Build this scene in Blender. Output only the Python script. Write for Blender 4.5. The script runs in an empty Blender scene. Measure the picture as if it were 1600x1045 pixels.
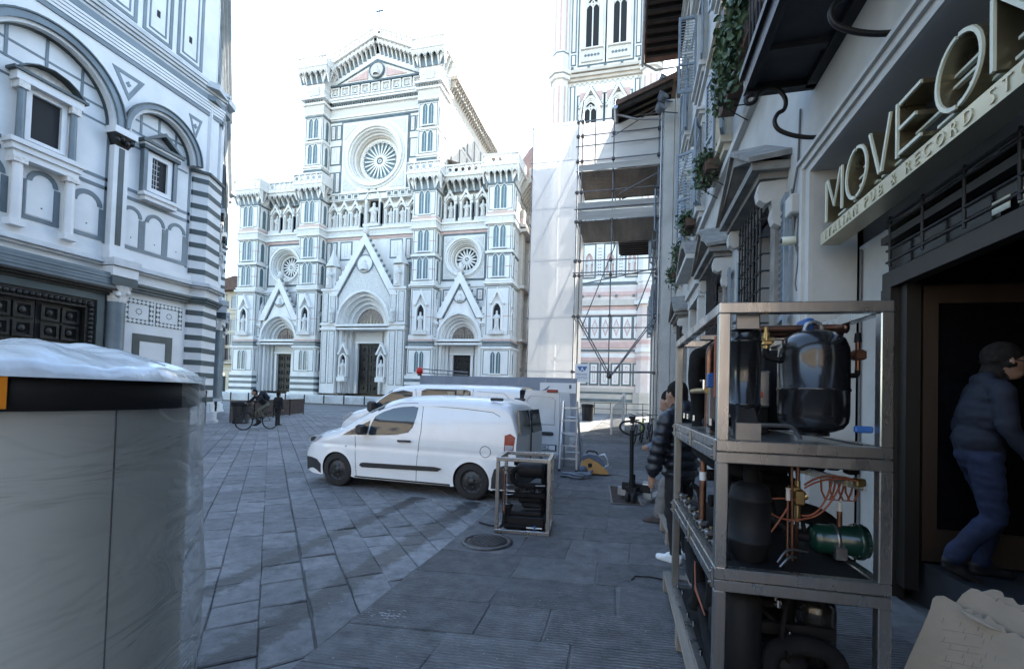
import bpy, math, random
from mathutils import Vector, Matrix
PI = math.pi
rnd = random.Random(11)
scene = bpy.context.scene
COL = scene.collection
# ---------------------------------------------------------------- camera
F_PX, CX, CY, W_PX, H_PX, EYE = 725.0, 800.0, 600.0, 1600.0, 1045.0, 1.6
pitch, roll, yaw = math.radians(1.35), math.radians(1.7), math.radians(14.3)
fw = Vector((-math.sin(yaw) * math.cos(pitch), math.cos(yaw) * math.cos(pitch), math.sin(pitch)))
rt = Vector((math.cos(yaw), math.sin(yaw), 0))
up = rt.cross(fw)
rt2 = math.cos(roll) * rt + math.sin(roll) * up
up2 = -math.sin(roll) * rt + math.cos(roll) * up
cam = bpy.data.cameras.new('camera')
cam.sensor_width = 36; cam.lens = 36 * F_PX / W_PX
cam.shift_y = (CY - H_PX / 2) / W_PX
cam.clip_start = 0.05; cam.clip_end = 3000
camo = bpy.data.objects.new('camera', cam); COL.objects.link(camo)
m3 = Matrix((rt2, up2, -fw)).transposed()
camo.matrix_world = Matrix.Translation((0, 0, EYE)) @ m3.to_4x4()
scene.camera = camo
# ---------------------------------------------------------------- sky and sun
SUN_EL, SUN_AZ = math.radians(32), math.radians(16)      # azimuth from +Y towards +X
world = bpy.data.worlds.new('World'); scene.world = world; world.use_nodes = True
wn = world.node_tree.nodes; wl = world.node_tree.links
bgn = wn['Background']
sky = wn.new('ShaderNodeTexSky'); sky.sky_type = 'NISHITA'; sky.sun_disc = False
sky.sun_elevation = SUN_EL; sky.sun_rotation = SUN_AZ
sky.air_density = 1.25; sky.dust_density = .45; sky.ozone_density = 1.0
wl.new(sky.outputs[0], bgn.inputs[0]); bgn.inputs[1].default_value = 0.15
sun = bpy.data.lights.new('sun', 'SUN'); sun.energy = 3.2; sun.angle = math.radians(0.5); sun.color = (1.0, .93, .82)
suno = bpy.data.objects.new('sun', sun); COL.objects.link(suno)
sd = Vector((math.sin(SUN_AZ) * math.cos(SUN_EL), math.cos(SUN_AZ) * math.cos(SUN_EL), math.sin(SUN_EL)))
suno.rotation_euler = sd.to_track_quat('Z', 'Y').to_euler()
scene.view_settings.view_transform = 'Standard'; scene.view_settings.look = 'None'
scene.view_settings.gamma = 1; scene.view_settings.use_curve_mapping = False
scene.view_settings.exposure = 2.3
scene.render.engine = 'CYCLES'
scene.cycles.max_bounces = 6; scene.cycles.diffuse_bounces = 3; scene.cycles.glossy_bounces = 3
scene.cycles.transparent_max_bounces = 10

# ---------------------------------------------------------------- helpers
def unproj(u, v):
    return fw + rt2 * ((u - CX) / F_PX) - up2 * ((v - CY) / F_PX)
def on_y(u, v, Y):
    d = unproj(u, v); return Vector((0, 0, EYE)) + d * (Y / d.y)
def on_x(u, v, X):
    d = unproj(u, v); return Vector((0, 0, EYE)) + d * (X / d.x)
def on_z(u, v, Z=0.):
    d = unproj(u, v); return Vector((0, 0, EYE)) + d * ((Z - EYE) / d.z)

class MB:
    """collects shapes into one mesh; cur is the material slot of what is added next"""
    def __init__(s, M=None):
        s.v = []; s.f = []; s.mi = []; s.sm = []; s.cur = 0; s.M = M
    def add(s, vs, fs, smooth=False):
        b = len(s.v)
        if s.M is not None: vs = [s.M @ Vector(p) for p in vs]
        s.v += [tuple(p) for p in vs]
        for f in fs:
            s.f.append(tuple(i + b for i in f)); s.mi.append(s.cur); s.sm.append(smooth)
        return s
    def box(s, x0, x1, y0, y1, z0, z1):
        return s.add([(x0,y0,z0),(x1,y0,z0),(x1,y1,z0),(x0,y1,z0),(x0,y0,z1),(x1,y0,z1),(x1,y1,z1),(x0,y1,z1)],
                     [(0,3,2,1),(4,5,6,7),(0,1,5,4),(1,2,6,5),(2,3,7,6),(3,0,4,7)])
    def bevbox(s, x0, x1, y0, y1, z0, z1, b=.004):
        """box with chamfered edges"""
        vs = []; 
        for z, i in ((z0, b), (z0 + b, 0), (z1 - b, 0), (z1, b)):
            for (x, y) in ((x0, y0), (x1, y0), (x1, y1), (x0, y1)):
                sx = 1 if x == x0 else -1; sy = 1 if y == y0 else -1
                vs.append((x + sx * (b + i), y + sy * i, z)); vs.append((x + sx * i, y + sy * (b + i), z))
        # order ring: for corner order fix
        ring = []
        for k in range(4):
            o = k * 8
            ring.append([o+1, o+0, o+2, o+3, o+5, o+4, o+6, o+7])
        fs = [tuple(reversed(ring[0])), tuple(ring[3])]
        for k in range(3):
            for j in range(8):
                a, c = ring[k][j], ring[k][(j + 1) % 8]
                fs.append((a, c, ring[k + 1][(j + 1) % 8], ring[k + 1][j]))
        return s.add(vs, fs)
    def poly(s, pts, y0, y1, smooth=False):
        """polygon in x,z extruded along y"""
        n = len(pts)
        vs = [(p[0], y0, p[1]) for p in pts] + [(p[0], y1, p[1]) for p in pts]
        fs = [tuple(range(n)), tuple(range(2 * n - 1, n - 1, -1))]
        fs += [(i, i + n, (i + 1) % n + n, (i + 1) % n) for i in range(n)]
        return s.add(vs, fs, smooth)
    def polyz(s, pts, z0, z1):
        n = len(pts)
        vs = [(p[0], p[1], z0) for p in pts] + [(p[0], p[1], z1) for p in pts]
        fs = [tuple(range(n - 1, -1, -1)), tuple(range(n, 2 * n))]
        fs += [(i, (i + 1) % n, (i + 1) % n + n, i + n) for i in range(n)]
        return s.add(vs, fs)
    def ring(s, a, b, y0, y1, closed=False):
        """band between outlines a (inner) and b (outer) in x,z, extruded y0..y1"""
        n = len(a)
        vs = [(p[0], y0, p[1]) for p in a] + [(p[0], y0, p[1]) for p in b] + [(p[0], y1, p[1]) for p in a] + [(p[0], y1, p[1]) for p in b]
        fs = []
        for i in range(n if closed else n - 1):
            j = (i + 1) % n
            fs += [(i, j, n + j, n + i), (2*n + i, 3*n + i, 3*n + j, 2*n + j), (i, 2*n + i, 2*n + j, j), (n + i, n + j, 3*n + j, 3*n + i)]
        if not closed:
            fs += [(0, n, 3*n, 2*n), (n - 1, 3*n - 1, 4*n - 1, 2*n - 1)]
        return s.add(vs, fs)
    def cyl(s, p0, p1, r0, r1=None, n=12, caps=True, smooth=True):
        p0 = Vector(p0); p1 = Vector(p1); r1 = r0 if r1 is None else r1
        d = (p1 - p0).normalized(); a = d.orthogonal().normalized(); b = d.cross(a)
        vs = []
        for p, r in ((p0, r0), (p1, r1)):
            for i in range(n):
                t = 2 * PI * i / n; vs.append(p + a * (r * math.cos(t)) + b * (r * math.sin(t)))
        s.add(vs, [(i, (i + 1) % n, n + (i + 1) % n, n + i) for i in range(n)], smooth)
        if caps: s.add(vs, [tuple(range(n - 1, -1, -1)), tuple(range(n, 2 * n))])
        return s
    def tube(s, pts, r, n=8, closed=False, caps=True):
        pts = [Vector(p) for p in pts]; m = len(pts); vs = []; prev = None
        rr = r if isinstance(r, (list, tuple)) else [r] * m
        for k, p in enumerate(pts):
            if closed: d = pts[(k + 1) % m] - pts[k - 1]
            else: d = pts[min(k + 1, m - 1)] - pts[max(k - 1, 0)]
            d.normalize()
            if prev is None: a = d.orthogonal().normalized()
            else:
                a = prev - d * prev.dot(d)
                a = a.normalized() if a.length > 1e-6 else d.orthogonal().normalized()
            prev = a; b = d.cross(a)
            for i in range(n):
                t = 2 * PI * i / n; vs.append(p + a * (rr[k] * math.cos(t)) + b * (rr[k] * math.sin(t)))
        fs = []
        for k in range(m if closed else m - 1):
            q = (k + 1) % m
            for i in range(n):
                j = (i + 1) % n; fs.append((k*n + i, k*n + j, q*n + j, q*n + i))
        s.add(vs, fs, True)
        if caps and not closed: s.add(vs, [tuple(range(n - 1, -1, -1)), tuple(range((m-1)*n, m*n))])
        return s
    def lathe(s, prof, o=(0, 0, 0), n=20, axis='z', smooth=True, a0=0., a1=2*PI):
        vs = []; full = abs(a1 - a0 - 2 * PI) < 1e-6; nn = n if full else n + 1
        for r, h in prof:
            for i in range(nn):
                t = a0 + (a1 - a0) * i / n; c, q = r * math.cos(t), r * math.sin(t)
                if axis == 'z': p = (c, q, h)
                elif axis == 'y': p = (c, h, q)
                else: p = (h, c, q)
                vs.append((o[0] + p[0], o[1] + p[1], o[2] + p[2]))
        fs = []
        for k in range(len(prof) - 1):
            for i in range(n):
                j = (i + 1) % nn; fs.append((k*nn + i, k*nn + j, (k+1)*nn + j, (k+1)*nn + i))
        return s.add(vs, fs, smooth)
    def ball(s, c, r, n=12, sc=(1, 1, 1)):
        prof = [(math.sin(PI * k / 8), -math.cos(PI * k / 8)) for k in range(9)]
        vs = []
        for a, h in prof:
            for i in range(n):
                t = 2 * PI * i / n
                vs.append((c[0] + r*sc[0]*a*math.cos(t), c[1] + r*sc[1]*a*math.sin(t), c[2] + r*sc[2]*h))
        fs = [(k*n + i, k*n + (i+1) % n, (k+1)*n + (i+1) % n, (k+1)*n + i) for k in range(8) for i in range(n)]
        return s.add(vs, fs, True)
    def beam(s, p0, p1, w, h=None, upv=(0, 0, 1)):
        """rectangular bar from p0 to p1"""
        h = w if h is None else h
        p0 = Vector(p0); p1 = Vector(p1); d = (p1 - p0).normalized(); u = Vector(upv)
        if abs(d.dot(u)) > .99: u = Vector((1, 0, 0))
        a = d.cross(u).normalized() * (w / 2); b = a.cross(d).normalized() * (h / 2)
        vs = [p + sa * a + sb * b for p in (p0, p1) for sa, sb in ((-1,-1),(1,-1),(1,1),(-1,1))]
        return s.add(vs, [(0,3,2,1),(4,5,6,7),(0,1,5,4),(1,2,6,5),(2,3,7,6),(3,0,4,7)])
    def mesh(s, name, mats):
        me = bpy.data.meshes.new(name)
        me.from_pydata(s.v, [], s.f)
        for m in (mats if isinstance(mats, (list, tuple)) else [mats]): me.materials.append(M[m] if isinstance(m, str) else m)
        if any(s.mi): me.polygons.foreach_set('material_index', s.mi)
        if any(s.sm): me.polygons.foreach_set('use_smooth', s.sm)
        me.update(); return me
    def build(s, name, mats, parent=None, **kw):
        return put(name, s.mesh(name, mats), parent, **kw)

def put(name, me, parent=None, loc=None, rot=None, scale=None, kind=None):
    o = bpy.data.objects.new(name, me); COL.objects.link(o)
    if parent is not None: o.parent = parent
    if loc is not None: o.location = loc
    if rot is not None: o.rotation_euler = rot
    if scale is not None: o.scale = scale
    if kind: o['kind'] = kind
    return o
def tag(o, label, cat, group=None):
    o['label'] = label; o['category'] = cat
    if group: o['group'] = group
    return o
def thing(name, label, cat, loc=(0, 0, 0), rz=0., group=None):
    o = bpy.data.objects.new(name, None); COL.objects.link(o); o.location = loc; o.rotation_euler = (0, 0, rz)
    o.empty_display_size = .2
    return tag(o, label, cat, group)
def copy_tree(o, parent=None):
    c = o.copy(); COL.objects.link(c); c.parent = parent
    for ch in list(o.children): copy_tree(ch, c)
    return c
def arch(w, zs, c=0., n=14, x=0.):
    """outline of a (pointed when c>0) arch of half width w, springing at zs, left to right"""
    r = w + c; a = math.acos(-c / r); pts = []
    h = n // 2
    for i in range(h + 1):
        t = PI + (a - PI) * i / h; pts.append((c + r * math.cos(t), zs + r * math.sin(t)))
    out = pts + [(-p[0], p[1]) for p in reversed(pts[:-1])]
    return [(p[0] + x, p[1]) for p in out]
def circ(r, x=0., z=0., n=24, ph=0.):
    return [(x + r * math.cos(2*PI*i/n + ph), z + r * math.sin(2*PI*i/n + ph)) for i in range(n)]
def plate_arch(mb, x0, x1, z0, z1, ar, y0, y1):
    """rectangular plate with an arch-topped opening; ar is the outline from arch()"""
    xl, zs = ar[0]; xr = ar[-1][0]
    mb.box(x0, xl, y0, y1, z0, z1); mb.box(xr, x1, y0, y1, z0, z1)
    mb.ring(ar, [(p[0], z1) for p in ar], y0, y1)
    if zs > z0 + 1e-4: pass
def plate_hole(mb, h, r, x, z, y0, y1, n=32):
    """square plate with a round hole"""
    a = circ(r, x, z, n); b = []
    for px_, pz_ in circ(1, 0, 0, n):
        k = h / max(abs(px_), abs(pz_)); b.append((x + px_ * k, z + pz_ * k))
    mb.ring(a, b, y0, y1, closed=True)

# ---------------------------------------------------------------- materials
M = {}
def mat(name, col, rough=.6, metal=0., var=.0, scale=3., bump=0., bscale=None, spec=None, coat=0., col2=None, detail=4., aniso=None, rvar=0., sheen=0.):
    m = bpy.data.materials.new(name); m.use_nodes = True; M[name] = m
    nt = m.node_tree; n = nt.nodes; l = nt.links; b = n['Principled BSDF']
    b.inputs['Roughness'].default_value = rough; b.inputs['Metallic'].default_value = metal
    if spec is not None: b.inputs['Specular IOR Level'].default_value = spec
    if coat: b.inputs['Coat Weight'].default_value = coat; b.inputs['Coat Roughness'].default_value = .06
    if sheen: b.inputs['Sheen Weight'].default_value = sheen
    b.inputs['Base Color'].default_value = (*col, 1)
    if var or col2 or bump or rvar:
        tc = n.new('ShaderNodeTexCoord'); mp = n.new('ShaderNodeMapping'); l.new(tc.outputs['Object'], mp.inputs[0])
        if aniso: mp.inputs['Scale'].default_value = aniso
        no = n.new('ShaderNodeTexNoise'); no.inputs['Scale'].default_value = scale; no.inputs['Detail'].default_value = detail
        no.inputs['Roughness'].default_value = .6
        l.new(mp.outputs[0], no.inputs['Vector'])
        if var or col2:
            c2 = col2 or tuple(max(0, c * (1 - var)) for c in col); c1 = col if col2 else tuple(min(1, c * (1 + var)) for c in col)
            mx = n.new('ShaderNodeMix'); mx.data_type = 'RGBA'
            rp = n.new('ShaderNodeMapRange'); rp.inputs[1].default_value = .32; rp.inputs[2].default_value = .68
            l.new(no.outputs[0], rp.inputs[0]); l.new(rp.outputs[0], mx.inputs[0])
            mx.inputs[6].default_value = (*c1, 1); mx.inputs[7].default_value = (*c2, 1)
            l.new(mx.outputs[2], b.inputs['Base Color'])
        if rvar:
            rr = n.new('ShaderNodeMapRange'); rr.inputs[1].default_value = .3; rr.inputs[2].default_value = .7
            rr.inputs[3].default_value = max(0, rough - rvar); rr.inputs[4].default_value = min(1, rough + rvar)
            l.new(no.outputs[0], rr.inputs[0]); l.new(rr.outputs[0], b.inputs['Roughness'])
        if bump:
            nb = n.new('ShaderNodeTexNoise'); nb.inputs['Scale'].default_value = bscale or scale * 4; nb.inputs['Detail'].default_value = 5
            l.new(mp.outputs[0], nb.inputs['Vector'])
            bp = n.new('ShaderNodeBump'); bp.inputs['Strength'].default_value = bump; bp.inputs['Distance'].default_value = .02
            l.new(nb.outputs[0], bp.inputs['Height']); l.new(bp.outputs[0], b.inputs['Normal'])
    return m
mat('marble_white', (.80, .78, .74), .55, col2=(.66, .65, .625), scale=1.1, bump=.1, bscale=6, aniso=(1, 1, .35), detail=7)
mat('marble_grey', (.50, .52, .53), .55, var=.14, scale=1.5, bump=.1, bscale=8)
mat('marble_bapt', (.70, .705, .70), .5, col2=(.58, .59, .59), scale=.9, bump=.06, bscale=5, detail=7)
mat('marble_warm', (.52, .47, .41), .6, var=.10, scale=1.2, bump=.15, bscale=6)
mat('marble_green', (.045, .064, .068), .45, var=.35, scale=.9)
mat('marble_green_pale', (.10, .13, .14), .45, var=.3, scale=.9)
mat('marble_slate', (.13, .165, .185), .45, var=.30, scale=.7)
mat('marble_pink', (.58, .40, .36), .55, var=.12, scale=1.5)
mat('carving', (.74, .72, .68), .65, col2=(.50, .49, .47), scale=9, bump=.8, bscale=14)
mat('bronze', (.022, .021, .020), .45, metal=.4, var=.4, scale=5, bump=.4, bscale=18)
mat('window_lead', (.10, .16, .18), .25, var=.2, scale=2)
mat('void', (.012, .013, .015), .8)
mat('mosaic', (.16, .10, .09), .5, col2=(.30, .27, .22), scale=7, bump=.1)
mat('mosaic_gold', (.42, .36, .25), .4, var=.2, scale=8)
mat('brick_dome', (.30, .17, .13), .8, var=.2, scale=.5)
# ================================================================ ground
def stone_mat(name, base, vary, groove=0., tracks=False, rough=.75, bump=.5, sc=5.):
    m = bpy.data.materials.new(name); m.use_nodes = True; M[name] = m
    nt = m.node_tree; n = nt.nodes; l = nt.links; b = n['Principled BSDF']; b.inputs['Roughness'].default_value = rough
    def mathn(op, a, c=None):
        k = n.new('ShaderNodeMath'); k.operation = op
        for i, q in enumerate((a, c)):
            if q is None: continue
            if isinstance(q, (int, float)): k.inputs[i].default_value = q
            else: l.new(q, k.inputs[i])
        return k.outputs[0]
    tc = n.new('ShaderNodeTexCoord'); oi = n.new('ShaderNodeObjectInfo'); ge = n.new('ShaderNodeNewGeometry')
    rv = mathn('FRACT', mathn('ADD', oi.outputs['Random'], ge.outputs['Random Per Island']))
    n1 = n.new('ShaderNodeTexNoise'); n1.inputs['Scale'].default_value = sc; n1.inputs['Detail'].default_value = 8; n1.inputs['Roughness'].default_value = .7
    l.new(tc.outputs['Object'], n1.inputs['Vector'])
    n2 = n.new('ShaderNodeTexNoise'); n2.inputs['Scale'].default_value = .55; n2.inputs['Detail'].default_value = 3
    l.new(tc.outputs['Object'], n2.inputs['Vector'])
    v = mathn('ADD', mathn('MULTIPLY', rv, vary), 1 - vary / 2)
    cr = n.new('ShaderNodeMapRange'); cr.inputs[1].default_value = .30; cr.inputs[2].default_value = .70; cr.inputs[3].default_value = .62; cr.inputs[4].default_value = 1.38; l.new(n1.outputs[0], cr.inputs[0])
    v = mathn('MULTIPLY', v, cr.outputs[0])
    v = mathn('MULTIPLY', v, mathn('ADD', mathn('MULTIPLY', n2.outputs[0], 1.3), .35))
    # pale worn specks
    n3 = n.new('ShaderNodeTexNoise'); n3.inputs['Scale'].default_value = 38; n3.inputs['Detail'].default_value = 2
    l.new(tc.outputs['Object'], n3.inputs['Vector'])
    sp = n.new('ShaderNodeMapRange'); sp.inputs[1].default_value = .70; sp.inputs[2].default_value = .78; l.new(n3.outputs[0], sp.inputs[0])
    v = mathn('ADD', v, mathn('MULTIPLY', sp.outputs[0], .7))
    if tracks:                                   # wet tyre tracks, irregular
        sx = n.new('ShaderNodeSeparateXYZ'); l.new(tc.outputs['Object'], sx.inputs[0])
        tot = None
        for (p, q, w) in tracks:
            dx, dy = q[0] - p[0], q[1] - p[1]; L = math.hypot(dx, dy)
            d = mathn('ADD', mathn('MULTIPLY', sx.outputs[0], dy / L), mathn('MULTIPLY', sx.outputs[1], -dx / L))
            d = mathn('ABSOLUTE', mathn('SUBTRACT', d, (p[0] * dy - p[1] * dx) / L))
            s = mathn('ADD', mathn('MULTIPLY', sx.outputs[0], dx / L), mathn('MULTIPLY', sx.outputs[1], dy / L))
            s0 = (p[0] * dx + p[1] * dy) / L
            inside = mathn('MULTIPLY', mathn('GREATER_THAN', s, s0), mathn('LESS_THAN', s, s0 + L))
            d = mathn('ADD', d, mathn('MULTIPLY', mathn('SUBTRACT', n1.outputs[0], .5), .30))
            mr = n.new('ShaderNodeMapRange'); mr.inputs[1].default_value = w; mr.inputs[2].default_value = w * .6; l.new(d, mr.inputs[0])
            t = mathn('MULTIPLY', mr.outputs[0], inside)
            tot = t if tot is None else mathn('MAXIMUM', tot, t)
        v = mathn('MULTIPLY', v, mathn('SUBTRACT', 1.0, mathn('MULTIPLY', tot, .68)))
        rr = mathn('SUBTRACT', rough, mathn('MULTIPLY', tot, .25)); l.new(rr, b.inputs['Roughness'])
    if groove:
        mp = n.new('ShaderNodeMapping'); mp.inputs['Rotation'].default_value = (0, 0, math.radians(-6)); l.new(tc.outputs['Object'], mp.inputs[0])
        ad = n.new('ShaderNodeVectorMath'); ad.operation = 'MULTIPLY_ADD'; l.new(n1.outputs[1], ad.inputs[0]); ad.inputs[1].default_value = (.03, .03, 0); l.new(mp.outputs[0], ad.inputs[2])
        wv = n.new('ShaderNodeTexWave'); wv.bands_direction = 'Y'; wv.inputs['Scale'].default_value = groove; wv.inputs['Distortion'].default_value = 1.6; wv.inputs['Detail'].default_value = 2; wv.inputs['Detail Scale'].default_value = 2.5
        l.new(ad.outputs[0], wv.inputs['Vector'])
        gm = n.new('ShaderNodeMapRange'); gm.inputs[1].default_value = .35; gm.inputs[2].default_value = .62; l.new(n2.outputs[0], gm.inputs[0])
        gv = mathn('MULTIPLY', mathn('SUBTRACT', wv.outputs['Fac'], .5), mathn('ADD', mathn('MULTIPLY', gm.outputs[0], .7), .1))
        v = mathn('MULTIPLY', v, mathn('ADD', gv, 1.0))
    cc = n.new('ShaderNodeMix'); cc.data_type = 'RGBA'; cc.blend_type = 'MULTIPLY'; cc.inputs[0].default_value = 1
    cc.inputs[6].default_value = (*base, 1); cm = n.new('ShaderNodeCombineXYZ')
    for i in range(3): l.new(v, cm.inputs[i])
    l.new(cm.outputs[0], cc.inputs[7]); l.new(cc.outputs[2], b.inputs['Base Color'])
    h = mathn('MULTIPLY', n1.outputs[0], .8)
    if groove: h = mathn('ADD', h, mathn('MULTIPLY', gv, 1.3))
    bp = n.new('ShaderNodeBump'); bp.inputs['Strength'].default_value = bump; bp.inputs['Distance'].default_value = .03
    l.new(h, bp.inputs['Height']); l.new(bp.outputs[0], b.inputs['Normal'])
    return m
tr = []
def gp(u, v): p = on_z(u, v); return (p.x, p.y)
tr = [(gp(656, 776), gp(312, 930), .13), (gp(743, 784), gp(318, 1050), .16)]
stone_mat('paver', (.158, .160, .165), .38, tracks=tr, bump=.9, sc=7.)
stone_mat('slab', (.134, .136, .141), .36, groove=10., bump=1.0, sc=6.)
mat('joint', (.055, .054, .052), .95, col2=(.15, .147, .142), scale=1.8)
mat('joint_pale', (.17, .168, .165), .95, col2=(.07, .07, .07), scale=3.5)
stone_mat('paver_far', (.158, .160, .164), .0)
CURB = -1.83
# the piazza: one sheet to the horizon
g = MB(); g.add([(-900,-900,-.014),(900,-900,-.014),(900,1500,-.014),(-900,1500,-.014)], [(0,1,2,3)])
piazza = g.build('piazza_ground', 'joint', kind='structure')
far = MB()     # farther paving, too small to tell stones apart, laid over the joint bed
far.add([(-400,30,-.004),(CURB,30,-.004),(CURB,45,-.004),(60,45,-.004),(60,300,-.004),(-400,300,-.004)], [(0,1,2,3,4,5)])
far.add([(-400,-60,-.0045),(-23,-60,-.0045),(-23,30,-.0045),(-400,30,-.0045)], [(0,1,2,3)])
far.build('paving', 'paver_far', piazza, kind='stuff')
# diagonal pavers
th = math.radians(-48.2); ex = Vector((math.cos(th), math.sin(th))); ey = Vector((-math.sin(th), math.cos(th)))
def clip(poly, xmax):
    out = []
    for i in range(len(poly)):
        a, b = poly[i], poly[(i + 1) % len(poly)]
        ia, ib = a[0] <= xmax, b[0] <= xmax
        if ia: out.append(a)
        if ia != ib:
            t = (xmax - a[0]) / (b[0] - a[0]); out.append((xmax, a[1] + (b[1] - a[1]) * t))
    return out
def stone_mesh(mb, poly, z, be=.008, dz=.007):
    n = len(poly); cx_ = sum(p[0] for p in poly) / n; cy_ = sum(p[1] for p in poly) / n
    tilt = (rnd.uniform(-.006, .006), rnd.uniform(-.006, .006))
    top = []
    for p in poly:
        d = math.hypot(p[0] - cx_, p[1] - cy_) or 1
        k = 1 - be * 1.5 / d
        top.append((cx_ + (p[0] - cx_) * k, cy_ + (p[1] - cy_) * k))
    zz = lambda p, o: z + o + (p[0] - cx_) * tilt[0] + (p[1] - cy_) * tilt[1]
    vs = [(p[0], p[1], -.02) for p in poly] + [(p[0], p[1], zz(p, -dz)) for p in poly] + [(p[0], p[1], zz(p, 0)) for p in top]
    fs = [tuple(range(2*n, 3*n))]
    for k in (0, 1): fs += [(k*n + i, k*n + (i+1) % n, (k+1)*n + (i+1) % n, (k+1)*n + i) for i in range(n)]
    mb.add(vs, fs)
stones = []
row = -60
rw = .318
for row in range(-14, 95):
    v0 = row * rw + rnd.uniform(-.008, .008); v1 = (row + 1) * rw - .009
    t = -42. + rnd.uniform(0, .5)
    while t < 8:
        ln = rnd.uniform(.30, .68); sk = rnd.uniform(-.05, .05)
        q = [ex * (t + .004) + ey * v0, ex * (t + ln - .004) + ey * v0, ex * (t + ln - .004 + sk) + ey * v1, ex * (t + .004 + sk) + ey * v1]
        sk0 = sk; t += ln
        c = (q[0] + q[2]) / 2
        if c.x > CURB + .4 or c.y < -1.0 or c.y > 30.5 or c.x < -23.2: continue
        dpt = c.y * math.cos(yaw) - c.x * math.sin(yaw); lat = c.x * math.cos(yaw) + c.y * math.sin(yaw)
        if dpt < .6 or abs(lat) > dpt * 1.32 + 1.5: continue
        poly = clip([(p.x + rnd.uniform(-.006, .006), p.y + rnd.uniform(-.006, .006)) for p in q], CURB - .01)
        if len(poly) < 3: continue
        stones.append((dpt, poly))
stones.sort(key=lambda s: s[0])
vis = [s for s in stones if s[0] > 1.9]
near = vis[:290]; rest = vis[290:] + [s for s in stones if s[0] <= 1.9]
for d, poly in near:
    mb = MB(); stone_mesh(mb, poly, rnd.uniform(-.004, .005)); mb.build('paving_stone', 'paver', piazza)
mb = MB()
for d, poly in rest: stone_mesh(mb, poly, rnd.uniform(-.004, .005))
mb.build('paving_stones', 'paver', piazza, kind='stuff')
# pavement in front of the shops: courses of long slabs, a touch higher than the square
pv = MB(); pv.add([(CURB,-3,.012),(2.2,-3,.012),(2.2,60,.012),(CURB,60,.012)], [(0,1,2,3)]).box(CURB, CURB + .03, -3, 60, -.02, .011)
pavement = pv.build('pavement', 'joint_pale', kind='structure')
sh = math.tan(math.radians(6.5))
cuts = [2.46, 2.94, 3.42, 3.95, 4.52, 5.17]
y = 2.46
while y > .2: y -= rnd.uniform(.45, .55); cuts.insert(0, y)
y = 5.17
while y < 52: y += rnd.uniform(.48, .62); cuts.append(y)
first = {2.46: [-1.13, -.31, .55], 2.94: [-.97, -.52, .38], 3.42: [-1.0, -.06, .8], 3.95: [-.97, -.25, .6], 4.52: [-1.06, -.58, .03], 5.17: [-.47, .4]}
ns = 0; tail = MB()
for a, b in zip(cuts[:-1], cuts[1:]):
    js = first.get(a)
    if js is None:
        js = []; x = CURB + rnd.uniform(.5, 1.1)
        while x < 1.2: js.append(x); x += rnd.uniform(.55, 1.15)
    xs = [CURB] + js + [1.86]
    for x0, x1 in zip(xs[:-1], xs[1:]):
        k = rnd.uniform(-.02, .02); g0 = .0045
        f = lambda x, yy: (x, yy + (x + 1.0) * sh)
        poly = [f(x0 + g0, a + g0), f(x1 - g0, a + g0), f(x1 - g0 + k, b - g0), f(x0 + g0 + k, b - g0)]
        poly = [(max(p[0], CURB + .002) + rnd.uniform(-.005, .005) * (p[0] > CURB + .1), p[1] + rnd.uniform(-.005, .005)) for p in poly]
        mb = MB() if (ns < 280 and a > 1.5) else tail
        stone_mesh(mb, poly, .0185 + rnd.uniform(-.002, .003), .006, .004)
        if mb is not tail: mb.build('paving_slab', 'slab', pavement); ns += 1
if tail.v: tail.build('paving_slabs', 'slab', pavement, kind='stuff')
# ================================================================ cathedral
C0, CYF = -29.1, 47.0
cathedral = thing('cathedral', 'white, green and pink marble cathedral front with rose windows and three gabled portals', 'cathedral', (C0, CYF, 0))
WM = ['marble_white', 'marble_green_pale', 'marble_pink', 'carving', 'marble_warm', 'marble_slate', 'void']
Wh, Gr, Pk, Cv, Wa, Sl, Vo = range(7)
def corbels(mb, x0, x1, y, z0, z1, step=.62, out=.75, end=True):
    """row of pointed corbel arches that carry a gallery; wall face at y, stepping out by `out`"""
    n = max(2, round((x1 - x0) / step)); st = (x1 - x0) / n
    mb.cur = Wh
    for i in range(n + 1):
        x = x0 + i * st
        mb.add([(x-.08, y, z0), (x+.08, y, z0), (x+.08, y-out, z1-.3), (x-.08, y-out, z1-.3), (x-.08, y, z1), (x+.08, y, z1), (x+.08, y-out, z1), (x-.08, y-out, z1)],
               [(0,1,2,3),(0,4,5,1),(1,5,6,2),(2,6,7,3),(3,7,4,0)])
    for i in range(n):
        x = x0 + (i + .5) * st; w = st / 2 - .09; h = z1 - z0
        mb.cur = Cv
        ar = arch(w, z0 + h * .45, w * .8, 6, x)
        mb.ring(ar, [(p[0], z1) for p in ar], y - out, y - out + .15)
        mb.cur = Sl; mb.box(x - w, x + w, y - .05, y - .02, z0, z1)
    mb.cur = Wh
def parapet(mb, x0, x1, y, z0, z1, d=.22, rings=True):
    mb.cur = Wh
    mb.box(x0, x1, y - .06, y + d, z0, z0 + .18); mb.box(x0, x1, y - .06, y + d, z1 - .16, z1)
    n = max(1, round((x1 - x0) / .75)); st = (x1 - x0) / n
    for i in range(n + 1): mb.box(max(x0, x0 + i*st - .07), min(x1, x0 + i*st + .07), y, y + d - .04, z0 + .18, z1 - .16)
    for i in range(n):
        x = x0 + (i + .5) * st; zc = (z0 + z1) / 2
        mb.ring(circ(.22, x, zc, 10), circ(.36, x, zc, 10), y + .05, y + d - .08, closed=True)
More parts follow.
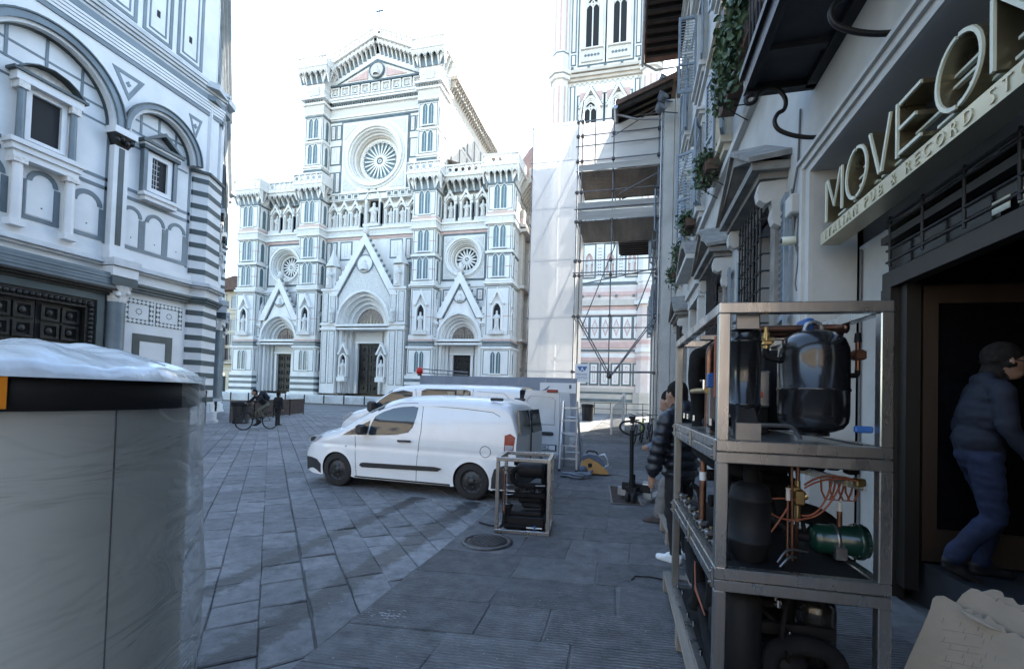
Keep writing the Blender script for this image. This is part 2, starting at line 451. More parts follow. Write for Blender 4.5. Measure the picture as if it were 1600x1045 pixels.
# ---- body behind the front
b = MB()
b.cur = Wa
b.box(-16.9, 16.9, 1.6, 72, 0, 24.6); b.box(-8.3, 8.3, 1.6, 72, 24.6, 37.5)
b.poly([(-9.2, 37.5), (9.2, 37.5), (0, 40.3)], 2, 72)
b.cur = Wa
b.add([(-17.3,1.5,24.6),(-8.3,1.5,28.2),(-8.3,72,28.2),(-17.3,72,24.6)], [(0,1,2,3)])
b.add([(17.3,1.5,24.6),(8.3,1.5,28.2),(8.3,72,28.2),(17.3,72,24.6)], [(0,1,2,3)])
b.build('wall', WM, cathedral)
# south flank
fl = MB()
for k in range(9):
    y0 = 2.2 + k * 3.0
    fl.cur = Wa; fl.box(16.9, 17.35, y0, y0 + 1.0, 0, 22)
    fl.cur = Gr
    for z in (1.2, 2.2, 3.2, 4.2, 6.8): fl.box(17.36, 17.4, y0 + .05, y0 + .95, z, z + .4)
    for z0, z1 in ((5.4, 9.2), (10, 14), (14.8, 18.6)):
        fl.cur = Gr; fl.box(16.92, 16.97, y0 + 1.2, y0 + 2.8, z0, z1)
        fl.cur = Wa; fl.box(16.93, 17.0, y0 + 1.4, y0 + 2.6, z0 + .25, z1 - .25)
        fl.cur = Pk; fl.box(16.95, 17.02, y0 + 1.85, y0 + 2.15, z0 + .7, z1 - .7)
fl.cur = Wa
for z, o in ((7.4, .3), (13.2, .35), (19.4, .5), (19.9, .35)): fl.box(16.9, 17.4 + o, 1.6, 30, z, z + .3)
fl.cur = Pk
fl.box(16.9, 17.42, 1.6, 30, 20.2, 20.8)
for k in range(40):
    y0 = 1.8 + k * .7; fl.cur = Gr; fl.box(16.92, 17.0, y0, y0 + .5, 20.9, 23); fl.cur = Wa; fl.box(16.94, 17.05, y0 + .1, y0 + .4, 21, 22.9)
fl.cur = Wa
for k in range(42):
    y0 = 1.6 + k * .7; fl.add([(17,y0,23.2),(17,y0+.3,23.2),(18.0,y0+.3,24.7),(18.0,y0,24.7),(17,y0,24.7),(17,y0+.3,24.7)], [(0,1,2,3),(0,3,4),(1,5,2)])
fl.cur = Wa; fl.box(17, 18.2, 1.6, 31, 24.7, 25.2); fl.box(17.95, 18.15, 1.6, 31, 25.2, 26.3)
# clerestory flank
for k in range(12):
    y0 = 2.6 + k * 2.6
    for z0, z1 in ((28.5, 31.5), (32, 35)):
        fl.cur = Gr; fl.box(8.3, 8.36, y0, y0 + 2.0, z0, z1); fl.cur = Wa; fl.box(8.31, 8.4, y0 + .2, y0 + 1.8, z0 + .2, z1 - .2)
fl.cur = Wa
for k in range(60):
    y0 = 1.8 + k * .6; fl.add([(8.3,y0,36.2),(8.3,y0+.25,36.2),(9.1,y0+.25,37.4),(9.1,y0,37.4)], [(0,1,2,3)]); fl.box(8.3, 9.0, y0, y0 + .1, 36.6, 37.4)
fl.box(8.3, 9.3, 1.6, 40, 37.4, 37.8)
fl.build('flank_wall', WM, cathedral)
# ---- shared small pieces
def window_pair(w=.62, h=2.2, name='window'):
    q = MB(); q.cur = 0
    for sx in (-1, 1):
        ar = arch(w * .40, h * .78, w * .5, 8, sx * w * .5)
        q.cur = 1; q.poly([(ar[0][0], 0)] + ar + [(ar[-1][0], 0)], -.03, .02)
        q.cur = 0; a2 = arch(w * .47, h * .78, w * .5, 8, sx * w * .5)
        q.ring([(ar[0][0], 0)] + ar + [(ar[-1][0], 0)], [(a2[0][0], 0)] + a2 + [(a2[-1][0], 0)], -.10, .02)
        q.box(sx * w * .5 - .015, sx * w * .5 + .015, -.05, -.03, 0, h * .9)
    q.box(-.04, .04, -.13, .02, 0, h * .8); q.box(-w * 1.1, w * 1.1, -.16, .02, -.12, 0)
    return q.mesh(name, ['marble_white', 'window_lead'])
WIN = window_pair(.72, 2.35); WIN_S = window_pair(.6, 2.3); WIN_T = window_pair(.72, 2.6)
q = MB(); ar = arch(.22, 1.7, .3, 8); q.cur = 1; q.poly([(-.22, 0)] + ar + [(.22, 0)], -.03, .02); q.cur = 0
a2 = arch(.34, 1.7, .3, 8); q.ring([(-.22, 0)] + ar + [(.22, 0)], [(-.34, 0)] + a2 + [(.34, 0)], -.09, .02)
LANCET = q.mesh('lancet', ['marble_white', 'window_lead'])
# a standing robed statue
q = MB()
q.box(-.34, .34, -.2, .2, -.2, 0)
q.lathe([(.30, 0), (.27, .25), (.25, .7), (.29, 1.05), (.27, 1.3), (.13, 1.5), (.09, 1.54), (.13, 1.64), (.12, 1.76), (.05, 1.85), (0, 1.86)], n=10)
q.tube([(-.26, 0, 1.35), (-.33, -.1, 1.05), (-.08, -.27, .95)], [.09, .09, .06], 6); q.tube([(.26, 0, 1.35), (.34, -.08, 1.05), (.12, -.27, 1.12)], [.09, .09, .06], 6)
q.tube([(-.1, -.26, 1.2), (.08, -.27, .6), (.18, -.22, .05)], .05, 5)
STATUE = q.mesh('statue', 'carving')
def panel_mesh(w, h, k=Pk):
    q = MB(); q.cur = Gr; q.box(0, w, -.03, .02, 0, h)
    t = min(.16, w * .22); q.cur = Wh; q.box(t, w - t, -.06, .02, t, h - t)
    if w > .5 and h > .8:
        q.cur = k; q.box(w / 2 - w * .13, w / 2 + w * .13, -.075, .02, t * 2.2, h - t * 2.2)
        q.cur = Wh; q.box(w / 2 - w * .07, w / 2 + w * .07, -.085, .02, t * 2.8, h - t * 2.8)
    return q.mesh('panel', WM)
PCACHE = {}
def panel(parent, x0, x1, z0, z1, y=0., k=Pk, rz=0.):
    key = (round(x1 - x0, 2), round(z1 - z0, 2), k)
    if key not in PCACHE: PCACHE[key] = panel_mesh(x1 - x0, z1 - z0, k)
    return put('panel', PCACHE[key], parent, (x0, y, z0), (0, 0, rz) if rz else None)
def crow(parent, x0, x1, n, z0, z1, y=0., gap=.12):
    st = (x1 - x0) / n
    for i in range(n): panel(parent, x0 + i * st + gap / 2, x0 + (i + 1) * st - gap / 2, z0, z1, y)
# ---- buttress piers
def pier(xc, hw, top):
    p = MB(); yf = -1.4; x0, x1 = xc - hw, xc + hw
    p.cur = Wh
    p.box(x0 - .5, x1 + .5, yf - .5, 1.6, 0, 1.2); p.box(x0 - .3, x1 + .3, yf - .3, 1.6, 1.2, 3.4); p.box(x0 - .15, x1 + .15, yf - .15, 1.6, 3.4, 6.3)
    p.cur = Gr
    for z in (1.35, 2.05, 2.7): p.box(x0 - .33, x1 + .33, yf - .33, 1.0, z, z + .32)
    p.cur = Wh; p.box(x0 - .3, x1 + .3, yf - .3, 1.6, 6.3, 6.5)
    p.cur = Sl; p.box(x0 - .16, x1 + .16, yf - .16, 1.6, 6.5, 6.7)
    p.cur = Gr; p.box(x0 - .2, x1 + .2, yf - .2, 1.6, 6.78, 7.06)
    p.cur = Wh; p.box(x0 - .1, x1 + .1, yf - .1, 1.6, 6.7, 7.6); p.cur = Pk; p.box(x0 - .12, x1 + .12, yf - .12, 1.6, 7.1, 7.3); p.cur = Wh
    p.box(x0, x1, yf, 1.6, 7.6, 20.0)
    for z, o in ((7.5, .12), (13.0, .22), (13.3, .1), (16.2, .16), (19.2, .25), (20.0, .2)): p.cur = Wh; p.box(x0 - o, x1 + o, yf - o, 1.6, z, z + .22)
    p.cur = Gr
    for z in (12.75, 16.05): p.box(x0 - .04, x1 + .04, yf - .04, 1.6, z, z + .12)
    p.cur = Cv; p.box(x0 - .12, x1 + .12, yf - .12, 1.6, 19.42, 20.0)
    p.cur = Pk; p.box(x0 - .08, x1 + .08, yf - .08, 1.6, 20.22, 20.5)
    p.cur = Wh; p.box(x0 - .05, x1 + .05, yf - .05, 1.6, 20.5, 23.5)
    p.cur = Gr; p.box(x0 - .1, x1 + .1, yf - .1, 1.6, 23.3, 23.5)
    def crown(z0, z1, z2):
        corbels(p, x0 - .55, x1 + .55, yf - .05, z0, z1, .68, .6)
        p.cur = Wh; p.box(x0, x1, yf, 1.6, z0, z1)
        for i in range(4):
            y = yf - .3 + i * .75
            p.add([(x1, y, z0), (x1, y + .16, z0), (x1 + .6, y + .16, z1 - .3), (x1 + .6, y, z1 - .3), (x1, y, z1), (x1, y + .16, z1), (x1 + .6, y + .16, z1), (x1 + .6, y, z1)], [(0,1,2,3),(0,4,7,3),(1,2,6,5),(2,3,7,6)])
            p.add([(x0, y, z0), (x0, y + .16, z0), (x0 - .6, y + .16, z1 - .3), (x0 - .6, y, z1 - .3), (x0, y, z1), (x0, y + .16, z1), (x0 - .6, y + .16, z1), (x0 - .6, y, z1)], [(0,1,2,3),(0,4,7,3),(1,2,6,5),(2,3,7,6)])
        p.box(x0 - .7, x1 + .7, yf - .72, 1.6, z1, z1 + .16)
        parapet(p, x0 - .62, x1 + .62, yf - .62, z1 + .16, z2)
        p.box(x1 + .42, x1 + .62, yf - .4, 1.6, z1 + .16, z2); p.box(x0 - .62, x0 - .42, yf - .4, 1.6, z1 + .16, z2)
    p.cur = Gr
    for z0, z1 in ((3.6, 6.15), (7.7, 12.65), (13.55, 16.0), (16.55, 19.1), (20.7, 23.2)) + (((27.5, 30.0), (30.4, 33.0)) if top else ()):
        o = .15 if z0 < 5 else (.05 if 20 < z0 < 26 else (-.1 if z0 > 26 else 0)); e = hw + o - .1
        p.ring([(xc - e + .07, z0 + .07), (xc + e - .07, z0 + .07), (xc + e - .07, z1 - .07), (xc - e + .07, z1 - .07)], [(xc - e, z0), (xc + e, z0), (xc + e, z1), (xc - e, z1)], yf - o - .015, yf - o + .02, closed=True)
        for sx in (-1, 1):
            X = xc + sx * (hw + o + .012)
            for a, c in ((-1.25, -1.15), (.02, .12)): p.box(min(X, X - sx * .03), max(X, X - sx * .03), a, c, z0, z1)
    p.cur = Pk
    for z in (9.6, 14.75, 17.8): p.box(x0 - .012, x1 + .012, yf - .012, 1.0, z, z + .1)
    crown(23.5, 25.0, 26.3)
    if top:
        p.cur = Wh; p.box(x0 + .1, x1 - .1, yf + .1, 1.6, 25, 36.2)
        p.cur = Gr; p.box(x0 + .05, x1 - .05, yf + .05, 1.6, 26.7, 27.0); p.box(x0 + .04, x1 - .04, yf + .04, 1.6, 33.1, 33.3)
        p.cur = Wh
        for z, o in ((27.2, .12), (30.1, .12), (33.4, .1), (34.5, .3), (35.1, .45)): p.box(x0 + .1 - o, x1 - .1 + o, yf + .1 - o, 1.6, z, z + .22)
        p.cur = Cv; p.box(x0, x1, yf, 1.6, 33.62, 34.5); p.box(x0 + .7, x1 - .7, yf - .1, 1.6, 35.6, 36.6)
        p.cur = Gr
        for i in range(int(hw * 2 / .3)): p.box(x0 + .1 + i*.3, x0 + .22 + i*.3, yf - .1, yf, 34.8, 35.05)
        p.cur = Wh; p.box(x0 + .05, x1 - .05, yf + .05, 1.6, 36.2, 37.2)
        crown(37.0, 38.6, 39.9)
    o = p.build('buttress', WM, cathedral)
    sc = hw / 1.3
    levels = [(3.75, WIN_S), (13.75, WIN), (16.75, WIN), (20.75, WIN_T)]
    if top: levels += [(27.6, WIN), (30.6, WIN)]
    for z, me in levels:
        off = .15 if z < 5 else (.05 if z > 20 and z < 26 else (-.1 if z > 26 else 0))
        put('window', me, o, (xc, yf - off - .02, z), None, (sc, 1, 1))
        for sx in (1, -1):
            put('lancet_window', LANCET, o, (xc + sx * (hw + off + .02), -.6, z), (0, 0, sx * PI / 2), (1.3, 1, 1.05))
    # statue niche with its gable
    n = MB(); n.cur = Gr; ar = arch(.42, 10.2, .5, 8, xc); n.poly([(xc-.42, 8.2)] + ar + [(xc+.42, 8.2)], yf - .03, yf + .02); n.cur = Vo
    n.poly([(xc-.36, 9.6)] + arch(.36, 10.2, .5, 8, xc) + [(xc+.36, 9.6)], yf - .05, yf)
    n.cur = Wh; a2 = arch(.62, 10.2, .5, 8, xc); n.ring([(xc-.42, 8.2)] + ar + [(xc+.42, 8.2)], [(xc-.62, 8.2)] + a2 + [(xc+.62, 8.2)], yf - .3, yf + .02)
    n.ring([(xc-.6, 10.9), (xc, 12.1), (xc+.6, 10.9)], [(xc-.85, 10.9), (xc, 12.6), (xc+.85, 10.9)], yf - .35, yf)
    n.cur = Cv; n.box(xc - .8, xc + .8, yf - .45, yf, 7.75, 8.15)
    n.build('niche', WM, o)
    put('statue', STATUE, o, (xc, yf - .18, 8.35), None, (.95, .8, 1.0))
    for sx in (1, -1):
        for z in (8.2, 10.6): put('lancet_window', LANCET, o, (xc + sx * (hw + .02), -.5, z), (0, 0, sx * PI / 2), (1.1, 1, .95))
    return o
for xc, hw, top in ((-15.7, 1.32, False), (-7.2, 1.28, True), (7.2, 1.28, True), (15.7, 1.32, False)): pier(xc, hw, top)
# ---- rose windows
def rose(xc, zc, h, ro, ri, depth, n):
    r = MB(); r.cur = Wh; plate_hole(r, h, ro, xc, zc, -.12, .3)
    r.cur = Gr; r.ring([(xc-h, zc-h), (xc+h, zc-h), (xc+h, zc+h), (xc-h, zc+h)], [(xc-h-.22, zc-h-.22), (xc+h+.22, zc-h-.22), (xc+h+.22, zc+h+.22), (xc-h-.22, zc+h+.22)], -.05, .3, closed=True)
    r.cur = Wh; r.ring(circ(ro, xc, zc, 32), circ(ro * 1.1, xc, zc, 32), -.34, -.1, closed=True)
    r.cur = Cv; r.ring(circ(ro * 1.1, xc, zc, 32), circ(ro * 1.19, xc, zc, 32), -.2, -.1, closed=True)
    # stepped splay
    st = 5
    for i in range(st):
        a = ro - (ro - ri) * i / st; c = ro - (ro - ri) * (i + 1) / st; y = -.3 + (depth + .3) * (i + .6) / st
        r.cur = (Wh, Cv, Wh, Wa, Cv)[i]; r.ring(circ(c, xc, zc, 32), circ(a + .02, xc, zc, 32), y, depth + .2, closed=True)
    # corner carvings
    r.cur = Cv
    for sx in (-1, 1):
        for sz in (-1, 1):
            a = h * .93
            pts = [(xc + sx * a, zc + sz * a), (xc + sx * a, zc + sz * h * .5), (xc + sx * h * .72, zc + sz * h * .74), (xc + sx * h * .5, zc + sz * a)]
            r.poly(pts, -.17, -.1)
    o = r.build('rose_window', WM, cathedral)
    g = MB(); g.poly(circ(ri + .05, xc, zc, 32), depth + .05, depth + .15); g.build('pane', 'void' if n < 20 else 'window_lead', o)
    t = MB()
    y0, y1 = depth - .12, depth + .06
    t.ring(circ(ri * .18, xc, zc, 16), circ(ri * .30, xc, zc, 16), y0, y1, closed=True); t.ring(circ(ri * .05, xc, zc, 8), circ(ri * .1, xc, zc, 8), y0, y1, closed=True)
    t.ring(circ(ri * .95, xc, zc, 32), circ(ri * 1.08, xc, zc, 32), y0 - .05, y1, closed=True)
    for i in range(n):
        a = 2 * PI * i / n; c, s_ = math.cos(a), math.sin(a)
        t.beam((xc + ri * .28 * c, (y0 + y1) / 2, zc + ri * .28 * s_), (xc + ri * .8 * c, (y0 + y1) / 2, zc + ri * .8 * s_), ri * .045, .16)
        b2 = a + PI / n; m = (xc + ri * .80 * math.cos(b2), zc + ri * .80 * math.sin(b2)); rr = ri * .80 * math.sin(PI / n)
        pts = [(m[0] + rr * math.cos(b2 + w), m[1] + rr * math.sin(b2 + w)) for w in (-1.57, -.78, 0, .78, 1.57)]
        pt2 = [(m[0] + rr * 1.5 * math.cos(b2 + w), m[1] + rr * 1.5 * math.sin(b2 + w)) for w in (-1.57, -.78, 0, .78, 1.57)]
        t.ring(pts, pt2, y0, y1)
    t.build('tracery', 'marble_white', o)
rose(0, 28.6, 4.15, 3.3, 2.4, 1.3, 22)
rose(-11.35, 16.35, 2.35, 1.95, 1.28, .95, 16); rose(11.35, 16.35, 2.35, 1.95, 1.28, .95, 16)
# ---- portals
def portal(xc, dw, dz0, dz1, wi, zs, wo, apex, fx, fz, big):
    p = MB(); yo = -1.1 if big else -.8
    ai = arch(wi, zs, wi * .12, 16, xc)
    # recessed stepped arches
    steps = 4
    for i in range(steps):
        w0 = wi + (wo - wi) * i / steps; w1 = wi + (wo - wi) * (i + 1) / steps; y = .55 - (.55 - yo) * (i + .3) / steps
        p.cur = (Cv, Wh, Cv, Wh)[i]
        p.ring(arch(w0, zs, w0 * .12, 16, xc), arch(w1 + .01, zs, w1 * .12, 16, xc), y, .9)
        p.box(xc - w1 - .01, xc - w0, y, .9, dz0, zs); p.box(xc + w0, xc + w1 + .01, y, .9, dz0, zs)
    p.cur = Wh; p.box(xc - wo - .25, xc + wo + .25, yo - .3, .9, zs - .35, zs - .1); p.box(xc - wo - .2, xc + wo + .2, yo - .2, .9, zs - .7, zs - .5)
    # door surround and lintel
    p.box(xc - wi, xc - dw, .3, .9, dz0, zs); p.box(xc + dw, xc + wi, .3, .9, dz0, zs); p.cur = Cv; p.box(xc - dw - .3, xc + dw + .3, .22, .9, dz1 + .1, zs - .75)
    p.cur = Wh; p.box(xc - dw - .25, xc - dw + .03, .2, .9, dz0, dz1 + .2); p.box(xc + dw - .03, xc + dw + .25, .2, .9, dz0, dz1 + .2); p.box(xc - dw - .35, xc + dw + .35, .12, .9, dz1, dz1 + .18)
    p.cur = Wh
    # gable
    fr = .34 if big else .28
    p.ring([(xc - fx + .55, fz), (xc, apex - 1.25), (xc + fx - .55, fz)], [(xc - fx - fr, fz), (xc, apex), (xc + fx + fr, fz)], yo - .25, yo + .3)
    p.cur = Gr; p.ring([(xc - fx + .7, fz), (xc, apex - 1.6), (xc + fx - .7, fz)], [(xc - fx + .55, fz), (xc, apex - 1.25), (xc + fx - .55, fz)], yo - .1, yo + .3)
    p.cur = Wh
    ao = arch(wo, zs, wo * .12, 16, xc)
    tri = []
    for x, z in ao:
        k = 1 - abs(x - xc) / (fx - .3); tri.append((x, max(z + .02, fz + (apex - 1.4 - fz) * max(0, k))))
    p.cur = Wh if not big else Cv
    p.ring(ao, tri, yo + .02, .6)
    p.cur = Wh; p.ring(arch(wo - .02, zs, wo * .12, 16, xc), arch(wo + .22, zs, wo * .12 + .0, 16, xc), yo - .22, yo + .3)
    # crockets
    p.cur = Sl
    ncr = 12 if big else 8
    for sx in (-1, 1):
        for i in range(ncr):
            k = (i + .5) / ncr; x = xc + sx * (fx + fr) * (1 - k); z = fz + (apex - fz) * k
            p.cur = Sl if sx > 0 else Wh
            p.ball((x + sx * .1, yo, z + .08), .17 if big else .13, 6)
    p.cur = Cv; p.ball((xc, yo, apex + .35), .35, 8, (1, 1, 1.5))
    o = p.build('portal', WM, cathedral)
    # bronze doors
    for sx in (-1, 1):
        d = MB(); xa, xb = (xc - dw, xc - .01) if sx < 0 else (xc + .01, xc + dw)
        d.box(xa, xb, .55, .7, dz0, dz1); nz = 5
        for i in range(nz):
            z0 = dz0 + .2 + i * (dz1 - dz0 - .2) / nz; z1 = z0 + (dz1 - dz0 - .2) / nz - .18
            d.ring([(xa + .25, z0 + .1), (xb - .25, z0 + .1), (xb - .25, z1 - .1), (xa + .25, z1 - .1)], [(xa + .13, z0), (xb - .13, z0), (xb - .13, z1), (xa + .13, z1)], .48, .6, closed=True)
            d.ball(((xa + xb) / 2, .52, (z0 + z1) / 2), .16, 7, (1.1, .5, 1.4))
        d.build('door', 'bronze', o)
    ty = MB(); ty.poly([(xc - wi + .03, zs - .1)] + arch(wi - .03, zs, wi * .12, 12, xc) + [(xc + wi - .03, zs - .1)], .6, .7); tl = ty.build('tympanum', 'mosaic', o)
    fg = MB()
    for k in range(-3, 4):
        hgt = .55 + (.7 if k == 0 else .25 * (3 - abs(k)) / 3); fg.lathe([(.16, 0), (.13, hgt * .5), (.12, hgt * .7), (.05, hgt * .75), (.09, hgt * .88), (0, hgt)], (xc + k * wi * .24, .6, zs + (.15 if k == 0 else 0)), 7)
    fg.build('figures', 'mosaic_gold' if big else 'mosaic', tl)
    # medallion in the gable
    md = MB(); zc = (fz + apex) / 2 + (.1 if big else -.15); rr = .95 if big else .68
    md.cur = Sl; md.ring(circ(rr, xc, zc, 20), circ(rr + .09, xc, zc, 20), yo - .12, yo + .2, closed=True); md.cur = Wh; md.poly(circ(rr, xc, zc, 20), yo - .05, yo + .2)
    md.cur = Cv; md.lathe([(rr*.5, 0), (rr*.42, rr*.6), (rr*.16, rr*.8), (rr*.26, rr), (0, rr*1.25)], (xc, yo - .05, zc - rr * .75), 8)
    md.build('medallion', WM, o)
    # flanking pilasters and pinnacles
    for sx in (-1, 1):
        pl = MB(); xa = xc + sx * (wo + .12); xb = xc + sx * (fx + (1.3 if big else .55)); x0, x1 = min(xa, xb), max(xa, xb)
        pl.cur = Wh; pl.box(x0, x1, yo - .15, .4, 1.2, zs + (3.9 if big else 1.6)); pl.cur = Cv
        nn = 2 if big else 1
        for i in range(nn):
            a = x0 + (x1 - x0) * (i + .2) / nn; c = x0 + (x1 - x0) * (i + .8) / nn
            pl.box(a, c, yo - .2, yo, 2.4, zs - .9); pl.box(a, c, yo - .2, yo, zs + .2, zs + (3.4 if big else 1.2))
        pl.cur = Gr
        for i in range(nn):
            a = x0 + (x1 - x0) * (i + .12) / nn; c = x0 + (x1 - x0) * (i + .88) / nn
            for z0, z1 in ((2.3, zs - .85), (zs + .12, zs + (3.5 if big else 1.3))): pl.ring([(a + .05, z0 + .05), (c - .05, z0 + .05), (c - .05, z1 - .05), (a + .05, z1 - .05)], [(a, z0), (c, z0), (c, z1), (a, z1)], yo - .17, yo - .1, closed=True)
        pl.cur = Wh
        for z in (zs - .75, zs - .2, zs + (3.7 if big else 1.5)): pl.box(x0 - .1, x1 + .1, yo - .32, .4, z, z + .25)
        xm = (x0 + x1) / 2; zt = zs + (3.9 if big else 1.7); hw_ = .62 if big else .22
        pl.box(xm - hw_, xm + hw_, yo - .1, yo + .9, zt, zt + (2.6 if big else 1.6)); pl.cur = Cv
        pl.lathe([(hw_ * 1.5, 0), (hw_ * .9, .8), (hw_ * .4, 1.6 if big else 1.0), (0, 2.9 if big else 1.8)], (xm, yo + .35, zt + (2.6 if big else 1.6)), 6, smooth=False)
        po = pl.build('pilaster', WM, o)
        if big:
            put('statue', STATUE, po, (xm, yo - .3, zt + .3), None, (1.0, 1, 1.15)); put('statue', STATUE, po, (xm - sx * .5, yo - .5, zs + .2), None, (.75, .7, .85))
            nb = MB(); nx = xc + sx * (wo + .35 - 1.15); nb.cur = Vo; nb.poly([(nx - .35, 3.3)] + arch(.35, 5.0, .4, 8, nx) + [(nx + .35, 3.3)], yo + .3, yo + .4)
            nb.cur = Wh; nb.ring([(nx - .35, 3.0)] + arch(.35, 5.0, .4, 8, nx) + [(nx + .35, 3.0)], [(nx - .5, 3.0)] + arch(.5, 5.0, .4, 8, nx) + [(nx + .5, 3.0)], yo - .05, yo + .4); nb.box(nx - .5, nx + .5, yo - .3, yo + .3, 2.6, 3.1)
            nb.ring([(nx - .5, 5.6), (nx, 6.6), (nx + .5, 5.6)], [(nx - .7, 5.6), (nx, 7.0), (nx + .7, 5.6)], yo - .1, yo + .3)
            ni = nb.build('niche', WM, po); put('statue', STATUE, ni, (nx, yo + .05, 3.3), None, (.85, .8, .95))
portal(0, 1.4, 1.25, 7.0, 1.75, 9.1, 3.2, 19.2, 3.9, 12.2, True)
portal(-11.35, 1.05, 1.25, 5.75, 1.3, 7.45, 2.35, 14.6, 2.5, 9.6, False); portal(11.35, 1.05, 1.25, 5.75, 1.3, 7.45, 2.35, 14.6, 2.5, 9.6, False)
# ---- front skin between the piers
sk = MB()
def bay(x0, x1, xc, wo, zs, rh, zr):
    sk.cur = Wh
    ar = arch(wo, zs, wo * .12, 16, xc)
    ztop = zs + 5.3 if wo > 3 else zs + 3.3
    plate_arch(sk, x0, x1, 1.0, ztop, ar, 0, .9)
    if rh:
        sk.box(x0, x1, 0, .9, ztop, zr - rh); sk.box(x0, xc - rh, 0, .9, zr - rh, zr + rh); sk.box(xc + rh, x1, 0, .9, zr - rh, zr + rh); sk.box(x0, x1, 0, .9, zr + rh, 20.1)
    else: sk.box(x0, x1, 0, .9, ztop, 20.1)
    sk.cur = Gr
    for z in (1.3, 2.0, 2.65): 
        sk.box(x0, xc - wo - .3, -.2, 0, z, z + .32); sk.box(xc + wo + .3, x1, -.2, 0, z, z + .32)
    sk.box(x0, xc - wo - .4, -.12, 0, 6.8, 7.06); sk.box(xc + wo + .4, x1, -.12, 0, 6.8, 7.06)
    sk.cur = Wh
    sk.box(x0, x1, -1.3, .2, 0, 1.0)
    for z, o in ((1.0, .35), (3.2, .25), (6.3, .25), (7.3, .2)):
        sk.box(x0, xc - wo - .3, -o, 0, z, z + .2); sk.box(xc + wo + .3, x1, -o, 0, z, z + .2)
    for z, o in ((13.1, .12), (19.25, .28), (20.0, .3)): sk.box(x0, x1, -o, 0, z, z + .22)
    sk.cur = Cv; sk.box(x0, x1, -.14, 0, 19.5, 20.0); sk.cur = Pk; sk.box(x0, x1, -.1, 0, 18.95, 19.2)
    # gallery wall
    sk.cur = Wh; sk.box(x0, x1, .8, 1.6, 20.1, 25.2)
bay(-14.4, -8.5, -11.35, 2.35, 7.45, 2.35, 16.35); bay(8.5, 14.4, 11.35, 2.35, 7.45, 2.35, 16.35); bay(-5.95, 5.95, 0, 3.2, 9.1, 0, 0)
# upper nave wall
sk.cur = Wh; z = 28.6
sk.box(-5.95, 5.95, 0, .9, 23.6, z - 4.15); sk.box(-5.95, -4.15, 0, .9, z - 4.15, z + 4.15); sk.box(4.15, 5.95, 0, .9, z - 4.15, z + 4.15); sk.box(-5.95, 5.95, 0, 1.6, z + 4.15, 37.4)
sk.cur = Gr; sk.box(-5.95, 5.95, -.08, 0, 33.0, 33.2); sk.box(-5.95, 5.95, -.35, 0, 37.1, 37.3)
for i in range(40): sk.box(-5.9 + i * .3, -5.78 + i * .3, -.36, -.2, 34.8, 35.05)
sk.cur = Wh
for z, o in ((33.4, .15), (34.5, .35), (35.1, .5), (35.35, .6)): sk.box(-5.95, 5.95, -o, 0, z, z + .22)
sk.cur = Cv; sk.box(-5.95, 5.95, -.1, 0, 33.6, 34.5)
# pediment with raking gallery
sk.cur = Wh; sk.poly([(-5.95, 37.3), (5.95, 37.3), (5.95, 38.2), (0, 40.9), (-5.95, 38.2)], 0, 1.6)
sk.cur = Gr; sk.ring([(-5.2, 37.45), (0, 39.65), (5.2, 37.45)], [(-5.5, 37.4), (0, 39.85), (5.5, 37.4)], -.12, 0)
sk.cur = Pk
for sx in (-1, 1): sk.poly([(sx * 1.2, 37.7), (sx * 1.2, 38.75), (sx * 3.8, 37.7)], -.08, 0)
sk.build('front_wall', WM, cathedral)
md = MB(); md.cur = Sl; md.ring(circ(.85, 0, 38.5, 20), circ(.97, 0, 38.5, 20), -.3, 0, closed=True); md.cur = Cv; md.poly(circ(.85, 0, 38.5, 20), -.2, 0); md.lathe([(.42, 0), (.35, .5), (.14, .7), (.22, .9), (0, 1.15)], (0, -.2, 37.95), 8); md.build('medallion', WM, cathedral)
rk = MB()
for sx in (-1, 1):
    for i in range(11):
        x = sx * (5.7 - i * .54); z0 = 38.0 + i * .245; w = .2
        rk.cur = Wh; rk.add([(x-.07, -.02, z0), (x+.07, -.02, z0), (x+.07, -.7, z0+1.0), (x-.07, -.7, z0+1.0), (x-.07, 0, z0+1.3), (x+.07, 0, z0+1.3), (x+.07, -.7, z0+1.3), (x-.07, -.7, z0+1.3)], [(0,1,2,3),(0,4,7,3),(1,2,6,5),(2,3,7,6)])
        rk.cur = Cv; xx = x - sx * .27; ar = arch(w, z0 + .75, w * .8, 6, xx); rk.ring(ar, [(p[0], z0 + 1.4) for p in ar], -.7, -.55); rk.cur = Sl; rk.box(xx - .2, xx + .2, -.05, -.01, z0 + .1, z0 + 1.3)
    rk.cur = Wh
    f = lambda x, o: (sx * x, 39.45 + (5.95 - x) * .455 + o)
    rk.poly([f(5.95, -.1), f(0, -.1), f(0, .08), f(5.95, .08)], -.85, 1.0); rk.poly([f(5.95, 1.0), f(0, .9), f(0, 1.08), f(5.95, 1.18)], -.8, -.5)
    for i in range(9):
        x = 5.6 - i * .65; p = f(x, .52); rk.ring(circ(.22, p[0], p[1], 10), circ(.4, p[0], p[1], 10), -.72, -.58, closed=True)
rk.build('raking_gallery', WM, cathedral)
cr = MB(); cr.cyl((0, 0, 42.9), (0, 0, 46.2), .06, .04, 6); cr.box(-.45, .45, -.04, .04, 45.5, 45.6); cr.ball((0, 0, 43.0), .2, 8); cr.build('cross', 'bronze', cathedral)
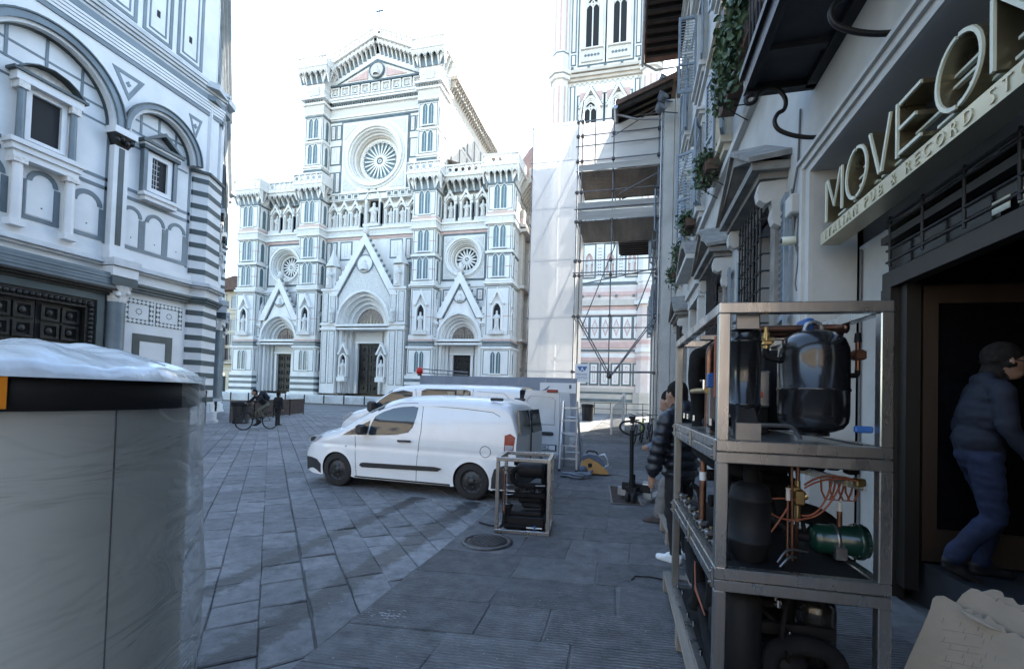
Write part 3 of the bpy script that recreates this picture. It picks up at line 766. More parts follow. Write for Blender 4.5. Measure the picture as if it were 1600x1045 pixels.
# frieze busts above the rose
for i in range(9):
    x = -5.3 + i * 1.32; q = MB(); q.cur = Wh; q.ring([(x-.42, 36.05), (x+.42, 36.05), (x+.42, 36.9), (x-.42, 36.9)], [(x-.55, 35.95), (x+.55, 35.95), (x+.55, 37.0), (x-.55, 37.0)], -.3, 0, closed=True)
    q.cur = Cv; q.box(x - .42, x + .42, -.08, 0, 36.05, 36.9); q.lathe([(.28, 0), (.2, .3), (.1, .36), (.14, .5), (0, .68)], (x, -.12, 36.1), 7); q.build('frieze_panel', WM, cathedral)
# galleries over the side bays
for x0, x1 in ((-14.4, -8.5), (8.5, 14.4)):
    gl = MB(); corbels(gl, x0, x1, .3, 23.7, 25.0, .7, .9); gl.box(x0, x1, -.75, 1.6, 25.0, 25.16); parapet(gl, x0, x1, -.65, 25.16, 26.3); gl.build('corbelled_gallery', WM, cathedral)
# statue niches of the gallery
def gniche(xc, w, z0, zs, top, big=False):
    g = MB(); g.cur = Wh; ar = arch(w, zs, w * .5, 8, xc); wo = w + .3
    plate_arch(g, xc - wo, xc + wo, z0, zs + w * 2.0, ar, .05, .8); g.cur = Vo; g.box(xc - w, xc + w, .7, .78, z0, zs + w * 1.8)
    g.cur = Wh; g.ring([(xc - w - .1, zs + w * .7), (xc, top - .45), (xc + w + .1, zs + w * .7)], [(xc - wo, zs + w * .6), (xc, top), (xc + wo, zs + w * .6)], -.12, .4)
    g.cur = Gr
    for i in range(1, 8):
        p = ar[i]; g.ball((p[0], .02, p[1]), .055, 5)
    g.cur = Sl; g.box(xc - wo, xc - wo + .08, 0, .5, z0, zs); g.box(xc + wo - .08, xc + wo, 0, .5, z0, zs)
    g.cur = Cv; g.box(xc - wo, xc + wo, -.25, .7, z0 - .35, z0); g.cur = Wh
    for sx in (-1, 1): g.cyl((xc + sx * (w + .15), -.02, z0), (xc + sx * (w + .15), -.02, zs), .07, None, 6)
    o = g.build('niche', WM, cathedral)
    put('statue', STATUE, o, (xc, .35, z0 + .2), None, (1.0, .9, 1.0) if not big else (1.5, 1.2, 1.3))
for cx_ in (-11.35, 11.35):
    for dx in (-1.85, 0, 1.85): gniche(cx_ + dx, .46, 20.6, 22.3, 23.9)
    for dx in (-2.75, 2.75): panel(cathedral, cx_ + dx - .2, cx_ + dx + .2, 20.6, 21.9, .8); panel(cathedral, cx_ + dx - .2, cx_ + dx + .2, 22.1, 23.4, .8)
for dx in (-5.1, -3.65, -2.2, 2.2, 3.65, 5.1): gniche(dx, .42, 20.5, 22.1, 23.6)
gniche(0, .75, 20.7, 23.2, 25.7, True)
tb = MB(); tb.cur = Wh
for i in range(14):
    x = -5.9 + i * .85
    if abs(x + .4) < 1.3: continue
    tb.box(x, x + .7, -.1, 0, 23.75, 24.3); tb.cur = Gr; tb.box(x + .15, x + .55, -.13, 0, 23.85, 24.2); tb.cur = Wh
tb.box(-5.95, 5.95, -.2, 0, 24.32, 24.5); tb.build('balustrade', WM, cathedral)
# inlaid panels
for sx in (-1, 1):
    for xc in (11.35,):
        X = sx * xc
        for a, c in ((X - 2.9, X - 2.62), (X + 2.62, X + 2.9)):
            for z0, z1 in ((13.5, 16.1), (16.5, 18.8)): panel(cathedral, a, c, z0, z1)
        for s2 in (-1, 1):
            a = X + s2 * 2.72
            for z0, z1 in ((7.7, 10.0), (10.3, 12.8), (3.5, 6.2)): panel(cathedral, a - .22, a + .22, z0, z1)
            a = X + s2 * 1.95; panel(cathedral, a - .4, a + .4, 11.6 if True else 0, 12.9)
    for z0, z1 in ((27.9, 30.2), (30.9, 32.7), (24.6, 27.1)):
        if z0 == 27.9: panel(cathedral, sx * 5.1 - .72, sx * 5.1 + .72, z0, z1, 0, Cv)
        else:
            for i in (0, 1): panel(cathedral, sx * 5.1 - .72 + i * .75, sx * 5.1 - .03 + i * .75, z0, z1)
    for z0, z1 in ((3.5, 6.2), (7.7, 10.2), (10.5, 12.9), (13.5, 16.1), (16.4, 18.8)):
        for i in (0, 1): panel(cathedral, (4.35 if sx > 0 else -5.85) + i * .78, (4.35 if sx > 0 else -5.85) + i * .78 + .7, z0, z1)
    panel(cathedral, sx * 3.2 - .8, sx * 3.2 + .8, 16.6, 18.8, 0, Cv)
# steps and the low rail in front
stp = MB()
for k in range(5): stp.box(-18.6 - k * .3, 18.6 + k * .3, -2.2 - k * .42, 1, 0 if k == 4 else 0, 1.0 - k * .2 - .002 * k)
stp.build('steps', 'marble_grey', cathedral)
# dome behind
dm = MB()
for i in range(8):
    a0, a1 = PI/8 + i * PI / 4, PI/8 + (i + 1) * PI / 4
    pr = []
    for k in range(9):
        t = k / 8 * 1.25; pr.append((25 * math.cos(t * 1.0) ** .8 if t < 1.5 else 0, 47 + 29 * math.sin(t)))
    for k in range(8):
        r0, z0 = pr[k]; r1, z1 = pr[k + 1]
        dm.add([(r0*math.cos(a0), r0*math.sin(a0), z0), (r0*math.cos(a1), r0*math.sin(a1), z0), (r1*math.cos(a1), r1*math.sin(a1), z1), (r1*math.cos(a0), r1*math.sin(a0), z1)], [(0,1,2,3)])
dm.cyl((0, 0, 0), (0, 0, 47), 25, 25, 8, smooth=False)
dm.build('dome', 'brick_dome', cathedral, loc=(19, 80, 0))
# ================================================================ baptistery
HS, AP = 5.85, 5.85 * (1 + math.sqrt(2))
baptistery = thing('baptistery', 'octagonal baptistery of white marble with dark green bands and striped corner piers', 'baptistery', (-17.7 - AP, 10.05, 0))
BM = ['marble_bapt', 'marble_green', 'marble_slate', 'marble_grey', 'carving', 'bronze', 'void']
bW, bG, bS, bY, bC, bB, bV = range(7)
mat('baptistery_roof', (.55, .56, .57), .6, var=.08, scale=.8)
mat('lattice_glass', (.05, .06, .09), .3, var=.3, scale=2)
# --- wall of one side
w = MB(); w.cur = bW
w.box(-HS, HS, 0, 1.2, 0, 12.9)
ai_b, ai_s = (1.75, 10.45), (1.22, 10.55)
w.box(-HS, HS, -.32, 0, 12.62, 12.9)
for xc, (r_, zs), x0, x1 in ((0, ai_b, -2.09, 2.09), (-3.55, ai_s, -5.0, -2.09), (3.55, ai_s, 2.09, 5.0)):
    ar = arch(r_, zs, 0, 24, xc); plate_arch(w, x0, x1, zs, 12.62, ar, -.32, 0)
w.box(-HS, -5.0, -.32, 0, 10.5, 12.62); w.box(5.0, HS, -.32, 0, 10.5, 12.62)
# entablature and cornice
w.cur = bS; w.box(-HS - .1, HS + .1, -.36, 0, 12.9, 13.05)
w.cur = bW
for i in range(4): w.box(-HS - .12 - .02*i, HS + .12 + .02*i, -.38 - .02 * i, 0, 13.06 + i * .11, 13.155 + i * .11)
w.cur = bS; w.box(-HS - .2, HS + .2, -.44, 0, 13.5, 13.72)
w.cur = bY
for i, o in enumerate((.42, .48, .54, .58)): w.box(-HS - o * .5, HS + o * .5, -o, 0, 13.72 + i * .12, 13.83 + i * .12 + (.03 if i == 3 else 0))
# attic
w.cur = bW; w.box(-HS, HS, -.05, 1.2, 14.2, 18.5)
w.cur = bY
for i, o in enumerate((.15, .28, .42)): w.box(-HS - o * .45, HS + o * .45, -o, 1.2, 18.5 + i * .2, 18.68 + i * .2)
# string course and lower entablature
w.cur = bY
for i, o in enumerate((.28, .38, .32)): w.box(-HS, HS, -o, 0, 5.6 + i * .085, 5.68 + i * .085)
w.cur = bW; w.box(-HS, HS, -.14, 0, 5.86, 6.1); w.box(-HS, HS, -.16, 0, 5.26, 5.6)
w.cur = bG
for i, o in enumerate((.18, .24, .3)):
    for sx in (-1, 1): w.box(*sorted((sx * 2.35, sx * HS)), -o, 0, 4.95 + i * .1, 5.04 + i * .1)
w.cur = bW
for sx in (-1, 1): w.box(*sorted((sx * 1.72, sx * HS)), -.35, 0, 0, .85); w.box(*sorted((sx * 1.72, sx * HS)), -.2, 0, .85, 1.05)
# flat green bands
w.cur = bS
for z0, z1 in ((8.55, 8.66), (8.24, 8.36)):
    for x0, x1 in ((-4.95, -2.3), (-1.88, -.95), (.95, 1.88), (2.3, 4.95)): w.box(x0, x1, -.015, 0, z0, z1)
for x in (-4.93, -2.36, 2.26, 4.83): w.box(x, x + .1, -.015, 0, 6.4, 10.5)
for x in (-1.87, 1.77): w.box(x, x + .1, -.015, 0, 6.4, 10.4)
# lines inside the arches
for xc, r_, zs, zz in ((0, 1.75, 10.45, (10.42, 10.95, 11.45)), (-3.55, 1.22, 10.55, (10.2, 10.75, 11.2)), (3.55, 1.22, 10.55, (10.2, 10.75, 11.2))):
    for z in zz:
        hw = r_ if z <= zs else math.sqrt(max(.01, r_ * r_ - (z - zs) ** 2)); w.box(xc - hw, xc + hw, -.012, 0, z, z + .07)
    for dx in (-.55 * r_, 0, .55 * r_):
        zt = zs + math.sqrt(r_ * r_ - dx * dx) - .02; w.box(xc + dx - .04, xc + dx + .04, -.018, 0, zz[1], zt)
WALLM = w.mesh('wall', BM)
def pc(fn, name):
    q = MB(); fn(q); return (name, q.mesh(name, BM))
PIECES = []
def add_piece(name, fn, sub=None): PIECES.append(pc(fn, name))
# archivolts
def archivolt(xc, r_, zs, k):
    def f(q):
        q.cur = bG; q.ring(arch(r_ - .04, zs, 0, 24, xc), arch(r_ + .01, zs, 0, 24, xc), -.1, 0)
        q.cur = bS; q.ring(arch(r_ + .1, zs, 0, 24, xc), arch(r_ + k, zs, 0, 24, xc), -.42, -.3)
        q.cur = bG; q.ring(arch(r_ + k, zs, 0, 24, xc), arch(r_ + k + .05, zs, 0, 24, xc), -.46, -.3)
    return f
add_piece('arch', archivolt(0, *ai_b, .30)); add_piece('arch', archivolt(-3.55, *ai_s, .26)); add_piece('arch', archivolt(3.55, *ai_s, .26))
def spandrel(xc, w_):
    def f(q):
        q.cur = bS; a = [(xc - w_, 12.5), (xc + w_, 12.5), (xc + w_ * .05, 11.55)]; b_ = [(xc - w_ * .6, 12.38), (xc + w_ * .6, 12.38), (xc + w_ * .03, 11.8)]
        q.ring(b_, a, -.335, -.31, closed=True); q.box(xc - .08, xc + .08, -.34, -.31, 12.1, 12.16); q.box(xc - .03, xc + .03, -.34, -.31, 12.04, 12.22)
    return f
for x in (-2.15, 2.15): add_piece('spandrel_inlay', spandrel(x, .55))
for x in (-4.75, 4.75): add_piece('spandrel_inlay', spandrel(x, .3))
def pilaster(x):
    def f(q):
        q.cur = bW; q.box(x - .24, x + .24, -.26, 0, 6.1, 9.84); q.box(x - .3, x + .3, -.34, 0, 6.1, 6.35); q.cur = bG; q.box(x - .09, x + .09, -.275, 0, 6.4, 9.8)
        q.cur = bB; q.add([(x-.2,-.26,9.84),(x+.2,-.26,9.84),(x+.2,0,9.84),(x-.2,0,9.84),(x-.34,-.42,10.22),(x+.34,-.42,10.22),(x+.34,0,10.22),(x-.34,0,10.22)], [(0,1,5,4),(1,2,6,5),(3,0,4,7),(4,5,6,7)])
        for i in range(4): q.ball((x - .24 + i * .16, -.36, 10.0 + .08 * (i % 2)), .1, 6)
        q.cur = bW; q.box(x - .38, x + .38, -.46, 0, 10.22, 10.45)
    return f
for x in (-2.09, 2.09): add_piece('pilaster', pilaster(x))
# blind arcades
def blind(x0, x1, z0, zt):
    def f(q):
        xc = (x0 + x1) / 2; hw = (x1 - x0) / 2
        q.cur = bS
        zs = zt - hw
        q.ring(arch(hw * .58, zs, 0, 12, xc), arch(hw * .86, zs, 0, 12, xc), -.03, 0)
        q.box(x0, x0 + .06, -.02, 0, z0, zs); q.box(x1 - .16, x1, -.02, 0, z0, zs - .05); q.box(x0, x1, -.025, 0, z0 - .12, z0)
        q.cur = bW; q.poly([(x0 + .08, z0 + .03), (x1 - .18, z0 + .03), (x1 - .18, zs)] + list(reversed(arch(hw * .56, zs, 0, 10, xc))) + [(x0 + .08, zs)], -.015, 0)
        q.cur = bV; q.box(xc - .02, xc + .02, -.02, 0, z0 + .3, z0 + .34)
    return f
for x0, x1 in ((-4.85, -4.0), (-4.0, -3.12), (-3.12, -2.27), (-1.8, -.75), (-.4, .52), (.75, 1.8), (2.27, 3.12), (3.12, 4.0), (4.0, 4.85)):
    add_piece('blind_arch', blind(x0, x1, 6.58, 8.1))
# windows with their frames
def bigwin(q):
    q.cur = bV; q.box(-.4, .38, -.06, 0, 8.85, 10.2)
    q.cur = bW; q.ring([(-.38, 8.85), (.37, 8.85), (.37, 10.2), (-.38, 10.2)], [(-.52, 8.75), (.51, 8.75), (.51, 10.35), (-.52, 10.35)], -.16, 0, closed=True)
    q.box(-.85, .85, -.34, 0, 10.35, 10.6); q.box(-.95, .95, -.42, 0, 8.48, 8.62); q.box(-.88, .88, -.36, 0, 8.3, 8.48); q.box(-.82, .82, -.3, 0, 8.1, 8.3)
    q.cur = bS
    for x in (-.66, .66): q.cyl((x, -.2, 8.62), (x, -.2, 10.2), .1, .09, 10)
    q.cur = bC
    for x in (-.66, .66): q.box(x - .13, x + .13, -.33, 0, 10.15, 10.36); q.box(x - .17, x + .17, -.35, 0, 7.95, 8.12)
    q.cur = bW
    for x in (-.66, .66): q.cyl((x, -.2, 6.3), (x, -.2, 7.95), .13, .12, 10); q.box(x - .18, x + .18, -.36, 0, 6.1, 6.3)
    q.cur = bG
    a = [(x * 1.0, 10.62 + z) for x, z in ((-.92, 0), (-.7, .25), (-.4, .42), (0, .5), (.4, .42), (.7, .25), (.92, 0))]
    q.ring([(x * .86, 10.7 + (z - 10.62) * .8) for x, z in a], a, -.4, 0); q.box(-.95, .95, -.4, 0, 10.6, 10.68)
    q.cur = bC; q.poly([(x * .84, 10.69 + (z - 10.62) * .78) for x, z in a], -.12, 0)
add_piece('window', bigwin)
def smallwin(xc):
    def f(q):
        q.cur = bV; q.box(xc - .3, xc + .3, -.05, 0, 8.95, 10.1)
        q.cur = bY
        for i in range(5): q.box(xc - .3, xc + .02, -.07, 0, 9.1 + i * .2, 9.12 + i * .2)
        for i in range(3): q.box(xc - .28 + i * .1, xc - .265 + i * .1, -.07, 0, 8.95, 10.1)
        q.cur = bW; q.ring([(xc - .3, 8.95), (xc + .3, 8.95), (xc + .3, 10.1), (xc - .3, 10.1)], [(xc - .48, 8.8), (xc + .48, 8.8), (xc + .48, 10.28), (xc - .48, 10.28)], -.14, 0, closed=True)
        q.box(xc - .7, xc + .7, -.34, 0, 8.55, 8.68); q.box(xc - .62, xc + .62, -.28, 0, 8.4, 8.55)
        q.cur = bS
        for sx in (-.58, .58): q.box(xc + sx - .07, xc + sx + .07, -.2, 0, 8.68, 10.3)
        q.cur = bG; q.box(xc - .7, xc + .7, -.28, 0, 10.3, 10.42)
        q.ring([(xc - .58, 10.62), (xc, 11.02), (xc + .58, 10.62)], [(xc - .8, 10.55), (xc, 11.16), (xc + .8, 10.55)], -.36, 0); q.box(xc - .8, xc + .8, -.36, 0, 10.5, 10.6)
        q.cur = bW; q.box(xc - .72, xc + .72, -.3, 0, 10.42, 10.5); q.poly([(xc - .57, 10.61), (xc + .57, 10.61), (xc, 11.0)], -.1, 0)
    return f
for x in (-3.55, 3.55): add_piece('window', smallwin(x))
# attic panels
def attic(x):
    def f(q):
        q.cur = bS
        q.ring([(x + .12, 14.78), (x + 1.0, 14.78), (x + 1.0, 18.2), (x + .12, 18.2)], [(x, 14.66), (x + 1.12, 14.66), (x + 1.12, 18.35), (x, 18.35)], -.075, -.04, closed=True)
        q.ring([(x + .28, 14.96), (x + .84, 14.96), (x + .84, 18.0), (x + .28, 18.0)], [(x + .23, 14.9), (x + .89, 14.9), (x + .89, 18.06), (x + .23, 18.06)], -.07, -.04, closed=True)
        q.cur = bV; q.box(x + .5, x + .62, -.065, -.05, 15.5, 15.75)
    return f
for i in range(8): add_piece('attic_panel', attic(-5.2 + i * 1.32))
# lower storey: columns, inlays, doors
def column(x):
    def f(q):
        q.cur = bS; q.lathe([(.29, 1.0), (.27, 1.15), (.265, 4.2), (.28, 4.4)], (x, -.32, 0), 16)
        q.cur = bC; q.lathe([(.27, 4.4), (.30, 4.6), (.36, 4.8), (.42, 4.95)], (x, -.32, 0), 10, smooth=False)
        for i in range(6): q.ball((x + .32 * math.cos(i), -.32 + .32 * math.sin(i * 1.05 + PI), 4.65 + .1 * (i % 2)), .1, 5)
        q.cur = bW; q.box(x - .34, x + .34, -.66, 0, .85, 1.0); q.cur = bG; q.box(x - .42, x + .42, -.7, 0, 4.95, 5.24); q.cur = bW; q.box(x - .42, x + .42, -.72, 0, 5.26, 5.58)
        q.cur = bY; q.box(x - .46, x + .46, -.8, 0, 5.6, 5.85); q.cur = bW; q.box(x - .4, x + .4, -.5, 0, 5.86, 6.1)
    return f
for x in (-2.1, 2.1): add_piece('column', column(x))
def inlay(x):
    def f(q):
        q.cur = bG; q.ring([(x + .17, 4.0), (x + .91, 4.0), (x + .91, 4.55), (x + .17, 4.55)], [(x, 3.83), (x + 1.08, 3.83), (x + 1.08, 4.72), (x, 4.72)], -.012, 0, closed=True)
        q.cur = bW
        def dia(a, b_): q.poly([(a - .085, b_), (a, b_ - .085), (a + .085, b_), (a, b_ + .085)], -.02, 0)
        for i in range(7): dia(x + .085 + i * .152, 3.915); dia(x + .085 + i * .152, 4.635)
        for i in range(1, 4): dia(x + .085, 3.915 + i * .18); dia(x + .995, 3.915 + i * .18)
        q.cur = bG
        for i in range(8): q.poly(circ(.022, x + .54 + .1 * math.cos(i * PI / 4), 4.28 + .1 * math.sin(i * PI / 4), 6), -.012, 0)
    return f
for x in (-4.84, -3.7, 2.58, 3.74): add_piece('inlay_panel', inlay(x))
def frame(x):
    def f(q): q.cur = bG; q.ring([(x + .26, 1.3), (x + 1.26, 1.3), (x + 1.26, 3.2), (x + .26, 3.2)], [(x, 1.05), (x + 1.52, 1.05), (x + 1.52, 3.46), (x, 3.46)], -.02, 0, closed=True)
    return f
for x in (-4.45, 2.93): add_piece('inlay_panel', frame(x))
def door_case(q):
    q.cur = bB
    q.ring([(-1.2, 0), (-1.2, 4.05), (1.2, 4.05), (1.2, 0)], [(-1.5, 0), (-1.5, 4.36), (1.5, 4.36), (1.5, 0)], -.3, 0)
    for i in range(26): q.ball((-1.35, -.31, .4 + i * .15), .085, 5); q.ball((1.35, -.31, .4 + i * .15), .085, 5)
    for i in range(18): q.ball((-1.3 + i * .153, -.31, 4.2), .085, 5)
    q.cur = bG; q.ring([(-1.5, 0), (-1.5, 4.36), (1.5, 4.36), (1.5, 0)], [(-1.72, 0), (-1.72, 4.62), (1.72, 4.62), (1.72, 0)], -.36, 0)
    q.cur = bB
    for i, o in enumerate((.42, .52, .62)): q.box(-1.95, 1.95, -o, 0, 4.6 + i * .08, 4.68 + i * .08)
    q.cur = bS
    for i in range(5): q.box(-1.95, 1.95, -.62 - .015 * (i % 2), 0, 4.84 + i * .1, 4.93 + i * .1)
add_piece('door_case', door_case)
def leaf(x0):
    def f(q):
        q.cur = bB; q.box(x0, x0 + 1.19, -.08, 0, 0, 4.05)
        for j in range(7):
            for i in range(2):
                a, b_ = x0 + .1 + i * .54, .12 + j * .56; q.ring([(a + .09, b_ + .07), (a + .41, b_ + .07), (a + .41, b_ + .4), (a + .09, b_ + .4)], [(a, b_), (a + .48, b_), (a + .48, b_ + .47), (a, b_ + .47)], -.16, -.07, closed=True)
                q.ball((a + .24, -.1, b_ + .24), .12, 6, (1, .4, 1))
    return f
add_piece('door', leaf(-1.2)); add_piece('door', leaf(.01))
for k, ang in enumerate((90, 135, 45, 180, 0, 225, 270, 315)):
    t = math.radians(ang); loc = (AP * math.sin(t), -AP * math.cos(t), 0)
    face = put('wall', WALLM, baptistery, loc, (0, 0, t))
    if k < 4:
        for nm, me in PIECES: put(nm, me, face)
# corner piers with their stripes, in a frame of (tangent, outwards)
pw = [(-.808, -.27), (-.569, .197), (.569, .197), (.808, -.27), (.8, -1.2), (-.8, -1.2)]
def pscale(k): return [(a * (1 + k * .9), o + k) for a, o in pw]
q = MB(); q.cur = bW
q.polyz(pscale(.16), 0, .5); q.polyz(pscale(.22), 0, .14); q.polyz(pscale(.08), .5, .8); q.polyz(pw, .8, 14.0)
for z, k in ((4.95, .08), (5.05, .14), (5.15, .2)): q.cur = bG; q.polyz(pscale(k), z, z + .09)
q.cur = bW; q.polyz(pscale(.05), 5.26, 5.6); q.cur = bY
for i, k in enumerate((.2, .3, .24)): q.polyz(pscale(k), 5.6 + i * .085, 5.68 + i * .085)
q.cur = bW; q.polyz(pscale(.04), 5.86, 6.1); q.cur = bG; q.polyz(pscale(.1), 10.4, 10.5); q.cur = bY; q.polyz(pscale(.35), 13.95, 14.2)
q.cur = bS; q.polyz(pscale(.2), 13.5, 13.7)
PIERM = q.mesh('pier', BM)
q = MB(); q.polyz(pscale(.012), 0, .21); STRIPE = q.mesh('stripe', 'marble_green')
RC = HS / math.sin(PI / 8)
for k, ang in enumerate((112.5, 67.5, 157.5, 22.5, 202.5, 247.5, 292.5, 337.5)):
    t = math.radians(ang); loc = (RC * math.sin(t), -RC * math.cos(t), 0)
    # frame: tangent -> local x, outwards -> local y
    pr = put('corner_pier', PIERM, baptistery, loc, (0, 0, t + PI))
    if k < 4:
        for i in range(8): put('stripe', STRIPE, pr, (0, 0, 4.49 - i * .51))
        for i in range(8): put('stripe', STRIPE, pr, (0, 0, 6.21 + i * .54))
rf = MB(); n = 8; R0 = RC + .3
rf.add([(R0 * math.sin(PI/8 + i*PI/4), R0 * math.cos(PI/8 + i*PI/4), 19.1) for i in range(8)] + [(0, 0, 27)], [(i, (i + 1) % 8, 8) for i in range(8)])
rf.build('roof', 'baptistery_roof', baptistery)
# ================================================================ bell tower
tower = thing('bell_tower', 'tall square marble bell tower with octagonal corner buttresses and twin pointed windows', 'bell tower', (-3.3, 48.0, 0))
mat('marble_blush', (.62, .50, .45), .6, col2=(.70, .64, .60), scale=.8)
TM = WM + ['marble_blush']
t = MB(); t.cur = Wh; t.box(-4.6, 4.6, .0, 9.2, 12.9, 62); t.cur = 7; t.box(-4.6, 4.6, .0, 9.2, 0, 12.9); t.cur = Wh
t.cur = Wa; t.box(-5.0, 5.0, -.5, 9.6, 0, 1.1); t.box(-4.8, 4.8, -.25, 9.4, 1.1, 2.2)
t.cur = Gr; t.box(-4.9, 4.9, -.32, 9.5, 1.2, 1.5); t.box(-4.9, 4.9, -.28, 9.5, 2.0, 2.2)
for z0, z1, c in ((2.2, 2.6, Wa), (5.3, 5.7, Pk), (5.7, 6.1, Wh), (6.3, 6.5, Gr), (6.7, 7.3, Pk), (10.1, 10.5, Wh), (10.5, 10.9, Pk), (12.0, 12.4, Pk), (13.1, 13.4, Gr), (17.55, 17.8, Gr), (21.0, 21.3, Pk), (22.4, 22.7, Gr), (26, 26.4, Pk)):
    t.cur = c; t.box(-4.62, 4.62, -.1, 9.3, z0, z1)
t.cur = Wa
for z, o in ((10.95, .35), (11.25, .25), (22.8, .4), (23.1, .3), (34.6, .25), (34.9, .45), (35.3, .6), (46, .5)): t.box(-4.6 - o, 4.6 + o, -o, 9.2 + o, z, z + .3)
t.cur = Gr
for z in (11.85, 36.0):
    for i in range(5): t.box(-3.5 + i * 1.7, -3.25 + i * 1.7, -.12, 0, z, z + .25)
t.build('wall', TM, tower)
bt = MB()
def octp(r): return [(r * math.cos(PI/8 + i*PI/4), r * math.sin(PI/8 + i*PI/4)) for i in range(8)]
bt.cur = Wh; bt.polyz(octp(.88), 12.9, 62); bt.cur = 7; bt.polyz(octp(.88), 0, 12.9); bt.cur = Wa; bt.polyz(octp(1.15), 0, 2.2)
for z, r in ((10.95, 1.2), (22.8, 1.2), (34.7, 1.15), (35.2, 1.3), (46, 1.2), (13.2, 1.0), (6.2, 1.0)): bt.cur = Wh; bt.polyz(octp(r), z, z + .4)
bt.cur = Pk
for z in (5.4, 7, 12.1, 16, 20, 26.2): bt.polyz(octp(.9), z, z + .4)
bt.cur = Gr
for z in (1.2, 6.3, 17.6, 28, 37.5): bt.polyz(octp(.91), z, z + .12)
bt.cur = Gr
for zz, hh in ((28.6, 5.4), (37.8, 7.5), (18.2, 3.6)):
    for i in range(8):
        a = i * PI / 4; c, s_ = math.cos(a), math.sin(a); d = .82; p = Vector((d * c, d * s_, 0)); tn = Vector((-s_, c, 0))
        bt.cur = Pk; bt.add([p + tn * -.1 + Vector((0, 0, zz)), p + tn * .1 + Vector((0, 0, zz)), p + tn * .1 + Vector((0, 0, zz + hh)), p + tn * -.1 + Vector((0, 0, zz + hh))], [(0, 1, 2, 3)])
BUT = bt.mesh('corner_buttress', TM)
for x, y in ((-4.6, 0), (4.6, 0), (-4.6, 9.2), (4.6, 9.2)): put('corner_buttress', BUT, tower, (x, y, 0))
for i in range(8):   # relief panels on the lowest storey
    x = -4.0 + i * 1.075 - .25 + .5 - .3
    panel(tower, x, x + .95, 2.85, 5.15, -.02, Pk)
for i in range(8):
    x = -4.05 + i * 1.075
    g = MB(); g.cur = Gr; g.box(x - .06, x + 1.0, -.06, 0, 7.5, 9.95); g.cur = Wh; g.box(x + .06, x + .88, -.09, 0, 7.65, 9.8)
    xc = x + .47; g.cur = Pk; g.poly([(xc - .36, 8.72), (xc, 7.8), (xc + .36, 8.72), (xc, 9.65)], -.11, 0); g.cur = Cv; g.poly([(xc - .24, 8.72), (xc, 8.1), (xc + .24, 8.72), (xc, 9.35)], -.15, 0)
    g.build('lozenge_panel', WM, tower)
for i in range(4):   # statue niches
    xc = -3.2 + i * 2.13
    g = MB(); g.cur = Gr; g.box(xc - .68, xc + .68, -.06, 0, 13.8, 17.4); g.cur = Wh; g.box(xc - .54, xc + .54, -.1, 0, 13.95, 17.25); g.cur = Pk; ar = arch(.38, 15.7, .4, 8, xc)
    g.poly([(xc - .38, 14.1)] + ar + [(xc + .38, 14.1)], -.13, 0); g.cur = Wh; a2 = arch(.5, 15.7, .4, 8, xc); g.ring([(xc - .38, 14.1)] + ar + [(xc + .38, 14.1)], [(xc - .5, 14.1)] + a2 + [(xc + .5, 14.1)], -.3, 0)
    o = g.build('niche', WM, tower); put('statue', STATUE, o, (xc, -.22, 14.3), None, (.8, .7, .9))
    panel(tower, xc - .6, xc + .6, 18.2, 20.8, 0, Gr)
    g = MB(); g.cur = Wh; g.box(xc + .82, xc + 1.3, -.05, 0, 14.0, 17.2); g.cur = Gr
    for j in range(9):
        for m_ in (0, 1): g.poly([(xc + .95 + m_ * .2 - .07, 14.25 + j * .33), (xc + .95 + m_ * .2, 14.18 + j * .33), (xc + .95 + m_ * .2 + .07, 14.25 + j * .33), (xc + .95 + m_ * .2, 14.32 + j * .33)], -.08, 0)
    g.build('inlay_panel', WM, tower)
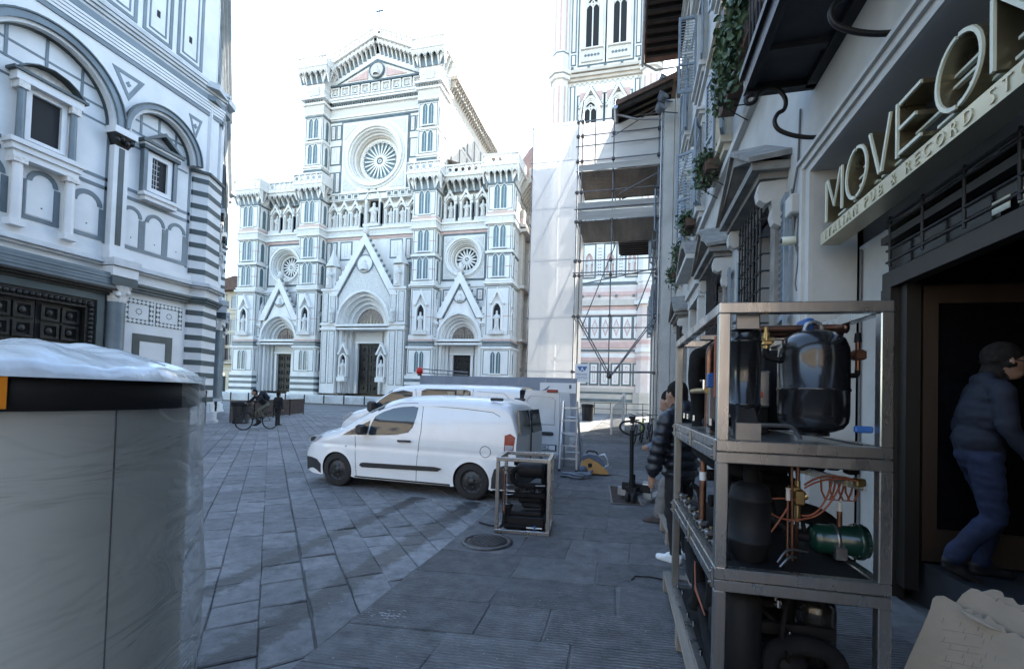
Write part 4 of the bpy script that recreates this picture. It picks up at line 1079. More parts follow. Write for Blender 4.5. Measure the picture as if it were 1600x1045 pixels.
def bifora(xc, z0, zs, w, gable):
    g = MB(); g.cur = Wh; wo = w + .55
    g.cur = Gr; g.box(xc - wo - .28, xc + wo + .28, -.04, 0, z0 - 1.7, zs + w * 3.0); g.cur = Wh; g.box(xc - wo - .12, xc + wo + .12, -.06, 0, z0 - 1.55, zs + w * 3.0 - .15)
    for k in range(3): a = arch(w + .14 * k, zs, w * .7, 12, xc); b_ = arch(w + .14 * (k + 1), zs, w * .7, 12, xc); g.ring([(a[0][0], z0)] + a + [(a[-1][0], z0)], [(b_[0][0], z0)] + b_ + [(b_[-1][0], z0)], -.15 - .1 * k, 0)
    g.cur = Vo; g.poly([(xc - w, z0)] + arch(w, zs, w * .7, 12, xc) + [(xc + w, z0)], -.09, 0)
    g.cur = Wh; g.box(xc - .06, xc + .06, -.2, 0, z0, zs + .1)
    for sx in (-1, 1):
        a = arch(w * .42, zs - .15, w * .3, 8, xc + sx * w * .5); g.ring(a, [(p[0], zs + w * .75) for p in a], -.16, -.08)
    g.ring(circ(w * .2, xc, zs + w * .72, 10), circ(w * .34, xc, zs + w * .72, 10), -.2, -.08, closed=True); g.box(xc - w, xc + w, -.16, -.08, zs + w * .55, zs + w * .62)
    g.box(xc - w - .5, xc + w + .5, -.45, 0, z0 - .12, z0); g.cur = Cv; g.box(xc - w - .45, xc + w + .45, -.25, 0, z0 - 1.35, z0 - .15)
    g.cur = Sl
    for i in range(5): g.poly(circ(.16, xc - w + i * w * .5, z0 - .75, 4), -.3, 0)
    if gable:
        g.cur = Wh; g.ring([(xc - wo + .1, zs + .3), (xc, zs + w * 3.4), (xc + wo - .1, zs + .3)], [(xc - wo - .1, zs + .3), (xc, zs + w * 3.4 + .5), (xc + wo + .1, zs + .3)], -.4, 0)
        g.cur = Sl
        for i in range(10):
            for sx in (-1, 1): g.ball((xc + sx * wo * (1 - i / 10), -.3, zs + .5 + (w * 3.4) * i / 10), .11, 5)
        g.cur = Pk
        for sx in (-1, 1): g.poly([(xc + sx * wo, zs + w * 3.3), (xc + sx * wo, zs + w * 1.6), (xc + sx * .35, zs + w * 3.3)], -.08, 0)
    g.build('window', WM, tower)
for xc in (-1.36, 1.44): bifora(xc, 37.9, 42.3, .66, False)
for xc in (-1.36, 1.44): bifora(xc, 28.6, 31.3, .62, True)
for x in (-3.55, 3.05):
    panel(tower, x, x + .55, 37.8, 45.5, 0, Pk); panel(tower, x, x + .55, 36.4, 37.6, 0, Wh); panel(tower, x, x + .55, 29.5, 34.2, 0, Wh); panel(tower, x, x + .55, 24, 29.2, 0, Pk)
zig = MB(); zig.cur = Cv
for i in range(14): x = -3.6 + i * .52; zig.poly([(x, 34.1), (x + .26, 34.45), (x + .52, 34.1), (x + .52, 34.2), (x + .26, 34.58), (x, 34.2)], -.1, 0)
zig.build('frieze', WM, tower)
# ================================================================ house far left behind the baptistery
mat('ochre_plaster', (.50, .44, .33), .85, var=.12, scale=.6, bump=.1)
mat('shutter_dark', (.055, .045, .05), .6, var=.2, scale=4)
mat('pale_stone', (.52, .48, .42), .8, var=.1, scale=2)
mat('far_glass', (.20, .22, .24), .15)
mat('roof_tile', (.10, .06, .045), .85, var=.3, scale=3, bump=.6, bscale=9)
mat('shop_light', (1, .95, .85), .5); M['shop_light'].node_tree.nodes['Principled BSDF'].inputs['Emission Color'].default_value = (1, .95, .85, 1); M['shop_light'].node_tree.nodes['Principled BSDF'].inputs['Emission Strength'].default_value = 2.2
house = thing('townhouse', 'narrow ochre plastered townhouse with dark shutters, far behind the striped baptistery corner', 'house', (-62, 62, 0))
h = MB(); h.box(-9, 9, 0, 14, 0, 17.2); h.build('wall', 'ochre_plaster', house)
r = MB(); r.box(-9.6, 9.6, -1.2, 14, 17.2, 17.45); r.poly([(-9.6, 17.45), (9.6, 17.45), (0, 19.5)], -1.2, 14); r.build('roof', 'roof_tile', house)
h = MB()
for z in (4.3, 13.6): h.box(-9.1, 9.1, -.18, 0, z, z + .25)
h.box(-9.1, 9.1, -.9, 0, 5.35, 5.55); h.build('cornice', 'pale_stone', house)
h = MB()
for i in range(60): h.cyl((-8.9 + i * .3, -.85, 5.55), (-8.9 + i * .3, -.85, 6.5), .02, None, 4)
h.box(-9, 9, -.88, -.82, 6.5, 6.55); h.build('balcony_railing', 'shutter_dark', house)
for z0, z1 in ((6.0, 7.9), (8.2 + .2, 10.2), (10.8, 12.6), (14.4, 16.4)):
    for i in range(8):
        x = -7.7 + i * 2.2
        f = MB(); f.ring([(x - .5, z0), (x + .5, z0), (x + .5, z1), (x - .5, z1)], [(x - .65, z0 - .15), (x + .65, z0 - .15), (x + .65, z1 + .2), (x - .65, z1 + .2)], -.12, .02, closed=True); f.box(x - .75, x + .75, -.25, 0, z1 + .2, z1 + .32); f.box(x - .72, x + .72, -.22, 0, z0 - .28, z0 - .15)
        fo = f.build('window', 'pale_stone', house)
        p = MB(); p.box(x - .5, x + .5, -.03, .0, z0, z1); p.build('pane', 'far_glass', fo)
        if z0 < 14:
            for sx in (-1, 1): s = MB(); s.box(x + sx * .93 - .28, x + sx * .93 + .28, -.17, -.13, z0, z1); s.build('shutter', 'shutter_dark', fo)
for i in range(5):
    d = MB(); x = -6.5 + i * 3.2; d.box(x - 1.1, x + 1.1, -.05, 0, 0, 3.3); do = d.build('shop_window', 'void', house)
    s = MB(); s.box(x - .7, x + .1, -.14, -.05, 3.55, 3.72); s.box(x + .2, x + .75, -.14, -.05, 3.6, 3.7); s.build('lit_sign', 'shop_light', house)
# ================================================================ west side of the square, behind the viewpoint (seen only as reflections)
mat('ochre_warm', (.40, .33, .24), .9, var=.1, scale=.5); mat('rose_plaster', (.38, .31, .27), .9, var=.1, scale=.5)
for k, (x0, x1, hh, m, lb) in enumerate(((-62, -30, 20, 'ochre_warm', 'pale ochre palazzo behind the viewpoint at the north-west of the square'), (-29.8, -6, 22, 'ochre_warm', 'warm ochre palazzo directly behind the viewpoint, reflected in the van glass'), (-2, 26, 20, 'rose_plaster', 'rose plastered palazzo behind the viewpoint on the south side'))):
    pz = thing('palazzo', lb, 'building', (0, -40, 0)); q = MB(); q.box(x0, x1, -10, 0, 0, hh); q.build('wall', m, pz); q = MB(); q.box(x0 - .5, x1 + .5, -10, 1.2, hh, hh + .3); q.build('roof', 'roof_tile', pz)
    for fl_ in range(4):
        for i in range(int((x1 - x0 - 1) / 3.2)): x = x0 + 1.8 + i * 3.2; z = .3 + fl_ * 4.2; q = MB(); q.cur = 1; q.box(x - .75, x + .75, 0, .12, z, z + 2.6); q.cur = 0; q.box(x - .6, x + .6, 0, .14, z + .1, z + 2.45); q.build('window', ['shutter_dark', 'pale_stone'], pz)
# ================================================================ palazzo on the right, with the shop
mat('plaster', (.43, .43, .415), .9, var=.16, scale=.9, bump=.12, bscale=10)
mat('plaster_trim', (.46, .46, .44), .85, var=.10, scale=2.5, bump=.08)
mat('pietra', (.20, .195, .18), .85, var=.28, scale=3.5, bump=.5, bscale=12)
mat('cream_trim', (.52, .47, .36), .85, var=.15, scale=3)
mat('shutter_blue', (.19, .235, .28), .55, var=.12, scale=5)
mat('iron', (.012, .012, .014), .5, metal=.3, var=.3, scale=12, bump=.2)
mat('wood_dark', (.015, .011, .008), .55, var=.35, scale=3, aniso=(1, 1, .15))
mat('dark_glass', (.004, .004, .005), .15, spec=.25)
mat('wood_door', (.036, .022, .014), .45, var=.3, scale=3, aniso=(1, 1, .2))
mat('rafter', (.012, .009, .008), .8, var=.3, scale=5)
mat('brass', (.30, .25, .16), .32, metal=.85, var=.15, scale=4, rvar=.08)
mat('strip_gold', (.47, .44, .33), .38, metal=.55, var=.12, scale=1.2, rvar=.08)
mat('letter_edge', (.56, .58, .48), .4, var=.05, scale=8)
mat('sign_back', (.022, .022, .024), .6)
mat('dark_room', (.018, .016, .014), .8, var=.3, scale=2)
mat('shop_floor', (.035, .036, .04), .35, var=.3, scale=2)
mat('galv', (.30, .31, .33), .4, metal=.8, var=.15, scale=6)
mat('cable', (.12, .12, .12), .7)
FX = 1.8
palazzo = thing('palazzo', 'pale plastered palazzo with blue shutters, grilled windows and a shop on its ground floor', 'building', (FX, 0, 0))
def wall_open(mb, y0, y1, z0, z1, holes, x0, x1):
    ys = sorted({y0, y1, *[h[0] for h in holes], *[h[1] for h in holes]}); zs = sorted({z0, z1, *[h[2] for h in holes], *[h[3] for h in holes]})
    ys = [y for y in ys if y0 <= y <= y1]; zs = [z for z in zs if z0 <= z <= z1]
    for a, b in zip(ys[:-1], ys[1:]):
        run = None
        for c, d in zip(zs[:-1], zs[1:]):
            m = ((a + b) / 2, (c + d) / 2); op = any(h[0] < m[0] < h[1] and h[2] < m[1] < h[3] for h in holes)
            if op:
                if run: mb.box(x0, x1, a, b, *run); run = None
            else: run = (run[0], d) if run else (c, d)
        if run: mb.box(x0, x1, a, b, *run)
AX = [7.2, 10.4, 13.8, 17.2]; GW = .66
holes = [(-3, 5.38, 0, 4.02)] + [(a - GW, a + GW, 1.7, 4.15) for a in (7.2, 10.4, 17.2)] + [(13.0, 14.6, 0, 4.3)]
for a in AX: holes += [(a - .55, a + .55, 6.75, 9.0), (a - .52, a + .52, 10.7, 13.0)]
for a in AX: holes += [(a - .45, a + .45, 14.0, 15.6)]
for a in (3.8, .4): holes += [(a - .55, a + .55, 6.75, 9.0)]
w = MB(); wall_open(w, -3, 20.6, 0, 16.4, holes, 0, .4); w.build('wall', 'plaster', palazzo)
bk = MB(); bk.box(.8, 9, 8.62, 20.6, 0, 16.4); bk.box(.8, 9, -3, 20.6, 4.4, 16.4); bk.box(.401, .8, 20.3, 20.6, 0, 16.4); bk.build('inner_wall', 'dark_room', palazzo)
# eaves with rafters
ev = MB(); ev.box(-1.5, 9, -3, 21.4, 16.75, 16.85); ev.poly([(-1.55, 16.85), (9, 16.85), (9, 20)], -3, 21.4); ev.build('roof', 'roof_tile', palazzo)
ev = MB()
for i in range(48): ev.box(-1.45, .0, -2.8 + i * .5, -2.68 + i * .5, 16.58, 16.75)
ev.build('rafters', 'rafter', palazzo)
ev = MB(); ev.tube([(-1.58, -3, 16.72), (-1.58, 21.45, 16.72)], .08, 8); ev.tube([(-1.58, 21.3, 16.7), (-1.0, 21.35, 16.35), (-.12, 21.1, 16.2), (-.12, 20.9, 12)], .05, 8); ev.build('gutter', 'galv', palazzo)
# string courses
st = MB()
for z, o in ((6.2, .1), (10.2, .08), (13.6, .07)): st.box(-o, 0, 5.6, 20.6, z, z + .14)
st.build('string_course', 'plaster_trim', palazzo)
# ---- shutters
def shutter_mesh(wd, ht):
    s = MB(); t = .045
    for a, b in ((0, .07), (wd - .07, wd)): s.box(a, b, -t / 2, t / 2, 0, ht)
    for a, b in ((0, .09), (ht * .36, ht * .36 + .07), (ht - .08, ht)): s.box(.07, wd - .07, -t / 2, t / 2, a, b)
    n = int(ht / .085)
    for i in range(n):
        z = .11 + i * .085
        if abs(z - ht * .36) < .09 or z > ht - .12: continue
        s.add([(.07, -t*.45, z + .05), (wd - .07, -t*.45, z + .05), (wd - .07, t*.45, z), (.07, t*.45, z), (.07, -t*.45, z + .062), (wd - .07, -t*.45, z + .062), (wd - .07, t*.45, z + .012), (.07, t*.45, z + .012)], [(0,3,2,1),(4,5,6,7),(0,1,5,4),(2,3,7,6)])
    return s.mesh('shutter', 'shutter_blue')
SH1, SH2, SHG = shutter_mesh(.55, 2.25), shutter_mesh(.52, 2.3), shutter_mesh(.55, 2.3)
def upper(a, hw, z0, z1, me, angs, cream):
    f = MB(); f.box(-.09, 0, a - hw - .2, a - hw, z0, z1); f.box(-.09, 0, a + hw, a + hw + .2, z0, z1); f.box(-.1, 0, a - hw - .24, a + hw + .24, z1, z1 + .22)
    f.box(-.2, 0, a - hw - .3, a + hw + .3, z1 + .22, z1 + .3); f.box(-.27, 0, a - hw - .36, a + hw + .36, z1 + .3, z1 + .37); f.box(-.22, 0, a - hw - .3, a + hw + .3, z0 - .14, z0); f.box(-.14, 0, a - hw - .24, a + hw + .24, z0 - .28, z0 - .14)
    o = f.build('window', 'cream_trim' if cream else 'plaster_trim', palazzo)
    p = MB(); p.box(.22, .25, a - hw, a + hw, z0, z1); p.build('pane', 'lattice_glass', o)
    m_ = MB(); m_.box(.18, .22, a - .03, a + .03, z0, z1); m_.box(.18, .22, a - hw, a + hw, z0 + (z1 - z0) * .6, z0 + (z1 - z0) * .6 + .04); m_.build('sash', 'plaster_trim', o)
    # far leaf hinged at a+hw, near leaf at a-hw; angle 0 = flat open against the wall
    for sgn, an in zip((1, -1), angs):
        if an is None: continue
        # leaf along +x in its own frame; open flat points away from the opening
        base = PI / 2 if sgn > 0 else -PI / 2
        rz = base + sgn * math.radians(an)
        put('shutter', me, o, (-.12, a + sgn * (hw + .02), z0), (0, 0, rz))
for i, a in enumerate(AX): upper(a, .55, 6.75, 9.0, SH1, ((12, 50), (10, 15), (60, 20), (12, 12))[i], i % 2 == 1)
for i, a in enumerate(AX): upper(a, .52, 10.7, 13.0, SH2, ((8, 10), (10, 8), (90, 8), (10, 12))[i], False)
for a in AX: upper(a, .45, 14.0, 15.6, SH2, (None, None), False)
for a in (3.8, .4): upper(a, .55, 6.75, 9.0, SH1, (20, 30), False)
# ---- ground-floor windows: stone case, pediment, scroll, bulging grille
def ground_window(a, shut=True):
    f = MB()
    for y0, y1 in ((a - GW - .2, a - GW), (a + GW, a + GW + .2)): f.box(-.1, .05, y0, y1, 1.5, 4.15)
    f.box(-.12, .05, a - GW - .22, a + GW + .22, 4.15, 4.4); f.box(-.22, 0, a - GW - .35, a + GW + .35, 1.32, 1.5)
    o = f.build('window', 'pietra', palazzo)
    p = MB(); p.box(.28, .3, a - GW, a + GW, 1.7, 4.15); p.build('pane', 'lattice_glass', o)
    q = MB(MX)                                   # local x -> -Y about a
    def P(pts, d0, d1): q.poly(pts, -d1, -d0)
    tr = Matrix(((0, 1, 0, 0), (-1, 0, 0, a), (0, 0, 1, 0), (0, 0, 0, 1)))
    q.M = tr
    hw = GW + .42
    q.ring([(-hw + .2, 4.62), (0, 4.98), (hw - .2, 4.62)], [(-hw, 4.5), (0, 5.12), (hw, 4.5)], -.42, 0); q.box(-hw, hw, -.42, 0, 4.42, 4.52); q.box(-hw + .08, hw - .08, -.32, 0, 4.34, 4.42)
    q.add([(-hw - .05, -.47, 4.5), (0, -.47, 5.14), (0, 0, 5.2), (-hw - .05, 0, 4.56), (-hw - .05, -.47, 4.56), (0, -.47, 5.21), (0, 0, 5.27), (-hw - .05, 0, 4.63)], [(0,1,5,4),(4,5,6,7),(0,4,7,3),(0,3,2,1)])
    q.add([(hw + .05, -.47, 4.5), (0, -.47, 5.14), (0, 0, 5.2), (hw + .05, 0, 4.56), (hw + .05, -.47, 4.56), (0, -.47, 5.21), (0, 0, 5.27), (hw + .05, 0, 4.63)], [(0,4,5,1),(4,7,6,5),(0,3,7,4),(0,1,2,3)])
    q.poly([(-hw + .2, 4.55), (hw - .2, 4.55), (0, 4.96)], -.08, 0)
    q.build('pediment', 'pietra', o)
    for sy in (-1, 1):
        c = MB(); y = a + sy * (GW + .22)
        pts = [(-.30, 4.32), (-.33, 4.2), (-.31, 4.1), (-.24, 4.05), (-.17, 4.08), (-.15, 4.0), (-.17, 3.9), (-.14, 3.8), (-.07, 3.76), (0, 3.78), (0, 4.34)]
        n = len(pts); vs = [(p[0], y - .08, p[1]) for p in pts] + [(p[0], y + .08, p[1]) for p in pts]
        c.add(vs, [tuple(range(n)), tuple(range(2*n - 1, n - 1, -1))] + [(i, i + n, (i+1) % n + n, (i+1) % n) for i in range(n)]); c.build('scroll_bracket', 'plaster_trim', o)
    g = MB(); X = -.2
    for i in range(8): y = a - GW + .06 + i * (2 * GW - .12) / 7; g.cyl((X, y, 1.62), (X, y, 4.28), .014, None, 6, caps=False)
    for j in range(12):
        z = 1.72 + j * .225; g.tube([(.04, a - GW, z), (X + .012, a - GW + .01, z), (X + .012, a + GW - .01, z), (.04, a + GW, z)], .013, 5)
        for i in range(8): y = a - GW + .06 + i * (2 * GW - .12) / 7; g.ball((X, y, z), .024, 5)
    g.build('grille', 'iron', o)
    if shut:
        put('shutter', SHG, o, (-.02, a - GW - .06, 1.75), (0, 0, math.radians(-90 - 7))); put('shutter', SHG, o, (-.02, a + GW + .06, 1.75), (0, 0, math.radians(90 + 7)))
MX = None
for a in (7.2, 10.4, 17.2): ground_window(a, a < 15)
# ---- doorway with segmental pediment
d = MB(); a = 13.8
for y0, y1 in ((12.75, 13.05), (14.55, 14.85)): d.box(-.14, .05, y0, y1, 0, 4.3)
d.box(-.16, .05, 12.7, 14.9, 4.3, 4.6); d.box(-.24, 0, 12.6, 15.0, 4.6, 4.75); d.box(-.18, 0, 12.7, 14.9, 4.75, 5.2); d.box(-.5, 0, 12.4, 15.2, 5.2, 5.32)
do = d.build('doorway', 'plaster_trim', palazzo)
q = MB(Matrix(((0, 1, 0, 0), (-1, 0, 0, a), (0, 0, 1, 0), (0, 0, 0, 1))))
seg = lambda w_, h_, z_: [(-w_ + 2 * w_ * i / 12, z_ + h_ * math.sin(PI * i / 12)) for i in range(13)]
q.ring(seg(1.2, .5, 5.34), seg(1.42, .72, 5.32), -.5, 0); q.ring(seg(1.0, .38, 5.36), seg(1.08, .45, 5.34), -.3, 0); q.poly(seg(1.2, .5, 5.34), -.12, 0); q.build('pediment', 'pietra', do)
l_ = MB(); l_.box(.2, .26, 13.0, 14.6, 0, 4.3); l_.build('door', 'wood_dark', do)
# ---- shop front: reveal, architrave, sign niche, transom grille, door frame
s = MB()
s.box(-.04, 0, 5.38, 5.56, 0, 4.14); s.box(-.07, 0, 5.5, 5.58, 0, 4.17); s.box(-.04, 0, -3, 5.38, 4.02, 4.14); s.box(-.07, 0, -3, 5.5, 4.1, 4.17); s.box(-.10, 0, -3, 5.6, 4.17, 4.21); s.build('shop_architrave', 'plaster_trim', palazzo)
s = MB(); s.box(.42, .5, 4.74, 5.38, 0, 3.2); s.build('shop_pier', 'plaster', palazzo)
s = MB(); s.box(.45, .8, -3, 5.38, 3.2, 4.4); s.build('sign_niche', 'sign_back', palazzo)
s = MB(); s.box(.34, .44, -3, 4.76, 2.62, 2.76); s.box(.34, .46, 4.62, 4.78, 0, 2.62); s.box(.40, .5, 4.50, 4.62, .12, 2.62); s.box(.3, .5, -3, 4.7, 3.0, 3.06); s.build('door_frame', 'wood_dark', palazzo)
s = MB()
for z in (2.82, 2.92, 3.12, 3.17): s.cyl((.3, -3, z), (.3, 4.6, z), .012, None, 6)
for i in range(16): s.cyl((.3, 4.55 - i * .45, 2.78), (.3, 4.55 - i * .45, 3.2), .012, None, 6)
s.build('transom_grille', 'iron', palazzo)
s = MB(); s.box(.38, .42, -3, 4.74, 2.76, 3.2); s.build('transom_pane', 'dark_glass', palazzo)
# interior
s = MB(); s.box(.55, 6, -3, 8.5, -.02, .34); s.box(.42, .55, -3, 3.8, 0, .17); s.build('shop_floor', 'shop_floor', palazzo)
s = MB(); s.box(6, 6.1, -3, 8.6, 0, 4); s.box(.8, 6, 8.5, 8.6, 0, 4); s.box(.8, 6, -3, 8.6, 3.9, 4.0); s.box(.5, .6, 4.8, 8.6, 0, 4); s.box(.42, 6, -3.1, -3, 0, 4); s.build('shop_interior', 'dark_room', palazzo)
for b in ((.52, .62, 4.5, 4.56, .36, 2.6), (1.32, 1.42, 4.5, 4.56, .36, 2.6), (.62, 1.32, 4.5, 4.56, .36, .62), (.62, 1.32, 4.5, 4.56, 2.45, 2.6)): s = MB(); s.box(*b); s.build('door_rail', 'wood_door', palazzo)
s = MB(); s.box(.62, 1.32, 4.52, 4.54, .62, 2.45); s.build('door_pane', 'dark_glass', palazzo)
s = MB(); s.box(2.2, 2.28, 5.2, 5.28, .16, 3.0); s.box(2.6, 2.66, 5.2, 5.26, .16, 3.0); s.box(2.1, 2.9, 5.3, 5.36, 2.4, 2.5); s.box(1.7, 4.2, 6.4, 7.0, .16, 1.25); s.build('inner_door_frame', 'wood_dark', palazzo)
# cables and small boxes on the wall are things of their own
def cable(pts, r, label):
    c = MB(); c.tube(pts, r, 6); return tag(c.build('cable', 'cable'), label, 'cable')
cable([(FX - .02, 5.75, 4.9), (FX - .02, 5.8, 4.3), (FX - .03, 5.95, 4.0), (FX - .02, 6.0, 4.1)], .012, 'thin grey cable hanging on the plaster wall below the balcony')
cable([(FX + .40, 5.30, 3.15), (FX + .40, 5.30, .1)], .012, 'dark cable running straight down the wall beside the shop door')
cable([(FX - .02, 5.75, 3.35), (FX - .04, 5.7, 3.15), (FX - .03, 5.8, 2.95), (FX - .04, 5.73, 2.85)], .008, 'loose thin cable dangling under the security camera')
bx = MB(); bx.bevbox(FX - .13, FX, 5.66, 5.86, 3.70, 3.92, .015); bx.cur = 1; bx.cyl((FX - .07, 5.76, 3.70), (FX - .07, 5.76, 3.4), .012); bx.tube([(FX-.04, 5.8, 3.7), (FX-.05, 5.82, 3.5), (FX-.03, 5.76, 3.3)], .01, 5); bx.tube([(FX-.03, 5.72, 3.7), (FX-.05, 5.7, 3.45), (FX-.03, 5.74, 3.25)], .008, 5)
cb = bx.build('junction_box', ['plaster_trim', 'cable']); tag(cb, 'small weathered box on the plaster wall above the security camera', 'box')
cm = thing('security_camera', 'small white dome-nosed security camera under a wall box', 'camera', (FX - .1, 5.76, 3.42))
q = MB(); q.lathe([(.0, -.09), (.045, -.085), (.05, .05), (.04, .08), (0, .085)], n=12, axis='x'); q.build('camera_body', 'letter_edge', cm); q = MB(); q.lathe([(0, -.1), (.03, -.095), (.034, -.08)], n=10, axis='x'); q.build('lens', 'sign_back', cm)
# ---- the sign
sign = thing('shop_sign', 'bronze channel-letter shop sign on a gold strip over the shop door', 'sign', (FX, 0, 0))
q = MB(); q.box(.02, .2, -3, 5.24, 3.19, 3.31); q.build('strip', 'strip_gold', sign)
def text_mesh(body, size, ext, mats, name, spacing=1.0):
    c = bpy.data.curves.new(name, 'FONT'); c.body = body; c.size = size; c.extrude = ext; c.space_character = spacing; c.resolution_u = 3
    o = bpy.data.objects.new(name, c); COL.objects.link(o)
    dg = bpy.context.evaluated_depsgraph_get(); dg.update()
    me = bpy.data.meshes.new_from_object(o.evaluated_get(dg)); bpy.data.objects.remove(o); me.materials.clear(); me.materials.append(M[mats]); return me
ROTL = (PI / 2, 0, -PI / 2)      # text facing -X, reading towards -Y
put('lettering', text_mesh('ITALIAN PUB & RECORD STORE', .118, .006, 'strip_gold', 'lettering', 1.66), sign, (.018, 5.12, 3.212), ROTL, kind='stuff')
def stroke(q, pts, closed=False, wd=.032, dp=.16):
    """thin wall following a polyline in (y, z), deep in x; pale front lip"""
    n = len(pts); L = []; Rr = []
    for i, p in enumerate(pts):
        a = pts[i - 1] if (i > 0 or closed) else p; b = pts[(i + 1) % n] if (i < n - 1 or closed) else p
        d = Vector((b[0] - a[0], b[1] - a[1])).normalized(); nn = Vector((-d.y, d.x)) * wd / 2
        L.append((p[0] + nn.x, p[1] + nn.y)); Rr.append((p[0] - nn.x, p[1] - nn.y))
    MM = Matrix(((0, 1, 0, 0), (1, 0, 0, 0), (0, 0, 1, 0), (0, 0, 0, 1)))   # ring x->Y, y->X
    q.M = MM; q.cur = 0; q.ring(L, Rr, .05, .05 + dp, closed)
    k = .75
    L2 = [((a[0] + b[0]) / 2 + (a[0] - b[0]) / 2 * k, (a[1] + b[1]) / 2 + (a[1] - b[1]) / 2 * k) for a, b in zip(L, Rr)]; R2 = [((a[0] + b[0]) / 2 - (a[0] - b[0]) / 2 * k, (a[1] + b[1]) / 2 - (a[1] - b[1]) / 2 * k) for a, b in zip(L, Rr)]
    q.cur = 1; q.ring(L2, R2, .035, .052, closed)
zb, zt = 3.40, 3.80
def letter(name, strokes):
    q = MB()
    for pts, cl in strokes: stroke(q, pts, cl)
    q.build('letter', ['brass', 'letter_edge'], sign)
def Oo(y0, y1):
    yc, r1, zc, r2 = (y0 + y1) / 2, abs(y1 - y0) / 2, (zb + zt) / 2 + .0, (zt - zb) / 2 + .01
    a = [(yc + r1 * math.cos(t), zc + r2 * math.sin(t)) for t in [PI / 2 + .06 + i * (PI - .12) / 14 for i in range(15)]]
    b = [(2 * yc - p[0], p[1]) for p in a]; return [(a, False), (b, False)]
letter('M', [([(5.17, zb), (5.165, zt)], False), ([(5.14, zt), (4.99, zb + .1), (4.85, zt)], False), ([(4.82, zt), (4.82, zb)], False)])
letter('O', Oo(4.73, 4.36)); letter('V', [([(4.31, zt), (4.16, zb + .01)], False), ([(4.13, zb + .01), (4.0, zt)], False)])
letter('E', [([(3.91, zb), (3.91, zt)], False), ([(3.88, zt - .02), (3.62, zt - .02)], False), ([(3.88, .5 * (zb + zt)), (3.68, .5 * (zb + zt))], False), ([(3.88, zb + .02), (3.62, zb + .02)], False)])
letter('O', Oo(3.46, 3.07)); letter('N', [([(2.99, zb), (2.99, zt)], False), ([(2.96, zt), (2.62, zb)], False), ([(2.59, zb), (2.59, zt)], False)])
for z, segs in ((3.665, ((4.98, 4.9), (4.6, 4.42), (4.0, 3.94), (3.6, 3.2), (2.86, 2.64), (2.5, 1.6))), (3.6, ((5.05, 4.86), (4.68, 4.42), (4.22, 4.06), (3.58, 3.12), (2.9, 2.62), (2.5, 1.6))), (3.535, ((4.68, 4.4), (4.2, 4.08), (3.84, 3.44), (3.3, 3.1), (2.94, 2.66), (2.5, 1.6))), (3.44, ((5.1, 4.86), (4.78, 4.36), (4.3, 3.94), (3.6, 3.06), (2.96, 2.6), (2.5, 1.6)))):
    for y0, y1 in segs: q = MB(); q.box(.12, .15, y1, y0, z - .009, z + .009); q.build('sign_bar', 'letter_edge', sign)
# screen-printed blurred notice on the transom glass
q = MB()
for i, (y0, y1) in enumerate(((3.5, 3.36), (3.3, 3.26), (3.2, 3.17), (3.12, 3.04), (3.0, 2.86))): q.box(FX + .355, FX + .36, y1, y0, 2.80, 2.88)
tag(q.build('transom_notice', 'letter_edge'), 'small pale reflective notice strip on the dark transom over the shop door', 'notice')
def bend2(P):
    P = [Vector(p) for p in P]; out = []
    for i in range(len(P) - 1):
        a, b, c, d = P[max(i - 1, 0)], P[i], P[i + 1], P[min(i + 2, len(P) - 1)]
        for k in range(4): t = k / 4; out.append(.5 * (2 * b + (c - a) * t + (2 * a - 5 * b + 4 * c - d) * t * t + (3 * b - a - 3 * c + d) * t ** 3))
    return out + [P[-1]]
# ---- balcony over the shop
bal = thing('balcony', 'dark timber balcony on scrolled iron brackets above the shop sign', 'balcony', (FX, 0, 0))
mat('balcony_dark', (.030, .030, .032), .7, var=.3, scale=4)
q = MB(); q.box(-.62, 0, -2, 5.38, 4.98, 5.05); q.build('deck', 'balcony_dark', bal)
q = MB(); q.box(-.68, -.6, -2, 5.42, 4.92, 5.1); q.box(-.72, -.64, -2, 5.44, 5.1, 5.17); q.box(-.66, 0, 5.32, 5.42, 4.9, 5.0); q.box(-.1, 0, -2, 5.38, 4.9, 4.98); q.build('edge_beam', 'iron', bal)
for i in range(9): q = MB(); q.box(-.6, -.05, 4.75 - i * .75, 4.83 - i * .75, 4.92, 4.98); q.build('joist', 'balcony_dark', bal)
q = MB()
for i in range(50): q.cyl((-.64, 5.36 - i * .14, 5.15), (-.64, 5.36 - i * .14, 6.0), .009, None, 5)
q.box(-.67, -.61, -2, 5.42, 6.0, 6.04); q.build('railing', 'iron', bal)
for y in (5.3, 3.9, 2.5, 1.1):
    q = MB(); pts = [(-.62, 4.86), (-.68, 4.82), (-.66, 4.76), (-.59, 4.78), (-.56, 4.86), (-.46, 4.9), (-.36, 4.86), (-.30, 4.76), (-.31, 4.66), (-.37, 4.62), (-.40, 4.54), (-.36, 4.45), (-.24, 4.38), (-.1, 4.34), (0, 4.33)]
    q.tube(bend2([(x, y, z) for x, z in pts]), .022, 8); q.build('bracket', 'iron', bal)
